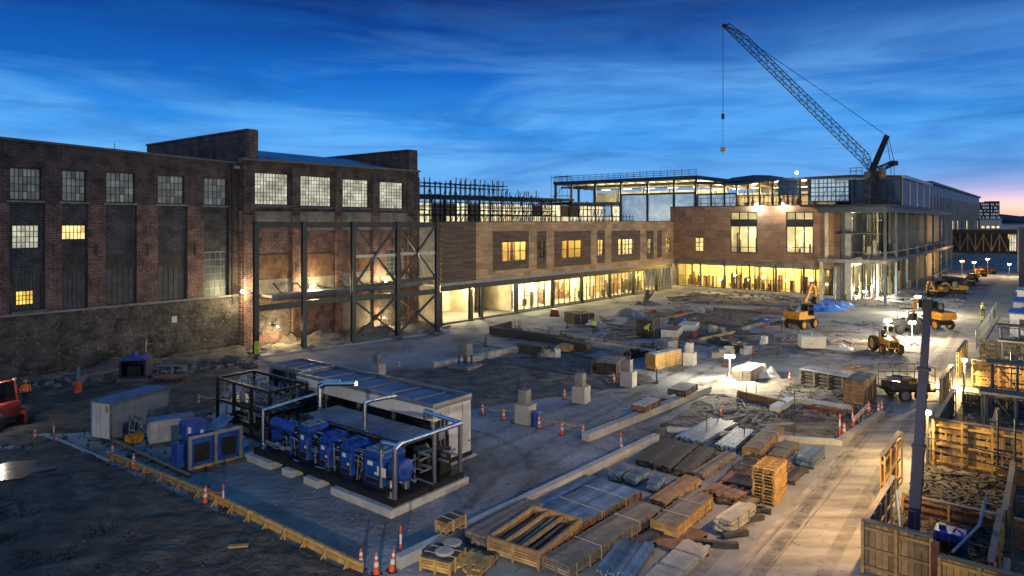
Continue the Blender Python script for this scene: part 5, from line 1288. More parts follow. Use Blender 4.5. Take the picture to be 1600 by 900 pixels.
# red white barrier boards
bb = thing('barrier', 'row of red and white barrier boards at the kerb corner', 'barrier', G(1334, 672), math.atan2(U.y, U.x), 'marker posts and tape')
for k in range(3):
    m = MB(); m.box(k * 1.3, k * 1.3 + 1.2, -.03, .03, .5, .75); m.build('board', m_white, bb); m = MB()
    for i in range(3): m.box(k * 1.3 + .05 + i * .4, k * 1.3 + .25 + i * .4, -.036, -.031, .5, .75)
    m.build('red_stripe', m_orange, bb); m = MB(); m.box(k * 1.3 + .05, k * 1.3 + .1, -.25, .25, 0, .05); m.box(k * 1.3 + .05, k * 1.3 + .1, -.025, .025, .05, .5); m.build('leg', m_steelg, bb)
# stakes with rebar
m_st = []
for i, (x, y, lab) in enumerate(((1152, 640, 'thin stake at the left end of the dark board wall'), (1167, 627, 'thin stake behind the dark board wall'), (1242, 640, 'thin stake right of the L shaped block'), (1163, 690, 'thin stake in the far yard wall'), (1241, 683, 'thin stake at the corner of the far yard wall'),
                              (1182, 617, 'thin stake under the lamp light'), (1105, 678, 'thin stake above the pale blue steel bundle'), (1356, 555, 'thin stake on the trampled yard near the tractor'), (1328, 552, 'thin stake near the dumped bags'))):
    m = MB(); m.tube((0, 0, 0), (rng.uniform(-.05, .05), 0, 1.1), .03, 5); m.ball((0, 0, 1.1), (.05, .05, .05), 6, 4); tag(m.build('stake', m_woodd, None, G(x, y)), lab, 'stake', 'thin stakes')
# loose planks
for lab, p, q, mt in (('short orange plank lying alone on the dark mud', (357, 862), (388, 860), m_woody),):
    a, b = G(*p), G(*q); m = MB(); m.bar(a + Vector((0, 0, .2)), b + Vector((0, 0, .2)), .2, .06); tag(m.build('plank', mt), lab, 'plank')
# ================================================================== compressor plant on its skid
RV = -R(38.5)                                    # local x runs along V (toward lower right), y runs along U (away)
O_ = G(616, 806); Uv = Vector((math.cos(RV), math.sin(RV), 0)); Vv = Vector((-math.sin(RV), math.cos(RV), 0))
def loc2(x, y, z=0): return O_ + Uv * x + Vv * y + Vector((0, 0, z))
GP = 'plant and machinery in the compound'
sk = thing('compressor_skid', 'black steel skid with silver pipe portals and raised grating deck', 'machine skid', loc2(0, 0), RV, GP)
LX = -10.9
m = MB()
for y in (0, 2.1, 4.2): m.box(LX, 0, y, y + .16, .34, .62)
for x in (LX, -8, -5.4, -2.7, -.16): m.box(x, x + .16, .162, 4.2, .36, .60)
m.box(LX, 0, .01, 4.3, .622, .65); m.build('base_frame', m_black, sk)
m = MB(); m.box(-9.4, -1.6, 1.95, 4.15, 2.1, 2.22)
for x in (-9.2, -7, -4.6, -1.8):
    for y in (2.05, 4.0): m.box(x, x + .14, y, y + .14, .65, 2.1)
m.build('deck', m_steel, sk)
m = MB()
for i in range(34): x = -9.3 + i * .226; m.box(x, x + .16, 1.99, 4.1, 2.225, 2.25 + .02 * rng.random())
m.build('grating', m_roof, sk)
m = MB()
for i in range(28): x = -9.2 + i * .27; m.box(x, x + rng.uniform(.1, .26), 1.72 + rng.uniform(0, .15), 1.94, 1.9 + rng.uniform(-.15, .2), 2.2 + rng.uniform(0, .15))
for z in (2.0, 2.28): m.tube((-9.3, 1.7, z), (-1.7, 1.7, z), .045, 6)
m.build('cable_tray', m_woodd, sk)
m = MB(); r = .11
m.path([(-.12, .14, .65), (-.12, .14, 2.75), (-.12, .4, 2.92), (-.12, 4.3, 2.92)], r, 10); m.path([(-.12, .3, 2.88), (-1.1, .35, 2.8), (-1.25, .35, 2.5), (-1.25, .35, .8)], r * .9, 10)
m.build('pipe_portal', m_silver, sk)
m = MB(); m.path([(-.12, 2.5, 2.9), (-.12, 2.5, .65)], .1, 10); m.path([(-.12, 4.2, 2.92), (-.12, 4.2, .65)], .1, 10); m.path([(-.12, 4.3, 2.92), (-2.6, 4.35, 3.0), (-2.6, 4.35, 2.6)], .1, 10); m.build('pipe_portal', m_silver, sk)
m = MB(); m.path([(LX + .1, .5, .65), (LX + .1, .5, 2.5), (LX + .1, 3.9, 2.7), (LX + .6, 4.1, 3.3), (LX + 1.4, 4.1, 3.5)], .1, 10); m.build('pipe_portal', m_silver, sk)
m = MB(); m.path([(-9.6, 3.2, 2.2), (-9.6, 3.2, 3.6), (-9.2, 3.3, 3.75), (-8.4, 3.6, 3.75)], .14, 10); m.path([(-9.2, 2.9, 2.2), (-9.2, 2.9, 3.5), (-8.9, 3.0, 3.7), (-7.0, 3.6, 3.9)], .13, 10); m.build('pipe_bend', m_silver, sk)
m = MB(); m.path([(-5.1, 2.6, 2.25), (-5.1, 2.6, 3.4), (-4.9, 2.9, 3.5), (-4.6, 4.2, 3.5)], .1, 10); m.build('pipe_bend', m_silver, sk)
m = MB()
for i in range(150):
    x = rng.uniform(LX + .3, -.4); y = rng.uniform(1.0, 4.1); z = rng.uniform(.8, 1.95); k = rng.random()
    if k < .4: m.tube((x, y, z), (x + rng.uniform(.3, 1.3), y, z), rng.uniform(.025, .07), 6)
    elif k < .7: m.tube((x, y, .65), (x, y, z), rng.uniform(.025, .06), 6)
    else: m.tube((x, y, z), (x, y + rng.uniform(.2, .8), z), rng.uniform(.025, .06), 6)
m.build('pipework', m_steelg, sk)
m = MB(); m.lathe((-1.9, 3.2, .7), [(.5, 0), (.55, .1), (.55, 1.0), (.4, 1.2)], 16); m.lathe((-3.4, 3.3, .7), [(.4, 0), (.45, .1), (.45, .8), (.3, 1.0)], 16); m.box(-1.0, -.5, 3.3, 4.0, .66, 1.8); m.build('motor', m_black, sk)
# valves at the near corner
m = MB(); m.tube((-1.2, 1.1, .95), (-.3, 1.0, .95), .07, 8); m.lathe((-.35, 1.0, .8), [(.16, 0), (.16, .3)], 12); m.lathe((-1.1, .8, .7), [(.14, 0), (.14, .35)], 12); m.build('valve', m_silver, sk)
m = MB()
for i in range(60):
    x = rng.uniform(LX + .2, -.5); y = rng.uniform(.15, 1.9); z = rng.uniform(.66, 1.1); k = rng.random()
    if k < .3: m.lathe((x, y, .66), [(.07, 0), (.09, .03), (.05, .06), (.05, z - .66), (.1, z - .62), (.1, z - .58)], 8)
    elif k < .6: m.box(x, x + rng.uniform(.08, .22), y, y + rng.uniform(.08, .2), .66, z)
    else: m.tube((x, y, z), (x + rng.uniform(.2, .7), y + rng.uniform(-.1, .1), z), .035, 6)
m.build('valve_set', m_silver, sk)
def compressor(label, x, wd, dp, ht, round_top=True, tank=False):
    t = thing('compressor', label, 'compressor', loc2(x, .35, .65), RV, 'blue compressors on the skid')
    if tank:
        m = MB(); m.tube((0, .5, 1.25), (wd, .5, 1.25), .28, 16); m.ball((0, .5, 1.25), (.1, .275, .275), 14, 8); m.ball((wd, .5, 1.25), (.1, .275, .275), 14, 8); m.build('tank', m_blue, t)
        m = MB(); m.box(.2, .35, .2, .8, 0, 1.0); m.box(wd - .4, wd - .25, .2, .8, 0, 1.0); m.build('saddle', m_blue, t)
        m = MB()
        for i in range(6): m.tube((wd * .15 * i + .1, .1, .2 + .1 * (i % 3)), (wd * .15 * i + .5, .1, .2 + .1 * (i % 3)), .06, 8)
        m.tube((0, 0, .35), (wd, 0, .35), .06, 8); m.build('pipework', m_steelg, t)
    else:
        m = MB(); m.box(0, wd, 0, dp, 0, .12); m.build('base', m_black, t)
        m = MB(); m.prism([(.05, .125), (wd - .05, .125), (wd - .02, ht * .9), (wd - .12, ht), (.12, ht), (.02, ht * .9)], .02, dp - .05); m.build('housing', m_blue, t, bevel=.03)
        m = MB(); m.box(.12, wd - .12, .1, dp - .2, ht + .002, ht + .1); m.box(wd * .3, wd * .7, dp * .2, dp * .5, ht + .102, ht + .2); m.tube((.15, dp * .65, ht + .16), (wd - .15, dp * .65, ht + .16), .05, 8); m.build('top_cover', m_bsteel if not round_top else m_blue, t)
        m = MB(); m.lathe((-.18, dp * .5, .15), [(.14, 0), (.16, .05), (.16, ht * .5), (.08, ht * .62)], 12); m.tube((-.18, dp * .2, .3), (-.18, dp * .2, ht * .8), .05, 8); m.tube((-.3, .05, .4), (.0, .05, .4), .06, 8); m.box(-.34, -.08, .1, dp * .4, .13, .5); m.box(-.62, -.22, .25, dp * .9, .13, ht * .72); m.box(-.5, -.3, .1, dp * .6, ht * .74, ht * .86); m.build('filter_set', m_black, t)
        m = MB()
        for i in range(18):
            z_ = rng.uniform(.2, ht); y_ = rng.uniform(-.05, dp * .6); m.tube((-.62, y_, z_), (.03, y_ + rng.uniform(-.1, .1), z_), rng.uniform(.015, .04), 6)
        for i in range(5): y_ = rng.uniform(-.08, dp * .5); m.tube((-.25 + rng.uniform(-.15, .1), y_, .12), (-.25 + rng.uniform(-.15, .1), y_, rng.uniform(.6, ht)), rng.uniform(.015, .035), 6)
        for i in range(3): m.lathe((rng.uniform(-.4, -.1), rng.uniform(-.05, .3), rng.uniform(.3, ht)), [(.05, 0), (.06, .02), (.05, .06)], 8)
        m.build('fittings', m_steelg, t)
        m = MB(); m.box(wd * .25, wd * .5, -.004, .017, ht * .62, ht * .74); m.box(wd * .6, wd * .75, -.004, .017, ht * .4, ht * .47); m.build('maker_plate', m_white, t)
        m = MB(); m.box(wd * .14, wd * .86, .0, .016, .2, ht * .32); m.box(wd + .0, wd + .016, dp * .15, dp * .75, .3, ht * .75); m.box(wd * .04, wd * .08, -.002, .016, .14, ht * .88); m.box(wd * .1, wd * .9, .004, .016, ht * .80, ht * .83); m.build('vent', m_black, t)
        m = MB(); m.tube((wd * .2, -.03, ht * .3), (wd * .8, -.03, ht * .3), .018, 5); m.tube((wd * .9, -.03, .2), (wd * .9, -.03, ht * .7), .018, 5); m.build('hand_rail', m_steelg, t)
    return t
compressor('blue horizontal tank unit at the far left end of the skid', -10.3, 2.2, 1, 1.3, tank=True)
compressor('tall blue compressor with pale domed lid beside the horizontal tank', -7.45, .88, 1.3, 1.75, False)
compressor('blue compressor second from the tank, pipe filters at its side', -5.8, .9, 1.3, 1.5)
compressor('blue compressor third from the tank with dark front fittings', -4.2, .95, 1.3, 1.5)
cmp4 = compressor('largest blue compressor with white plate and cylinder, at the near corner', -2.5, 1.35, 1.4, 1.55, False)
m = MB(); m.tube((1.36, .75, .85), (2.0, .75, .85), .5, 18); m.ball((2.0, .75, .85), (.15, .49, .49), 14, 8); m.build('cylinder', m_blue, cmp4)
m = MB(); m.box(1.05, 1.6, -.06, -.03, .65, 1.05); m.build('notice_plate', m_white, cmp4)
# concrete blocks under the skid
for lab, x0, x1, y0, y1 in (('long near concrete block under the skid corner, facing the yard', -4.0, .12, -.28, .45), ('concrete block under the short right side of the skid', -.5, .12, .47, 4.6), ('small concrete block under the middle of the skid front', -6.1, -5.0, -.28, .4),
                            ('second small concrete block left of the middle under the skid', -7.9, -7.1, -.28, .4), ('concrete sleeper under the far left end of the skid', -11.3, -8.9, -.3, .4)):
    m = MB(); m.box(x0, x1, y0, y1, -.05, .33); tag(m.build('concrete_block', m_conc, None, loc2(0, 0), RV, bevel=.02), lab, 'block', 'blocks under the skid')
# white plant enclosure -----------------------------------------------------
en = thing('plant_enclosure', 'long white plant enclosure with blue reflecting recessed roof behind the compressors', 'plant enclosure', loc2(0, 0), RV, GP)
ex0, ex1, ey0, ey1, ez = -13.9, -2.3, 4.6, 7.5, 3.35
m = MB(); m.box(ex0, ex1, ey0 + .1, ey1, ez - .3, ez - .22); m.build('roof', m_roof, en)
m = MB()
for y0, y1 in ((ey0, ey0 + .16), (ey1 - .16, ey1)): m.box(ex0, ex1, y0, y1, ez - .2, ez)
for x0, x1 in ((ex0, ex0 + .16), (ex1 - .16, ex1)): m.box(x0, x1, ey0 + .162, ey1 - .162, ez - .2, ez - .002)
m.build('roof_rim', m_steelg, en)
m = MB()
for i in range(1, 6): x = ex0 + (ex1 - ex0) * i / 6; m.bar((x, ey0 + .2, ez - .15), (x + .3, ey1 - .2, ez - .15), .07)
m.build('roof_rib', m_steelg, en)
m = MB(); m.box(ex0, ex1, ey0, ey0 + .1, ez - .85, ez - .202); m.build('fascia', m_cream, en)
for i in range(5): x = ex0 + (ex1 - ex0 - .14) * i / 4; m = MB(); m.box(x, x + .14, ey0 - .04, ey0 + .1, .3, ez - .86); m.build('post', m_steelg, en)
m = MB(); m.box(ex0, ex1 - .1, ey0 + 1.0, ey0 + 1.1, .3, ez - .86); m.build('rear_panel', m_steel, en)
m = MB(); m.box(ex0 + .05, ex1 - .2, ey1 - .1, ey1 - .02, .3, ez - .31); m.box(ex0 + .05, ex0 + .12, ey0 + 1.12, ey1 - .11, .3, ez - .31); m.build('side_panel', m_cream, en)
m = MB(); m.box(ex1 - .1, ex1, ey0 + 1.15, ey1 - .11, .35, ez - .31); m.build('end_panel', m_white, en)
m = MB(); m.box(ex1 - .12, ex1 - .02, ey0 + .12, ey0 + 1.14, ez - .9, ez - .31); m.build('end_panel', m_cream, en)
m = MB(); m.box(ex1 - .15, ex1 - .1, ey0 + .2, ey0 + 1.1, .4, ez - .92); m.build('doorway_shade', m_frame, en);  # dark panel stands in for the shade inside the doorway
m = MB(); m.box(ex1 + .002, ex1 + .02, ey0 + 2.15, ey0 + 2.19, .4, ez - .35); m.lathe((ex1 + .02, ey0 + 2.7, .9), [(.1, 0), (.1, .05)], 10); m.build('panel_joint', m_steelg, en)
m = MB(); m.tube((ex1 - .05, ey0 + .55, .3), (ex1 - .05, ey0 + .55, ez - .5), .05, 8); m.tube((ex1 - .05, ey0 + .85, .3), (ex1 - .05, ey0 + .85, ez - .8), .04, 8); m.box(ex1 - .1, ex1 + .1, ey0 + .3, ey0 + .75, 1.5, 2.1); m.build('control_pipes', m_steelg, en)
m = MB(); m.box(ex0, ex1, ey0, ey1, .12, .3); m.build('base_frame', m_black, en)
m = MB()
for x in (ex0 + .2, -10, -6, ex1 - .4): m.box(x, x + .5, ey0 + .1, ey1 + .25, -.05, .118)
m.build('pad', m_conc, en)
m = MB()
for i in range(26): x = rng.uniform(ex0 + .3, ex1 - 1); z = rng.uniform(.4, 2.2); m.tube((x, ey0 + .5, z), (x + rng.uniform(.3, 1.5), ey0 + .5, z), .05, 6) if i % 2 else m.box(x, x + .4, ey0 + .3, ey0 + .9, .31, z)
m.build('pipework', m_woodd, en)
# rear annex with blue roof
an_ = thing('plant_enclosure', 'lower blue topped enclosure joined behind the white plant enclosure', 'plant enclosure', loc2(0, 0), RV, GP)
bx0, bx1, by0, by1 = -18.2, -14.0, 5.5, 7.9
m = MB(); m.box(bx0, bx1, by0, by1, 2.9, 3.05); m.build('roof', m_roof, an_)
m = MB()
for y in (by0, by1 - .14): m.box(bx0, bx1, y, y + .14, 3.052, 3.2)
for x in (bx0, bx1 - .14): m.box(x, x + .14, by0 + .142, by1 - .142, 3.052, 3.198)
for i in range(1, 4): x = bx0 + (bx1 - bx0) * i / 4; m.box(x, x + .06, by0 + .142, by1 - .142, 3.052, 3.12)
m.build('roof_rim', m_steelg, an_)
m = MB(); m.box(bx0, bx1, by1 - .1, by1 - .02, .1, 2.898); m.box(bx0, bx0 + .1, by0, by1 - .12, .1, 2.898); m.box(bx0 + .2, bx1, by0 + .6, by0 + .7, .1, 2.898); m.build('side_panel', m_bpanel, an_)
for x in (bx0 + .12, bx1 - .14, -16.2): m = MB(); m.box(x, x + .12, by0, by0 + .12, 0, 2.898); m.build('post', m_steelg, an_)
# black pipework frame
bf = thing('pipework_skid', 'tall open black frame packed with dark pipes and motors', 'machine skid', loc2(0, 0), RV, GP)
c0 = G(340, 668); rel = c0 - O_; fx, fy = rel.dot(Uv), rel.dot(Vv); fw_, fd_, fh_ = 5.6, 2.4, 3.0
m = MB()
for x in (0, fw_ / 3, fw_ * 2 / 3, fw_):
    for y in (0, fd_): m.box(fx + x - .07, fx + x + .07, fy + y - .07, fy + y + .07, .25, fh_)
for z in (.2, fh_ * .58, fh_):
    for y in (0, fd_): m.box(fx, fx + fw_, fy + y - .075, fy + y + .075, z - .07, z + .073)
    for x in (0, fw_): m.box(fx + x - .075, fx + x + .075, fy + .08, fy + fd_ - .08, z - .07, z + .07)
m.build('steel_frame', m_black, bf)
m = MB()
for i in range(230):
    x = fx + rng.uniform(.1, fw_ - .2); y = fy + rng.uniform(.15, fd_ - .1); z = rng.uniform(.3, 2.9); k = rng.random(); rr = rng.uniform(.02, .07)
    if k < .4: m.tube((x, y, z), (min(fx + fw_ - .1, x + rng.uniform(.3, 1.6)), y, z), rr, 6)
    elif k < .75: m.tube((x, y, z), (x, y, min(2.9, z + rng.uniform(.3, 1.4))), rr, 6)
    else: m.tube((x, y, z), (x, min(fy + fd_ - .1, y + .7), z), rr, 6)
m.build('pipework', m_steelg, bf)
m = MB()
for x in (.8, 2.0, 3.3, 4.6): m.tube((fx + x - .4, fy + .9, .7), (fx + x + .4, fy + .9, .7), .33, 14); m.box(fx + x - .3, fx + x + .3, fy + .6, fy + 1.2, .28, .45)
m.build('motor', m_black, bf)
m = MB(); m.box(fx + .1, fx + fw_ - .1, fy + .1, fy + fd_ - .1, fh_ * .58 - .05, fh_ * .58 + .02); m.build('grating', m_steel, bf)
# grey container, cabinet and blue chillers ------------------------------------
c, L, W_, rz = frame3((173, 694), (147, 686), (262, 664))
ct = thing('shipping_container', 'grey blue steel container with white door end standing in the compound', 'container', (c.x, c.y, .1), rz, GP); L = 4.0; W_ = 1.6; hh = 2.2
m = MB(); m.box(.06, L, .05, W_ - .05, .15, hh - .06); m.build('body', m_grey, ct)
m = MB()
for i in range(26): x = .2 + i * (L - .35) / 26; m.box(x, x + .09, .02, .048, .2, hh - .15) if i % 9 else None
m.build('corrugation', m_grey, ct)
m = MB(); m.box(0, L, 0, W_, hh - .055, hh); m.build('roof', m_bsteel, ct)
m = MB()
for x in (0, L - .1):
    for y in (0, W_ - .1): m.box(x, x + .1, y, y + .1, 0, hh - .06)
for y in (0, W_ - .1): m.box(.102, L - .102, y + .003, y + .097, 0, .14); m.box(.102, L - .102, y + .003, y + .097, hh - .2, hh - .062)
m.build('corner_frame', m_steelg, ct)
for y in (.12, W_ / 2 + .03): m = MB(); m.box(.0, .055, y, y + W_ / 2 - .15, .16, hh - .1); m.tube((-.03, y + .3, .2), (-.03, y + .3, hh - .15), .02, 6); m.box(-.04, -.01, y + .15, y + .35, 1.1, 1.16); m.build('door', m_white if y > .5 else m_cream, ct)
m = MB(); m.box(-.012, -.002, .2, .48, hh - .55, hh - .2); m.build('warning_sign', m_yellow, ct)
ya = thing('pump_set', 'small yellow pump set with hoses between container and cabinet', 'pump', G(205, 697), rz, GP)
m = MB(); m.box(0, .8, 0, .5, .05, .55); m.build('housing', m_yellow, ya); m = MB()
for i in range(12): m.path([(rng.uniform(0, 2), rng.uniform(.1, .7), .1), (rng.uniform(0, 2.2), rng.uniform(.2, .8), rng.uniform(.5, 1.3)), (rng.uniform(.4, 2.4), .5, .1)], .035, 6)
m.build('hose', m_steelg, ya); m = MB(); m.box(.3, .9, .6, 1.0, .06, 1.0); m.build('control_box', m_bluep, ya)
c, L, W_, rz = frame3((233, 699), (224, 694), (288, 690))
cb = thing('equipment_cabinet', 'pale grey low cabinet with round panels beside the container', 'cabinet', (c.x, c.y, .1), rz, GP); L, W_, hh = 2.3, .9, 1.25
m = MB(); m.box(0, L, 0, W_, .05, hh); m.build('body', m_grey, cb, bevel=.02); m = MB(); m.box(-.03, L + .03, -.03, W_ + .03, hh + .002, hh + .06); m.build('lid', m_bsteel, cb)
m = MB()
for i in range(2):
    for j in range(2): m.box(.12 + i * .45, .48 + i * .45, -.016, -.003, .15 + j * .55, .6 + j * .55)
for j in range(3): m.box(1.5 + j * .22, 1.62 + j * .22, -.016, -.003, .8, 1.0)
m.build('panel', m_steelg, cb); m = MB(); m.box(-.016, -.003, .15, W_ - .15, .2, hh - .2); m.build('door', m_white, cb)
m = MB(); m.box(-.1, L + .1, -.1, W_ + .1, -.08, .05); m.build('base', m_woodd, cb)
c, L, W_, rz = frame3((294, 741), (278, 727), (366, 723))
ch = thing('chiller', 'bright blue chiller pair behind grey frame with two black grilles', 'chiller', (c.x, c.y, .15), rz, GP); L, W_, hh = 2.7, 1.1, 1.35; ch.scale = (1.0, 1.1, 1.25)
m = MB()
for i in range(2):
    a = .14 + i * (L / 2); b = a + L / 2 - .28
    m.box(a, b, .06, W_, .14, hh - .14 + .0)
m.build('casing', m_blue, ch)
m = MB()
for i in range(2):
    a = .3 + i * (L / 2); b = a + L / 2 - .6
    m.box(a, b, .035, .058, .25, hh - .35)
    for k in range(9): z = .27 + k * (hh - .65) / 9; m.box(a, b, .02, .034, z, z + .03)
m.build('grille', m_black, ch)
m = MB()
for x in (0, L / 2 - .09, L - .16): m.box(x, x + .16, -.05, .05, .02, hh)
for z in (.02, hh - .12): m.box(.162, L / 2 - .092, -.045, .045, z, z + .118); m.box(L / 2 + .073, L - .162, -.045, .045, z, z + .118)
m.build('front_frame', m_steelg, ch)
m = MB(); m.box(0, 1.1, .3, 1.2, hh - .13, hh + .42); m.box(-.35, -.05, .4, 1.2, .05, 1.0); m.build('upper_unit', m_blue, ch, bevel=.02)
m = MB(); m.box(.1, .25, .285, .297, hh + .05, hh + .3); m.box(.7, .85, .285, .297, hh - .02, hh + .1); m.build('maker_plate', m_white, ch)
m = MB(); m.box(1.35, 2.6, .2, 1.1, hh - .13, hh - .08); m.bar((1.3, .3, hh), (2.4, 1.1, hh + .25), .8, .03); m.build('lid', m_bsteel, ch)
m = MB(); m.box(.3, 1.1, -.09, -.052, .03, .1); m.box(1.8, 2.3, -.09, -.052, .03, .1); m.build('hazard_strip', m_yellow, ch)
m = MB(); m.box(-.2, L + .2, -.15, W_ + .2, -.15, .015); m.build('base', m_woodd, ch)
m = MB(); m.box(0, 0.7, 0, .5, 0, .5); m.box(.1, .6, .05, .45, .503, .65); tag(m.build('tool_box', m_bluet, None, G(368, 705), rz), 'small light blue box right of the chillers', 'box', GP)

# ================================================================== vehicles
def wheel(parent, c, r, wd, rim=m_yellow, ax=1):
    prof = [(r * .72, -wd / 2), (r * .95, -wd / 2), (r, -wd * .3), (r, wd * .3), (r * .95, wd / 2), (r * .72, wd / 2)]
    m = MB(); n = 22; vs = []
    for rr, z in prof:
        for i in range(n): t = 2 * math.pi * i / n; vs.append((c[0] + rr * math.cos(t), c[1] + z, c[2] + rr * math.sin(t)))
    fs = [((j * n + i), (j + 1) * n + i, (j + 1) * n + (i + 1) % n, j * n + (i + 1) % n) for j in range(len(prof) - 1) for i in range(n)]
    m._q(vs, fs, 0); m.v = [tuple(v) for v in m.v]
    w_ = m.build('wheel', m_rubber, parent)
    q = MB(); q.tube((c[0], c[1] - wd * .36, c[2]), (c[0], c[1] + wd * .36, c[2]), r * .71, 16); q.tube((c[0], c[1] - wd * .45, c[2]), (c[0], c[1] + wd * .45, c[2]), r * .25, 10); q.build('rim', rim, w_)
def cab(parent, x0, x1, y0, y1, z0, z1, mat, taper=.12):
    m = MB(); t = .05
    P = [(x0, y0), (x1, y0), (x1, y1), (x0, y1)]; Q = [(x0 + taper, y0 + .06), (x1 - taper, y0 + .06), (x1 - taper, y1 - .06), (x0 + taper, y1 - .06)]
    for (a, b), (c, d) in zip(P, Q): m.bar((a, b, z0), (c, d, z1), .09)
    m.box(x0 + taper - .08, x1 - taper + .08, y0, y1, z1, z1 + .1)
    c_ = m.build('cab', mat, parent); g = MB()
    for i in range(4):
        (a, b), (c, d), (e, f), (h_, k) = P[i], P[(i + 1) % 4], Q[(i + 1) % 4], Q[i]; g.quad((a, b, z0), (c, d, z0), (e, f, z1), (h_, k, z1))
    g.build('cab_window', m_glassd, c_)
    s = MB(); s.box((x0 + x1) / 2 - .25, (x0 + x1) / 2 + .25, (y0 + y1) / 2 - .25, (y0 + y1) / 2 + .25, z0, z0 + .4); s.box((x0 + x1) / 2 - .3, (x0 + x1) / 2 - .2, (y0 + y1) / 2 - .25, (y0 + y1) / 2 + .25, z0 + .4, z0 + .95); s.build('seat', m_black, c_)
    return c_
GV = 'site vehicles'
# red tractor at the left edge: x forward
p = G(18, 668); p = G(-8, 672); rt = thing('tractor', 'red tractor with cab and glaring work lamp at the left edge', 'tractor', (p.x - .2, p.y + .6, 0), R(-20), GV)
m = MB(); m.prism([(-2.6, .55), (.5, .5), (.75, .7), (.75, 1.5), (.3, 1.6), (-2.6, 1.55)], -.75, .75); m.build('body', m_red, rt, bevel=.05)
cab(rt, -1.3, .55, -.7, .7, 1.56, 2.75, m_red)
m = MB(); m.box(.56, .6, -.5, -.1, 1.35, 1.45); m.build('maker_plate', m_white, rt)
for x, r_ in ((-2.0, .75), (.95, .62)):
    for y in (-.9, .9): wheel(rt, (x, y, r_ - .02), r_, .45, m_red)
m = MB(); m.box(.55, 1.1, -.66, .66, .5, .75); m.build('axle', m_black, rt)
for y in (-.5, .5): m = MB(); m.ball((.62, y, 2.85), (.1, .12, .1), 8, 6); m.build('work_lamp', m_lampw if y < 0 else m_steelg, rt)
lamp_light(rt, (.95, -.6, 2.8), 90, (1, .9, .7), .1)
tcu = bpy.data.curves.new('fleet_number', 'FONT'); tcu.body = '464'; tcu.size = .34; tcu.extrude = .004; tcu.align_x = 'CENTER'
tcu.materials.append(m_yellow)
tt_ = bpy.data.objects.new('text_source', tcu); col.objects.link(tt_); bpy.context.view_layer.update(); tm_ = bpy.data.meshes.new_from_object(tt_.evaluated_get(bpy.context.evaluated_depsgraph_get())); bpy.data.objects.remove(tt_)
to = bpy.data.objects.new('fleet_number', tm_); col.objects.link(to); to.parent = rt; to.location = (-.15, -.762, .95); to.rotation_euler = (R(90), 0, 0)
# wheeled excavator
def excavator(label, x, y, rz, mat, s=1.0, tracks=False, arm=((.9, 1.3), (2.6, 3.6), (3.5, 4.3), (4.1, 3.2), (4.1, 2.3))):
    p = G(x, y); t = thing('excavator', label, 'excavator', (p.x, p.y, 0), rz, GV); t.scale = (s, s, s)
    m = MB(); m.box(-1.7, 1.5, -.55, .55, .55, 1.0); m.build('chassis', m_black, t)
    if tracks:
        for yy in (-1, 1):
            m = MB(); m.prism([(-1.6, .15), (-1.3, 0), (1.3, 0), (1.6, .15), (1.7, .5), (1.3, .85), (-1.3, .85), (-1.7, .5)], yy * .9 - .25, yy * .9 + .25); m.build('track', m_rubber, t)
    else:
        for xx in (-1.15, 1.15):
            for yy in (-.95, .95): wheel(t, (xx, yy, .52), .54, .4, m_yellow)
    m = MB(); m.lathe((0, 0, 1.0), [(.5, 0), (.5, .15)], 14); m.build('slew_ring', m_black, t)
    m = MB(); m.prism([(-2.0, 1.16), (1.0, 1.16), (1.0, 1.45), (-.3, 1.55), (-.4, 2.1), (-1.9, 2.0), (-2.1, 1.6)], -1.05, 1.05); m.build('upper_body', mat, t, bevel=.05)
    m = MB(); m.box(-1.6, -.8, .2, .9, 2.1, 2.25); m.tube((-1.2, .6, 2.2), (-1.2, .6, 2.6), .06, 8); m.build('engine_cover', m_black, t)
    cab(t, -.25, .95, -1.0, -.1, 1.46, 2.75, m_black, .06)
    m = MB()
    for (a, b), (c, d), w0 in zip(arm[:-1], arm[1:], (.36, .34, .28, .2)): m.bar((a, .3, b), (c, .3, d), .28, w0)
    m.build('boom', mat, t)
    m = MB(); m.tube((.9, .15, 1.5), ((arm[1][0] + arm[0][0]) / 2 + .3, .15, (arm[1][1] + arm[0][1]) / 2), .07, 8); m.tube(((arm[1][0] + arm[2][0]) / 2, .3, (arm[1][1] + arm[2][1]) / 2 + .25), (arm[2][0] + .2, .3, arm[2][1] + .1), .06, 8); m.build('hydraulic_ram', m_steelg, t)
    a, b = arm[-1]
    m = MB(); m.prism([(a - .35, b + .1), (a - .5, b - .5), (a - .1, b - .85), (a + .3, b - .6), (a + .15, b + .1)], 0.0, .62); m.build('bucket', m_black, t)
    return t
excavator('yellow wheeled excavator with raised arm in the middle of the yard', 1252, 512, R(35), m_yellow, 1.0, False, ((.6, 1.4), (1.3, 3.0), (2.5, 4.9), (3.3, 4.5), (3.5, 3.3)))
excavator('tall yellow and black excavator on the road behind the blue mast', 1461, 512, R(100), m_yellow, 1.0, False, ((.9, 1.4), (2.2, 3.0), (2.8, 2.6), (3.0, 1.6), (3.0, 1.2)))
excavator('distant yellow excavator nearest to the open corner building', 1464, 464, R(200), m_yellow, .8, True, ((.9, 1.4), (2.0, 3.2), (2.8, 3.2), (3.2, 2.2), (3.3, 1.4)))
excavator('distant yellow excavator facing the road beside the blue cab', 1495, 460, R(160), m_yellow, .75, True, ((.9, 1.4), (2.2, 2.6), (2.9, 2.2), (3.2, 1.4), (3.2, 1.0)))
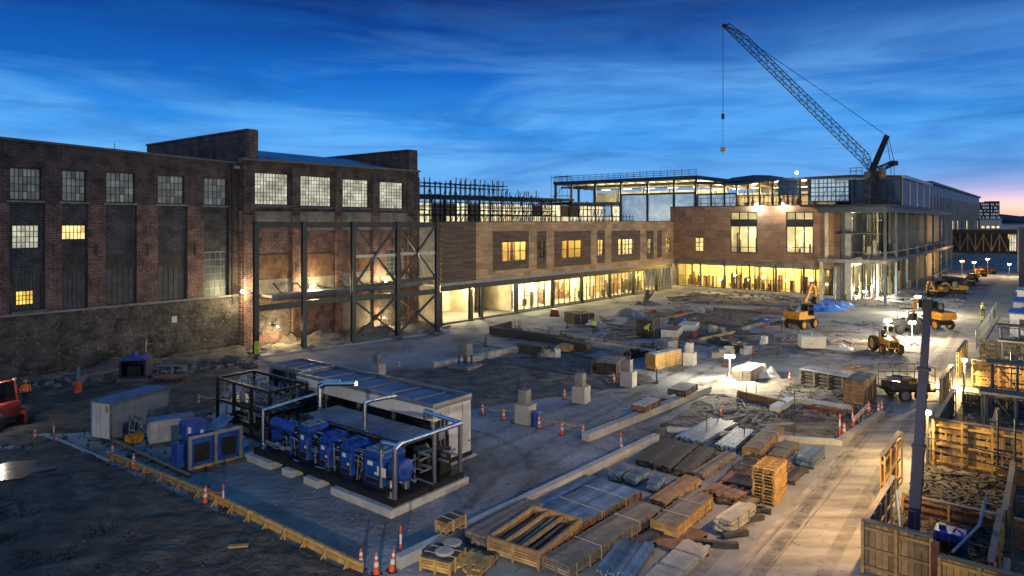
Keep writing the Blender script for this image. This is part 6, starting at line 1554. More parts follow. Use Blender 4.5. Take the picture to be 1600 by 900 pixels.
def tractor(label, x, y, rz, mat, s=1.0):
    p = G(x, y); t = thing('tractor', label, 'tractor', (p.x, p.y, 0), rz, GV); t.scale = (s, s, s)
    m = MB(); m.prism([(-.9, .6), (1.7, .6), (1.8, 1.3), (1.6, 1.5), (-.9, 1.5)], -.5, .5); m.build('bonnet', mat, t, bevel=.05)
    m = MB(); m.box(1.72, 1.83, -.4, .4, .75, 1.3); m.build('radiator_grille', m_black, t)
    for x_, r_, w_ in ((-.8, .78, .45), (1.2, .5, .35)):
        for y_ in (-.85, .85): wheel(t, (x_, y_, r_), r_, w_, mat)
    m = MB()
    for a in (-1.2, .25):
        for b in (-.65, .65): m.bar((a, b, 1.4), (a, b, 2.6), .08)
    m.box(-1.3, .35, -.75, .75, 2.6, 2.68); m.build('roll_cage', m_steelg, t)
    m = MB(); m.box(-.8, -.3, -.3, .3, 1.5, 1.65); m.box(-.9, -.8, -.3, .3, 1.5, 2.1); m.build('seat', m_black, t)
    for y_ in (-.35, .35): m = MB(); m.ball((1.82, y_, 1.38), (.05, .09, .09), 8, 5); m.build('headlight', m_framew, t)
    return t
tractor('small yellow tractor with open roll cage facing the camera', 1384, 550, R(-95), m_yellow, .95)
tractor('dark site tractor behind the twin lamp posts', 1412, 520, R(190), m_steel, 1.0)
def dumper(label, x, y, rz, mat, s=1.0):
    p = G(x, y); t = thing('dump_truck', label, 'dumper', (p.x, p.y, 0), rz, GV); t.scale = (s, s, s)
    m = MB(); m.box(-1.8, 1.8, -.45, .45, .5, .85); m.build('chassis', m_black, t)
    m = MB(); m.prism([(.1, .9), (2.0, 1.1), (2.5, 1.9), (-.2, 1.9)], -.95, .95); m.build('skip', mat, t, bevel=.04)
    m = MB(); m.prism([(-1.9, .9), (-.3, .9), (-.3, 1.3), (-1.9, 1.5)], -.6, .6); m.build('bonnet', mat, t)
    m = MB()
    for b in (-.55, .55): m.bar((-1.0, b, 1.4), (-1.0, b, 2.6), .08); m.bar((-.3, b, 1.3), (-.4, b, 2.6), .06)
    m.box(-1.1, -.3, -.62, .62, 2.6, 2.68); m.build('roll_bar', m_black, t)
    for x_ in (-1.2, 1.2):
        for y_ in (-.8, .8): wheel(t, (x_, y_, .55), .56, .4, mat)
for lab, x, y, rz, mt in (('far yellow dumper closest to the link bridge lamps', 1532, 432, 1.2, m_yellow), ('far yellow dumper second from the link bridge', 1519, 440, .8, m_yellow), ('far rusty red dumper in the row beneath the bridge', 1543, 428, 1.9, m_rust),
                          ('far grey dumper parked against the open steel building', 1478, 445, .3, m_grey), ('far dark dumper behind the two far excavators', 1508, 447, 2.4, m_steel)): dumper(lab, x, y, rz, mt, .85)
# loose trailer and blue machine
p = G(1416, 622); tr = thing('trailer', 'flat site trailer with wire cage sides beside the crates', 'trailer', (p.x, p.y, 0), UA - .9, GV)
m = MB(); m.box(-1.6, 1.6, -.8, .8, .6, .75); m.bar((1.6, 0, .65), (2.6, 0, .55), .12); m.build('chassis', m_black, tr)
for x_ in (-.6, .5):
    for y_ in (-.9, .9): wheel(tr, (x_, y_, .4), .42, .28, m_steelg)
sg = []
for i in range(7): x_ = -1.55 + i * 3.1 / 6; sg += [((x_, .78, .75), (x_, .78, 2.3))]
for z in (1.2, 1.7, 2.25): sg.append(((-1.55, .78, z), (1.55, .78, z))); sg.append(((1.55, -.78, z), (1.55, .78, z)))
for y_ in (-.78, 0): sg.append(((1.55, y_, .75), (1.55, y_, 2.3)))
tubes(tr, 'cage', sg, .03, m_woodg)
m = MB(); m.box(-1.4, 1.3, -.7, .7, .753, 1.15); m.box(-1.2, .4, -.6, .3, 1.153, 1.5); m.build('load', m_woodd, tr); m = MB(); m.box(-.2, 1.2, -.72, -.6, 1.16, 1.3); m.build('yellow_beam', m_yellow, tr)
p = G(207, 598); bl = thing('generator', 'dark blue open fronted machine on skids by the mill rubble', 'generator', (p.x, p.y, 0), R(10))
m = MB(); m.box(-.95, .95, .0, 1.3, .35, .5); m.box(-.95, -.8, 0, 1.3, .5, 1.7); m.box(.8, .95, 0, 1.3, .5, 1.7); m.box(-.798, .798, 1.15, 1.3, .5, 1.7); m.build('housing', m_bluep, bl)
m = MB(); m.prism([(-1.05, 1.702), (1.05, 1.702), (.6, 2.0), (-.6, 2.0)], -.1, 1.4); m.lathe((0, .6, 2.0), [(.2, 0), (.16, .35)], 10); m.build('lid', m_blue, bl)
m = MB(); m.box(-.5, .5, .3, 1.0, .502, 1.2); m.build('engine', m_black, bl); m = MB(); m.box(-1.1, 1.1, -.2, .1, 0, .34); m.box(-1.1, 1.1, 1.1, 1.4, 0, .34); m.build('skid', m_woodg, bl)
p = G(122, 616); bar_ = thing('barrel_marker', 'orange barrel topped by a blue tube on the rutted dirt', 'barrel', (p.x, p.y, 0))
m = MB(); m.lathe((0, 0, 0), [(.28, 0), (.28, .1), (.24, .3), (.24, .9), (.16, .98)], 14); m.build('barrel', m_orange, bar_); m = MB(); m.tube((0, 0, .98), (0, 0, 2.0), .09, 10); m.build('tube', m_bsteel, bar_)
p = G(262, 598); pa = thing('hand_cart', 'rusty low cart with upright handles on pale rubble', 'cart', (p.x, p.y, 0), R(5))
m = MB(); m.box(-1.1, 1.1, 0, .8, .3, .45); m.build('bed', m_woodb, pa); m = MB()
for x_ in (-1.1, 0, 1.1): m.tube((x_, .8, .3), (x_, .8, 1.2), .04, 6)
m.tube((-1.1, .8, 1.15), (1.1, .8, 1.15), .04, 6); m.build('handle', m_steelg, pa)
for x_ in (-.7, .7): wheel(pa, (x_, .1, .2), .22, .12, m_rust)
p = G(866, 494); rp = thing('plate_compactor', 'small red machine standing outside the glazed bays', 'machine', (p.x, p.y, 0))
m = MB(); m.prism([(-.6, .2), (.6, .2), (.5, .8), (-.4, .95)], -.35, .35); m.build('body', m_red, rp, bevel=.04); m = MB(); m.path([(-.5, 0, .6), (-1.1, 0, 1.3), (-1.3, 0, 1.3)], .04, 6); m.build('handle', m_steelg, rp); m = MB(); m.box(-.6, .7, -.4, .4, 0, .195); m.build('base_plate', m_black, rp)

# ================================================================== people
def person(label, x, y, top, legs=m_cloth, rz=0.0, pose='stand', hat=m_yellow, s=1.0):
    p = G(x, y); t = thing('person', label, 'person', (p.x, p.y, 0), rz, 'workers on the site'); t.scale = (s, s, s)
    J = {'pel': (0, 0, .95), 'wai': (0, 0, 1.12), 'che': (0, .0, 1.36), 'nek': (0, 0, 1.52), 'hed': (0, -.02, 1.64), 'crn': (0, -.01, 1.75)}
    if pose == 'bend': J.update({'wai': (0, -.1, 1.08), 'che': (0, -.28, 1.24), 'nek': (0, -.38, 1.33), 'hed': (0, -.46, 1.40), 'crn': (0, -.52, 1.48)})
    st = .16 if pose == 'walk' else 0
    for sx, n in ((-1, 'l'), (1, 'r')):
        f = st * sx
        J['hip' + n] = (.1 * sx, 0, .9); J['kne' + n] = (.11 * sx, -f * .7 - .02, .5); J['ank' + n] = (.11 * sx, -f + .03, .09); J['toe' + n] = (.12 * sx, -f - .13, .05)
        cz = J['che']; J['sho' + n] = (.19 * sx, cz[1], cz[2] + .08)
        if pose == 'work': J['elb' + n] = (.26 * sx, -.1, 1.2); J['wri' + n] = (.16 * sx, -.33, 1.2); J['han' + n] = (.14 * sx, -.42, 1.22)
        elif pose == 'bend': J['elb' + n] = (.22 * sx, -.38, 1.02); J['wri' + n] = (.18 * sx, -.48, .82); J['han' + n] = (.17 * sx, -.5, .73)
        else: J['elb' + n] = (.26 * sx, .03 + f * .3, 1.16); J['wri' + n] = (.27 * sx, -.06 + f * .5, .93); J['han' + n] = (.27 * sx, -.08 + f * .5, .83)
    E = [('pel', 'wai'), ('wai', 'che'), ('che', 'nek'), ('nek', 'hed'), ('hed', 'crn')]
    for n in 'lr': E += [('pel', 'hip' + n), ('hip' + n, 'kne' + n), ('kne' + n, 'ank' + n), ('ank' + n, 'toe' + n), ('che', 'sho' + n), ('sho' + n, 'elb' + n), ('elb' + n, 'wri' + n), ('wri' + n, 'han' + n)]
    rad = {'pel': .13, 'wai': .125, 'che': .15, 'nek': .055, 'hed': .095, 'crn': .07, 'hip': .09, 'kne': .062, 'ank': .045, 'toe': .045, 'sho': .065, 'elb': .045, 'wri': .033, 'han': .042}
    ks_ = list(J); bm2 = bmesh.new(); lay = bm2.verts.layers.skin.verify(); V_ = {}
    for k in ks_: v = bm2.verts.new(J[k]); V_[k] = v; r_ = rad[k[:3]]; v[lay].radius = (r_, r_)
    V_['pel'][lay].use_root = True
    for a, b in E: bm2.edges.new((V_[a], V_[b]))
    me = bpy.data.meshes.new('body'); bm2.to_mesh(me); bm2.free(); me.materials.append(legs)
    o = bpy.data.objects.new('body', me); col.objects.link(o); o.parent = t
    o.modifiers.new('skin', 'SKIN').use_smooth_shade = True; sb = o.modifiers.new('sub', 'SUBSURF'); sb.levels = sb.render_levels = 1
    def ell(c, r_, mat, nm): q = MB(); q.ball(c, r_, 12, 8); return q.build(nm, mat, t, smooth=True)
    wa, che = Vector(J['wai']), Vector(J['che']); up_ = (che - wa).normalized()
    q = MB(); q.tube(wa - up_ * .16, che + up_ * .02, .185, 14, .2); q.tube(che + up_ * .021, che + up_ * .13, .2, 14, .1); q.build('vest', top, t)
    q = MB(); q.tube(wa - up_ * .02, wa + up_ * .04, .198, 14); q.build('reflective_band', m_white, t)
    for n in 'lr': q = MB(); q.tube(J['sho' + n], J['elb' + n], .075, 8, .055); q.tube(J['elb' + n], J['wri' + n], .055, 8, .045); q.build('sleeve', top, t)
    hd = Vector(J['hed']); q = MB(); q.ball(hd, (.1, .115, .13), 12, 8); q.ball(hd + Vector((0, -.12, -.01)), (.02, .03, .03), 6, 4); q.build('head', m_skin, t, smooth=True)
    q = MB(); q.ball(hd + Vector((0, 0, .07)), (.13, .15, .1), 12, 6); q.lathe(hd + Vector((0, -.02, .05)), [(.16, 0), (.15, .02)], 12); q.build('helmet', hat, t, smooth=False)
    return t
person('worker in orange vest standing behind the red tractor', 40, 634, m_hio, rz=R(25), pose='walk')
person('worker in yellow vest and black trousers beside the dark toolbox crate', 928, 522, m_hi, rz=R(150))
person('upper of two workers in yellow walking on the road', 1536, 494, m_hi, rz=R(180), pose='walk', s=1.0)
person('lower of two workers in yellow near the fence on the road', 1535, 513, m_hi, rz=R(200), pose='stand')
person('worker in yellow vest bending at pallets in the middle of the pits', 1008, 528, m_hi, rz=R(60), pose='bend', hat=m_white)
person('worker in orange vest leaning against the small yellow tractor', 1398, 553, m_hio, rz=R(-30), pose='work')
person('worker in yellow by the wall under the stair core', 1320, 470, m_hi, rz=R(10), pose='work', hat=m_white)

# middle-yard workbench clutter -----------------------------------------------
slat_crate('dark upright crate stack beside the bending worker', (1018, 529), (1008, 525), (1030, 524), 1.9, m_woodd, m_woodd)
slat_crate('white and red chest standing on the near pit edge', (1058, 530), (1047, 526), (1066, 522), .9, m_white, m_red, 'tool_chest', 'chest')
slat_crate('small white crate on the pale beam behind the lamp post', (1086, 520), (1074, 516), (1092, 514), .8, m_white, m_white)
slat_crate('blue grey bundle crate left of the white chest', (1040, 527), (1030, 523), (1052, 519), .9, m_bpanel, m_bsteel)
slat_crate('dark upright crate at the near end of the white striped crate', (1045, 566), (1041, 562), (1056, 561), 1.0, m_steel, m_steel)
slat_crate('yellow timber trestle box beside the excavation corner', (890, 552), (880, 548), (900, 547), .6, m_woody, m_wood)

# ================================================================== site lamps
GL = 'site work lamps'
def post_lamp(label, x, y, ytop, power, colr, lens, mat=m_steelg):
    p = G(x, y); h = H - (ytop - HY) * p.y / F; t = thing('work_lamp', label, 'lamp', (p.x, p.y, 0), 0, GL)
    m = MB(); m.tube((0, 0, 0), (0, 0, h - .1), .05, 8); m.build('pole', mat, t)
    m = MB()
    for i in range(3): a = i * 2.1; m.bar((.5 * math.cos(a), .5 * math.sin(a), .02), (0, 0, .6), .05)
    m.build('tripod', m_steel, t)
    m = MB(); m.box(-.36, .36, .0, .05, h - .16, h - .1)
    for sx in (-.24, .24): m.box(sx - .17, sx + .17, -.02, .12, h - .13, h + .15); m.box(sx - .17, sx + .17, -.1, .12, h + .152, h + .17)
    m.build('lamp_head', m_steel, t)
    m = MB()
    for sx in (-.24, .24): m.box(sx - .14, sx + .14, -.04, -.022, h - .1, h + .12)
    m.build('lens', lens, t)
    lamp_light(t, (0, -.4, h + .35), power, colr, .25)
WC, WW, WO = (.9, .95, 1), (1, .84, .52), (1, .62, .25)
post_lamp('bright tripod lamp on the sandy heap in the middle of the yard', 1140, 594, 557, 3400, (1, .88, .6), m_lampw)
post_lamp('left one of the twin lamp posts beside the small tractor', 1387, 536, 501, 3200, (1, .8, .5), m_lampo)
post_lamp('right one of the twin lamp posts beside the small tractor', 1425, 528, 504, 3200, (1, .8, .5), m_lampo)
post_lamp('lamp post between rubble heap and the open steel building', 1434, 490, 464, 7000, WW, m_lampw)
post_lamp('low glaring flood lamp inside the open steel corner', 1352, 466, 456, 7000, (1, .95, .8), m_lampw)
post_lamp('left most lamp beneath the link bridge', 1503, 431, 408, 1200, WO, m_lampo)
post_lamp('middle lamp beneath the link bridge', 1522, 432, 410, 1200, WO, m_lampo)
post_lamp('right most lamp beneath the link bridge', 1543, 430, 405, 1200, WO, m_lampo)
post_lamp('far pale lamp beyond the link bridge near the blue hall', 1577, 432, 413, 1200, WW, m_lampw)
def wall_lamp(label, pos, power, colr, lens, rz, r=.16):
    t = thing('wall_lamp', label, 'lamp', pos, rz, GL)
    m = MB(); m.box(-.14, .14, -.14, .02, -.1, .12); m.box(-.04, .04, .02, .35, -.04, .04); m.build('housing', m_steel, t)
    m = MB(); m.ball((0, -.2, -.02), (r, .1, r), 10, 6); m.build('lens', lens, t)
    lamp_light(t, (0, -.6, -.05), power, colr, .2)
def bw(px, py, off): s, z = B.st(px, py, off); return B.world(s, off, z)
wall_lamp('glaring wall lamp on the mill corner pier left of the steel frame', bw(377, 455, -.75), 800, (1, .80, .42), m_lampw, B.rz)
wall_lamp('small wall lamp above the canopy beside the second steel column', bw(485, 448, -.75), 800, (1, .80, .42), m_lampw, B.rz)
wall_lamp('wall lamp above the canopy between the crossed braces', bw(601, 440, -.75), 900, (1, .80, .42), m_lampw, B.rz)
for lab, x, y in (('lamp glowing low behind the steel frame first bay', 432, 510), ('lamp glowing low behind the crossed braces', 598, 496)):
    wall_lamp(lab, bw(x, y, -.6), 500, (1, .75, .38), m_lampo, B.rz, .08)
def wr(px, py, off=-.3): s, z = Wf.st(px, py, off); return Wf.world(s, off, z)
wall_lamp('cold flood lamp on the wing parapet above the first tall window', wr(1183, 319), 900, (.85, .95, 1), m_lampc, Wf.rz, .25)
wall_lamp('warm flood lamp on the wing parapet between the tall windows', wr(1224, 319), 700, (1, .9, .7), m_lampw, Wf.rz, .2)
p = UR.world(UR.x(1247), -.6, UR.st(1247, 270)[1]); wall_lamp('cold lamp on the roof edge of the upper storey', p, 300, (.9, .95, 1), m_lampc, UR.rz, .25)

# ================================================================== right hand formwork row
GF = 'formwork panels along the road'
def shutter(label, p0, heading, L, h, mat, slots=False, z=0.0, lean=0.0, n=None, back=True):
    t = thing('timber_shutter', label, 'formwork', (p0.x, p0.y, z), heading, GF); t.rotation_euler.x = lean
    m = MB(); x = 0; wv = .2
    while x < L - .03:
        e = min(x + wv - .015, L)
        if slots:
            zz_ = 0.0; k = 0
            while zz_ < h - .02:
                m.box(x, e, 0, .04, zz_, min(h, zz_ + .24)); zz_ += .24
                m.box(x + (.0 if rng.random() < .5 else .1), e - (.1 if rng.random() < .6 else .0), .003, .037, zz_, min(h, zz_ + .11)) if rng.random() < .55 else None; zz_ += .11
        else: m.box(x, e, 0, .04 + rng.uniform(-.004, .004), rng.uniform(0, .01), h - rng.uniform(0, .03))
        x += wv
    m.build('boards', mat, t)
    w_ = MB()
    for zz_ in (h * .12, h * .5, h * .9): w_.box(0, L, -.1, -.006, zz_ - .05, zz_ + .05)
    w_.build('waler', mat, t)
    s = MB(); n_ = n or max(2, int(L / 1.1))
    for i in range(n_ + 1): x = L * i / n_; s.box(x - .05, x + .05, -.17, -.104, 0, h + .06)
    s.build('stud', m_woodg if mat is m_woodg else m_woody, t)
    c_ = MB(); c_.box(-.04, L + .04, -.13, .08, h + .062, h + .12); c_.build('cap', m_woodg, t)
    return t
fc = G(1348, 905)                                 # near left corner of the row beside the road
fc = PY(1349, 905, 24.4); fc.z = 0
hh1 = 1.75
shutter('dark plank wall facing the camera at the near end of the row', fc, RV, 2.1, hh1, m_wood)
shutter('lower plank wall right of the red post at the bottom edge', fc + V * 2.35 - U * .15, RV, 2.2, 1.25, m_woody)
m = MB(); m.box(-.12, .12, -.12, .12, 0, 1.7); tag(m.build('post', m_rust, None, fc + V * 2.22 - U * .1, RV), 'dark red square post between the two near plank walls', 'post')
t = shutter('long plank wall running from the near corner along the road', fc, UA, 5.6, hh1 - .1, m_woodg)
shutter('bright lit leaning panels along the road beside the blue mast', fc + U * 6.0 - V * .5, UA, 4.2, 2.3, m_woody, lean=0)
shutter('tall lit slotted panel facing the camera under the fence lamp', fc + U * 13.8 + V * .5, RV, 3.7, 2.35, m_woody, slots=True)
shutter('pale long wall top behind the lit leaning panels', fc + U * 14.0 + V * .2, UA, 11.5, 1.5, m_woodg)
shutter('tall pale panel standing along the road past the first lamp', fc + U * 26.0 - V * .6, UA, 6.0, 1.9, m_woodw)
shutter('bright slotted panel facing the camera under the second lamp', fc + U * 34.8 + V * .5, RV, 3.2, 2.0, m_woody, slots=True)
shutter('far road side fence panel beyond the second lamp', fc + U * 38.0 - V * .8, UA, 7.0, 1.9, m_woodw)
shutter('far dim slotted panel behind the steel tables', fc + U * 46 + V * .2, RV, 5.5, 2.0, m_woodg, slots=True)
shutter('inner dark plank divider in the near gravel pit', fc + V * 3.7 + U * .3, UA, 5.0, 1.3, m_woodb)
shutter('inner cross wall at the back of the near gravel pit', fc + V * 4.1 + U * 5.3, RV, 5.5, 1.1, m_woodb)
shutter('blue grey capped wall at the right bottom corner', fc + V * 4.1 - U * .5, UA, 1.5, 1.2, m_woodg)
def gpatch(name, o, a, b, mat, amp, n, seed, z=0.0):
    mb = MB(); vs = []
    for j in range(n + 1):
        for i in range(n + 1): q = o + a * (i / n) + b * (j / n); vs.append((q.x, q.y, z + .03 + amp * (noise.fractal(Vector((q.x * 1.2, q.y * 1.2, seed)), .9, 2, 4) * .5 + .4)))
    mb._q(vs, [(j * (n + 1) + i, j * (n + 1) + i + 1, (j + 1) * (n + 1) + i + 1, (j + 1) * (n + 1) + i) for j in range(n) for i in range(n)], 0)
    return tag(mb.build(name, mat, smooth=True), kind='structure')
gpatch('pit_gravel', fc + U * .2 + V * .15, V * 3.5, U * 13.2, m_mud, .3, 40, 3)  # mud colour darkens the pit floors in place of their shade
gpatch('pit_gravel', fc + V * 3.85 + U * .2, V * 7, U * 13.2, m_mud, .2, 40, 5)
gpatch('pit_gravel', fc + V * .4 + U * 14.4, V * 8, U * 18, m_mud, .25, 50, 8)
gpatch('pit_gravel', fc + V * .5 + U * 35.4, V * 9, U * 16, m_mud, .2, 50, 9)
def sc3(name, o, a, b, n, s0, s1, mat, pl_, z):
    mb = MB()
    for i in range(n):
        p = o + a * rng.random() + b * rng.random(); s = s0 + (s1 - s0) * rng.random() ** 3; g = rng.random() * 3.14; l = s * 5
        if rng.random() < pl_: mb.bar((p.x - l * math.cos(g), p.y - l * math.sin(g), z + s), (p.x + l * math.cos(g), p.y + l * math.sin(g), z + s * 1.4), s * .7, s * .35)
        else: mb.ball((p.x, p.y, z + s * .3), (s, s * rng.uniform(.5, 1), s * .6), 6, 4)
    return tag(mb.build(name, mat), kind='stuff')
sc3('rubble', fc + U * .4 + V * .3, V * 3.2, U * 12.5, 900, .03, .13, m_rockd, .2, .22)
sc3('rubble', fc + U * 14.8 + V * .9, V * 6, U * 17, 500, .04, .18, m_rockd, .4, .15)
sc3('debris', fc + U * 35.6 + V * 1, V * 7, U * 15, 320, .05, .22, m_woodg, .5, .15)
# posts, rails and rebar
k = 0
for lab, x_, y_, h_ in (('thin steel post at the right end of the near plank walls', 4.3, .1, 2.9), ('thin steel post inside the near mud pit', 4.2, 2.4, 2.6), ('thin steel post beside the tall slotted panel', 3.9, 12.8, 3.2),
                        ('thin steel post at the far right of the tall slotted panel', 3.2, 13.4, 3.4), ('thin steel post in front of the bright slotted panel', 2.2, 19, 3.0), ('thin steel post right of the bright slotted panel', 2.9, 33.5, 3.2), ('thin steel post at the right edge by the tables', 3.0, 39, 3.2), ('thin steel post between the two slotted panels', .9, 24, 3.0)):
    m = MB(); m.tube((0, 0, 0), (0, 0, h_), .045, 6); m.box(-.12, .12, -.12, .12, 0, .03); tag(m.build('steel_post', m_steel, None, fc + V * x_ + U * y_), lab, 'post', 'thin steel posts in the pits')
def rail(label, pts, r=.03, mat=m_steel):
    mb = MB(); mb.path([fc + V * a + U * b + Vector((0, 0, c)) for a, b, c in pts], r, 6); tag(mb.build('hand_rail', mat), label, 'rail', 'rails in the formwork pits')
rail('upper rail along the right side of the near pits', [(4.3, .1, 2.5), (9, -.6, 2.3)]); rail('lower rail along the right side of the near pits', [(4.3, .1, 1.6), (9, -.6, 1.4)])
rail('blue curved pipe rail bending down into the gravel pit', [(3.3, 4.9, 1.9), (3.2, 3.2, 1.4), (2.6, .9, 1.1)], .05, m_bsteel)
rail('short blue pipe leaning beside the foot of the blue mast', [(.5, 3.5, 1.9), (1.0, 1.2, .9)], .05, m_bsteel)
rail('rail crossing in front of the tall slotted panel', [(.4, 12.6, 1.7), (5.4, 12.2, 1.5)]); rail('second rail crossing below in front of the slotted panel', [(.4, 12.6, 1.1), (5.4, 12.2, .9)])
rail('rail between the two slotted panels', [(.6, 25, 2.0), (6.2, 25, 1.9)]); rail('rail across the right edge behind the mud pit', [(5.4, 5.2, 1.7), (10, 4.4, 1.6)])
# steel tables and blue covers on the far right
for lab, a, b, mt, w_, d_ in (('dark steel trestle table beyond the bright slotted panel', 2.0, 39.5, m_steel, 6, 2.2), ('second dark trestle table toward the right edge', 2.6, 51, m_steel, 6, 2.2)):
    t = thing('trestle_table', lab, 'table', fc + V * a + U * b, RV, 'tables right of the road')
    m = MB(); m.box(0, w_, 0, d_, 1.5, 1.6); m.build('top', mt, t)
    for i in range(4):
        for y_ in (.1, d_ - .2): m = MB(); m.box(i * (w_ - .15) / 3, i * (w_ - .15) / 3 + .15, y_, y_ + .12, 0, 1.498); m.build('leg', m_woodg, t)
    m = MB()
    for i in range(6): m.box(i * w_ / 6 + .1, i * w_ / 6 + .5, .2, d_ - .3, 1.602, 1.7 + .25 * rng.random())
    m.build('load', m_woodg, t)
for lab, a, b, mt, w_, d_, h_ in (('blue topped white site cabin nearest on the right edge', 1.6, 63, m_bluet, 9, 5, 2.6), ('blue topped white site cabin second on the right edge', 1.4, 76, m_bluet, 9, 6, 2.6), ('white topped cabin farthest along the right edge', 1.2, 92, m_white, 9, 6, 2.6)):
    t = thing('site_cabin', lab, 'cabin', fc + V * a + U * b, RV, 'site cabins on the right')
    m = MB(); m.box(0, w_, 0, d_, .2, h_); m.build('wall', m_white, t); m = MB(); m.box(-.15, w_ + .15, -.15, d_ + .15, h_ + .002, h_ + .16); m.build('roof', mt, t)
    m = MB()
    for i in range(3): m.box(.8 + i * 2.4, 2.0 + i * 2.4, -.03, -.003, 1.2, 2.1)
    m.build('window', m_pane_b, t); m = MB(); m.box(-.03, -.003, 1, 2, .25, 2.2); m.build('door', m_bluep, t); m = MB(); m.box(.3, w_ - .3, .3, d_ - .3, 0, .198); m.build('base', m_woodd, t)
# long mesh fence on the road edge
fe = thing('site_fence', 'pale mesh fence panels along the right road edge by the cabins', 'fence', fc + U * 52 - V * .6, UA)
for i in range(10):
    m = MB(); x0 = i * 3.0
    for zz_ in (.1, 1.0, 1.95): m.bar((x0, 0, zz_), (x0 + 2.9, 0, zz_), .05)
    for j in range(9): m.bar((x0 + j * 2.9 / 8, 0, .1), (x0 + j * 2.9 / 8, 0, 1.95), .025)
    m.build('panel', m_steelg, fe); m = MB(); m.box(x0 - .08, x0 - .01, -.04, .04, 0, 2.0); m.build('post', m_steelg, fe)
# stacks of timber by the fence lamps
slat_crate('small pale crate stack beneath the first fence lamp', (1462, 690), (1452, 688), (1475, 672), 1.0, m_wood, m_wood)
# blue mast
pm = PY(1426, 825, 26.0); pm.z = 0
bmst = thing('boom_mast', 'tall slightly leaning dark blue telescopic mast rising from the near pit', 'mast', pm, RV)
tp_ = PY(1449, 486, 26.0) - pm; lean = Vector((tp_.x, tp_.y, tp_.z))
m = MB(); a = Vector((0, 0, .2)); R3 = Matrix.Rotation(-RV, 3, 'Z'); e = R3 @ lean
def at_(k): return a + (e - a) * k
m.bar(at_(0), at_(.42), .38, .34, up=(0, 1, 0)); m.build('mast_section', m_bluep, bmst)
m = MB(); m.bar(at_(.421), at_(.75), .31, .28, up=(0, 1, 0)); m.build('mast_section', m_bluep, bmst)
m = MB(); m.bar(at_(.751), at_(1), .25, .22, up=(0, 1, 0)); m.build('mast_section', m_bluep, bmst)
m = MB()
for k in (.415, .745): m.bar(at_(k), at_(k + .012), .44, .4, up=(0, 1, 0))
m.build('collar', m_black, bmst)
m = MB(); m.bar(at_(1.001), at_(1.05), .32, .3, up=(0, 1, 0)); m.tube(at_(1.03) + Vector((-.3, 0, 0)), at_(1.03) + Vector((.3, 0, 0)), .14, 10); m.build('mast_head', m_black, bmst)
m = MB(); m.box(-.5, .5, -.5, .5, 0, .22); m.build('base_plate', m_black, bmst)
bmx = thing('power_pack', 'deep blue engine box with black panel as open front beside the mast foot', 'engine', pm + V * .7 - U * .2, RV)
m = MB(); m.box(0, 1.0, 0, .8, .1, 1.0); m.build('housing', m_blue, bmx, bevel=.03); m = MB(); m.box(.12, .88, -.02, -.003, .2, .72); m.build('opening_shade', m_black, bmx); m = MB(); m.lathe((.25, .4, 1.0), [(.12, 0), (.12, .15)], 10); m.path([(.6, .2, 1.0), (.7, .2, 1.15), (.9, .3, 1.0)], .03, 6); m.build('filler_cap', m_blue, bmx)  # black plate on the closed box stands in for a shaded opening
# lamps on the formwork
def fence_lamp(label, x, y, Yd, power):
    p = PY(x, y, Yd); t = thing('fence_lamp', label, 'lamp', (p.x, p.y, 0), RV, GL)
    m = MB(); m.box(-.05, .05, -.05, .05, 0, p.z - .1); m.build('post', m_woodg, t); m = MB(); m.box(-.2, .2, .05, .2, p.z - .15, p.z + .15); m.build('housing', m_steel, t)
    m = MB(); m.ball((0, 0, p.z), (.17, .06, .12), 10, 6); m.build('lens', m_lampw, t); lamp_light(t, (-.5, -.25, p.z + .2), power, (1, .70, .28), .15)
fence_lamp('lamp on the formwork corner above the tall slotted panel', 1449, 645, 34.6, 1300)
fence_lamp('lamp on the formwork corner above the bright slotted panel', 1507, 563, 50.8, 3800)
# off-frame flood mast by the road and low flood beside the compound
def flood(label, p, h, aim, power, ang, colr):
    t = thing('flood_mast', label, 'lamp', (p[0], p[1], 0), 0, 'flood masts behind the view')
    m = MB(); m.tube((0, 0, 0), (0, 0, h), .08, 8); m.build('pole', m_steelg, t); m = MB(); m.box(-.3, .3, .05, .2, h - .2, h + .2); m.build('housing', m_steel, t)
    d = Vector(aim) - Vector((p[0], p[1], h)); lamp_light(t, Vector((0, 0, h)) + d.normalized() * .45, power, colr, .2, ang, d)
q = fc + V * .62 + U * 2.7
fl_ = thing('flood_lamp', 'shaded flood lamp clamped high on the road side of the blue mast', 'lamp', (q.x, q.y, 6.4), RV, GL)
m = MB(); m.box(-.16, .16, -.2, .2, 0, .16); m.box(.16, .5, -.03, .03, .02, .08); m.build('housing', m_black, fl_); m = MB(); m.box(-.13, .13, -.17, .17, -.012, -.003); m.build('lens', m_lampw, fl_)
lamp_light(fl_, (-.1, 0, -.1), 3600, (1, .62, .26), .12, R(128), (-.8, .25, -.8))
flood('low flood lamp standing below the viewer', (-3.0, 6.0), 4.2, (0, 32, 0), 9500, R(100), (1, .86, .66))

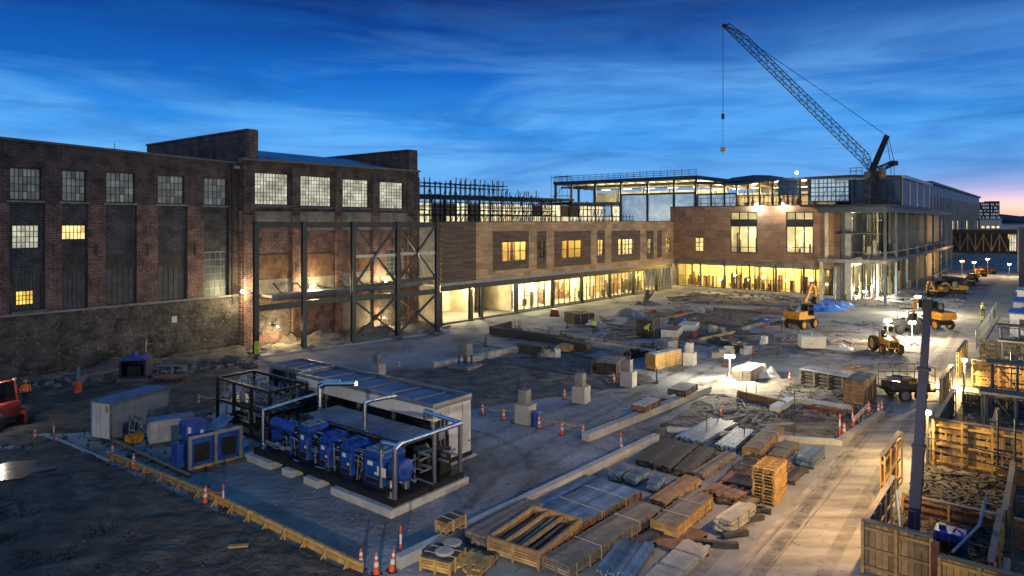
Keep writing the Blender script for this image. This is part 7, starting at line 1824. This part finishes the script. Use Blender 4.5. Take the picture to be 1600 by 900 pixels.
# cross walls and boards filling the pits
for lab, a, b, hd, L_, h_, mt in (('low brown cross board just beyond the power pack', .3, 6.2, RV, 3.3, .8, m_woodb), ('dark plank divider continuing past the first cross wall', 3.8, 6.0, UA, 7.0, 1.1, m_woodd), ('grey cross board in the middle of the dark side pit', 4.1, 9.2, RV, 6.0, .7, m_woodg),
                               ('pale timber lining below the tall slotted panel', 3.2, 13.0, RV, 3.6, .7, m_woody), ('dark divider in the second pit behind the tall panel', 2.6, 15.0, UA, 9.0, 1.0, m_woodd), ('grey cross board halfway along the second pit', .5, 20.0, RV, 6.0, .8, m_woodg),
                               ('dark cross board before the bright slotted panel', .5, 28.0, RV, 6.0, .9, m_woodd), ('pale side panel at the right end of the bright slotted panel', 3.9, 31.0, UA, 3.6, 1.8, m_woodw)):
    shutter(lab, fc + V * a + U * b, hd, L_, h_, mt)
for lab, a, b, hh_, n1_ in (('dark blue shoring tower just behind the tall slotted panel', 2.5, 16.5, 3.4, 2), ('dark blue shoring tower just behind the bright slotted panel', 2.2, 37.5, 3.2, 2), ('dark blue shoring tower between the two slotted panels at the right edge', 2.2, 26.0, 3.4, 2), ('dark blue shoring tower farthest up the row by the trestle tables', 1.6, 47.0, 3.2, 3)):
    t = thing('shoring_tower', lab, 'shoring', fc + V * a + U * b, RV, 'shoring towers at the right edge'); sg = []; dg = []
    for i in range(n1_ + 1):
        for y_ in (0, 1.4): sg.append(((i * 1.3, y_, 0), (i * 1.3, y_, hh_)))
    for z_ in (.3, hh_ * .5, hh_ - .1):
        for y_ in (0, 1.4): dg.append(((-.2, y_, z_), (n1_ * 1.3 + .2, y_, z_)))
    for i in range(n1_): dg.append(((i * 1.3, 0, .3), (i * 1.3 + 1.3, 0, hh_ * .5))); dg.append(((i * 1.3 + 1.3, 1.4, hh_ * .5), (i * 1.3, 1.4, hh_)))
    tubes(t, 'prop', sg, .06, m_bluep); tubes(t, 'brace', dg, .04, m_steel); m = MB()
    for k in range(5): m.box(-.3, n1_ * 1.3 + .3, .1 + k * .26, .3 + k * .26, hh_ + .002, hh_ + .12)
    m.build('timber_beam', m_woodg, t)
# small loose things all over the pits -----------------------------------------------
def scat_things(name, label, cat, group, n, quad, make, seed):
    r_ = random.Random(seed); c = [G(*q) for q in quad]; protos = [make(k) for k in range(3)]
    for i in range(n):
        u, v = r_.random(), r_.random(); p = (c[0] * (1 - u) + c[1] * u) * (1 - v) + (c[3] * (1 - u) + c[2] * u) * v
        o = protos[i] if i < 3 else protos[i % 3].copy()
        if i >= 3: col.objects.link(o)
        o.location = (p.x, p.y, .03); o.rotation_euler.z = r_.random() * 6.28; tag(o, label, cat, group)
def mk_offcut(k):
    m = MB(); m.box(-1.1 - k * .4, 1.1 + k * .4, -.1, .1, .05, .14); m.box(-.9, 1.3, .13, .3, .03, .1); return m.build('timber_offcut', (m_woody, m_woodg, m_woodd)[k])
def mk_rebar(k):
    m = MB()
    for i in range(4): m.tube((.12 * i, .05 * (i % 2), -.05), (.12 * i + .04, .05 * (i % 2), .7 + .25 * ((i + k) % 3)), .025, 5)
    m.box(-.1, .5, -.1, .15, -.05, .08); return m.build('rebar_starter', (m_rust, m_steel, m_woodd)[k])
def mk_box(k):
    m = MB(); m.box(-.35, .35, -.25, .25, 0, .45 + .1 * k); m.box(-.38, .38, -.28, .28, .46 + .1 * k, .52 + .1 * k); m.box(.5, .8, -.2, .15, 0, .3); return m.build('tool_box', (m_red, m_bluet, m_white)[k])
def mk_block(k):
    m = MB(); m.box(-.6 - .3 * k, .6 + .3 * k, -.3, .3, 0, .5); m.box(-.5, .2, -.26, .26, .502, .75); return m.build('concrete_block', (m_conc, m_concd, m_steel)[k])
Q1 = [(770, 560), (1180, 560), (1230, 482), (960, 490)]
scat_things('timber_offcut', 'short timber offcut lying among the pits of the middle yard', 'timber', 'offcuts among the pits', 44, Q1, mk_offcut, 3)
scat_things('rebar_starter', 'bunch of thin upright starter bars in the middle yard pits', 'rebar', 'starter bars in the pits', 40, [(680, 640), (1230, 580), (1240, 485), (780, 515)], mk_rebar, 5)
scat_things('tool_box', 'small tool box left out among the pits of the middle yard', 'box', 'tool boxes among the pits', 14, Q1, mk_box, 8)
scat_things('concrete_block', 'low concrete block dumped among the pits of the middle yard', 'block', 'dumped blocks among the pits', 22, Q1, mk_block, 9)
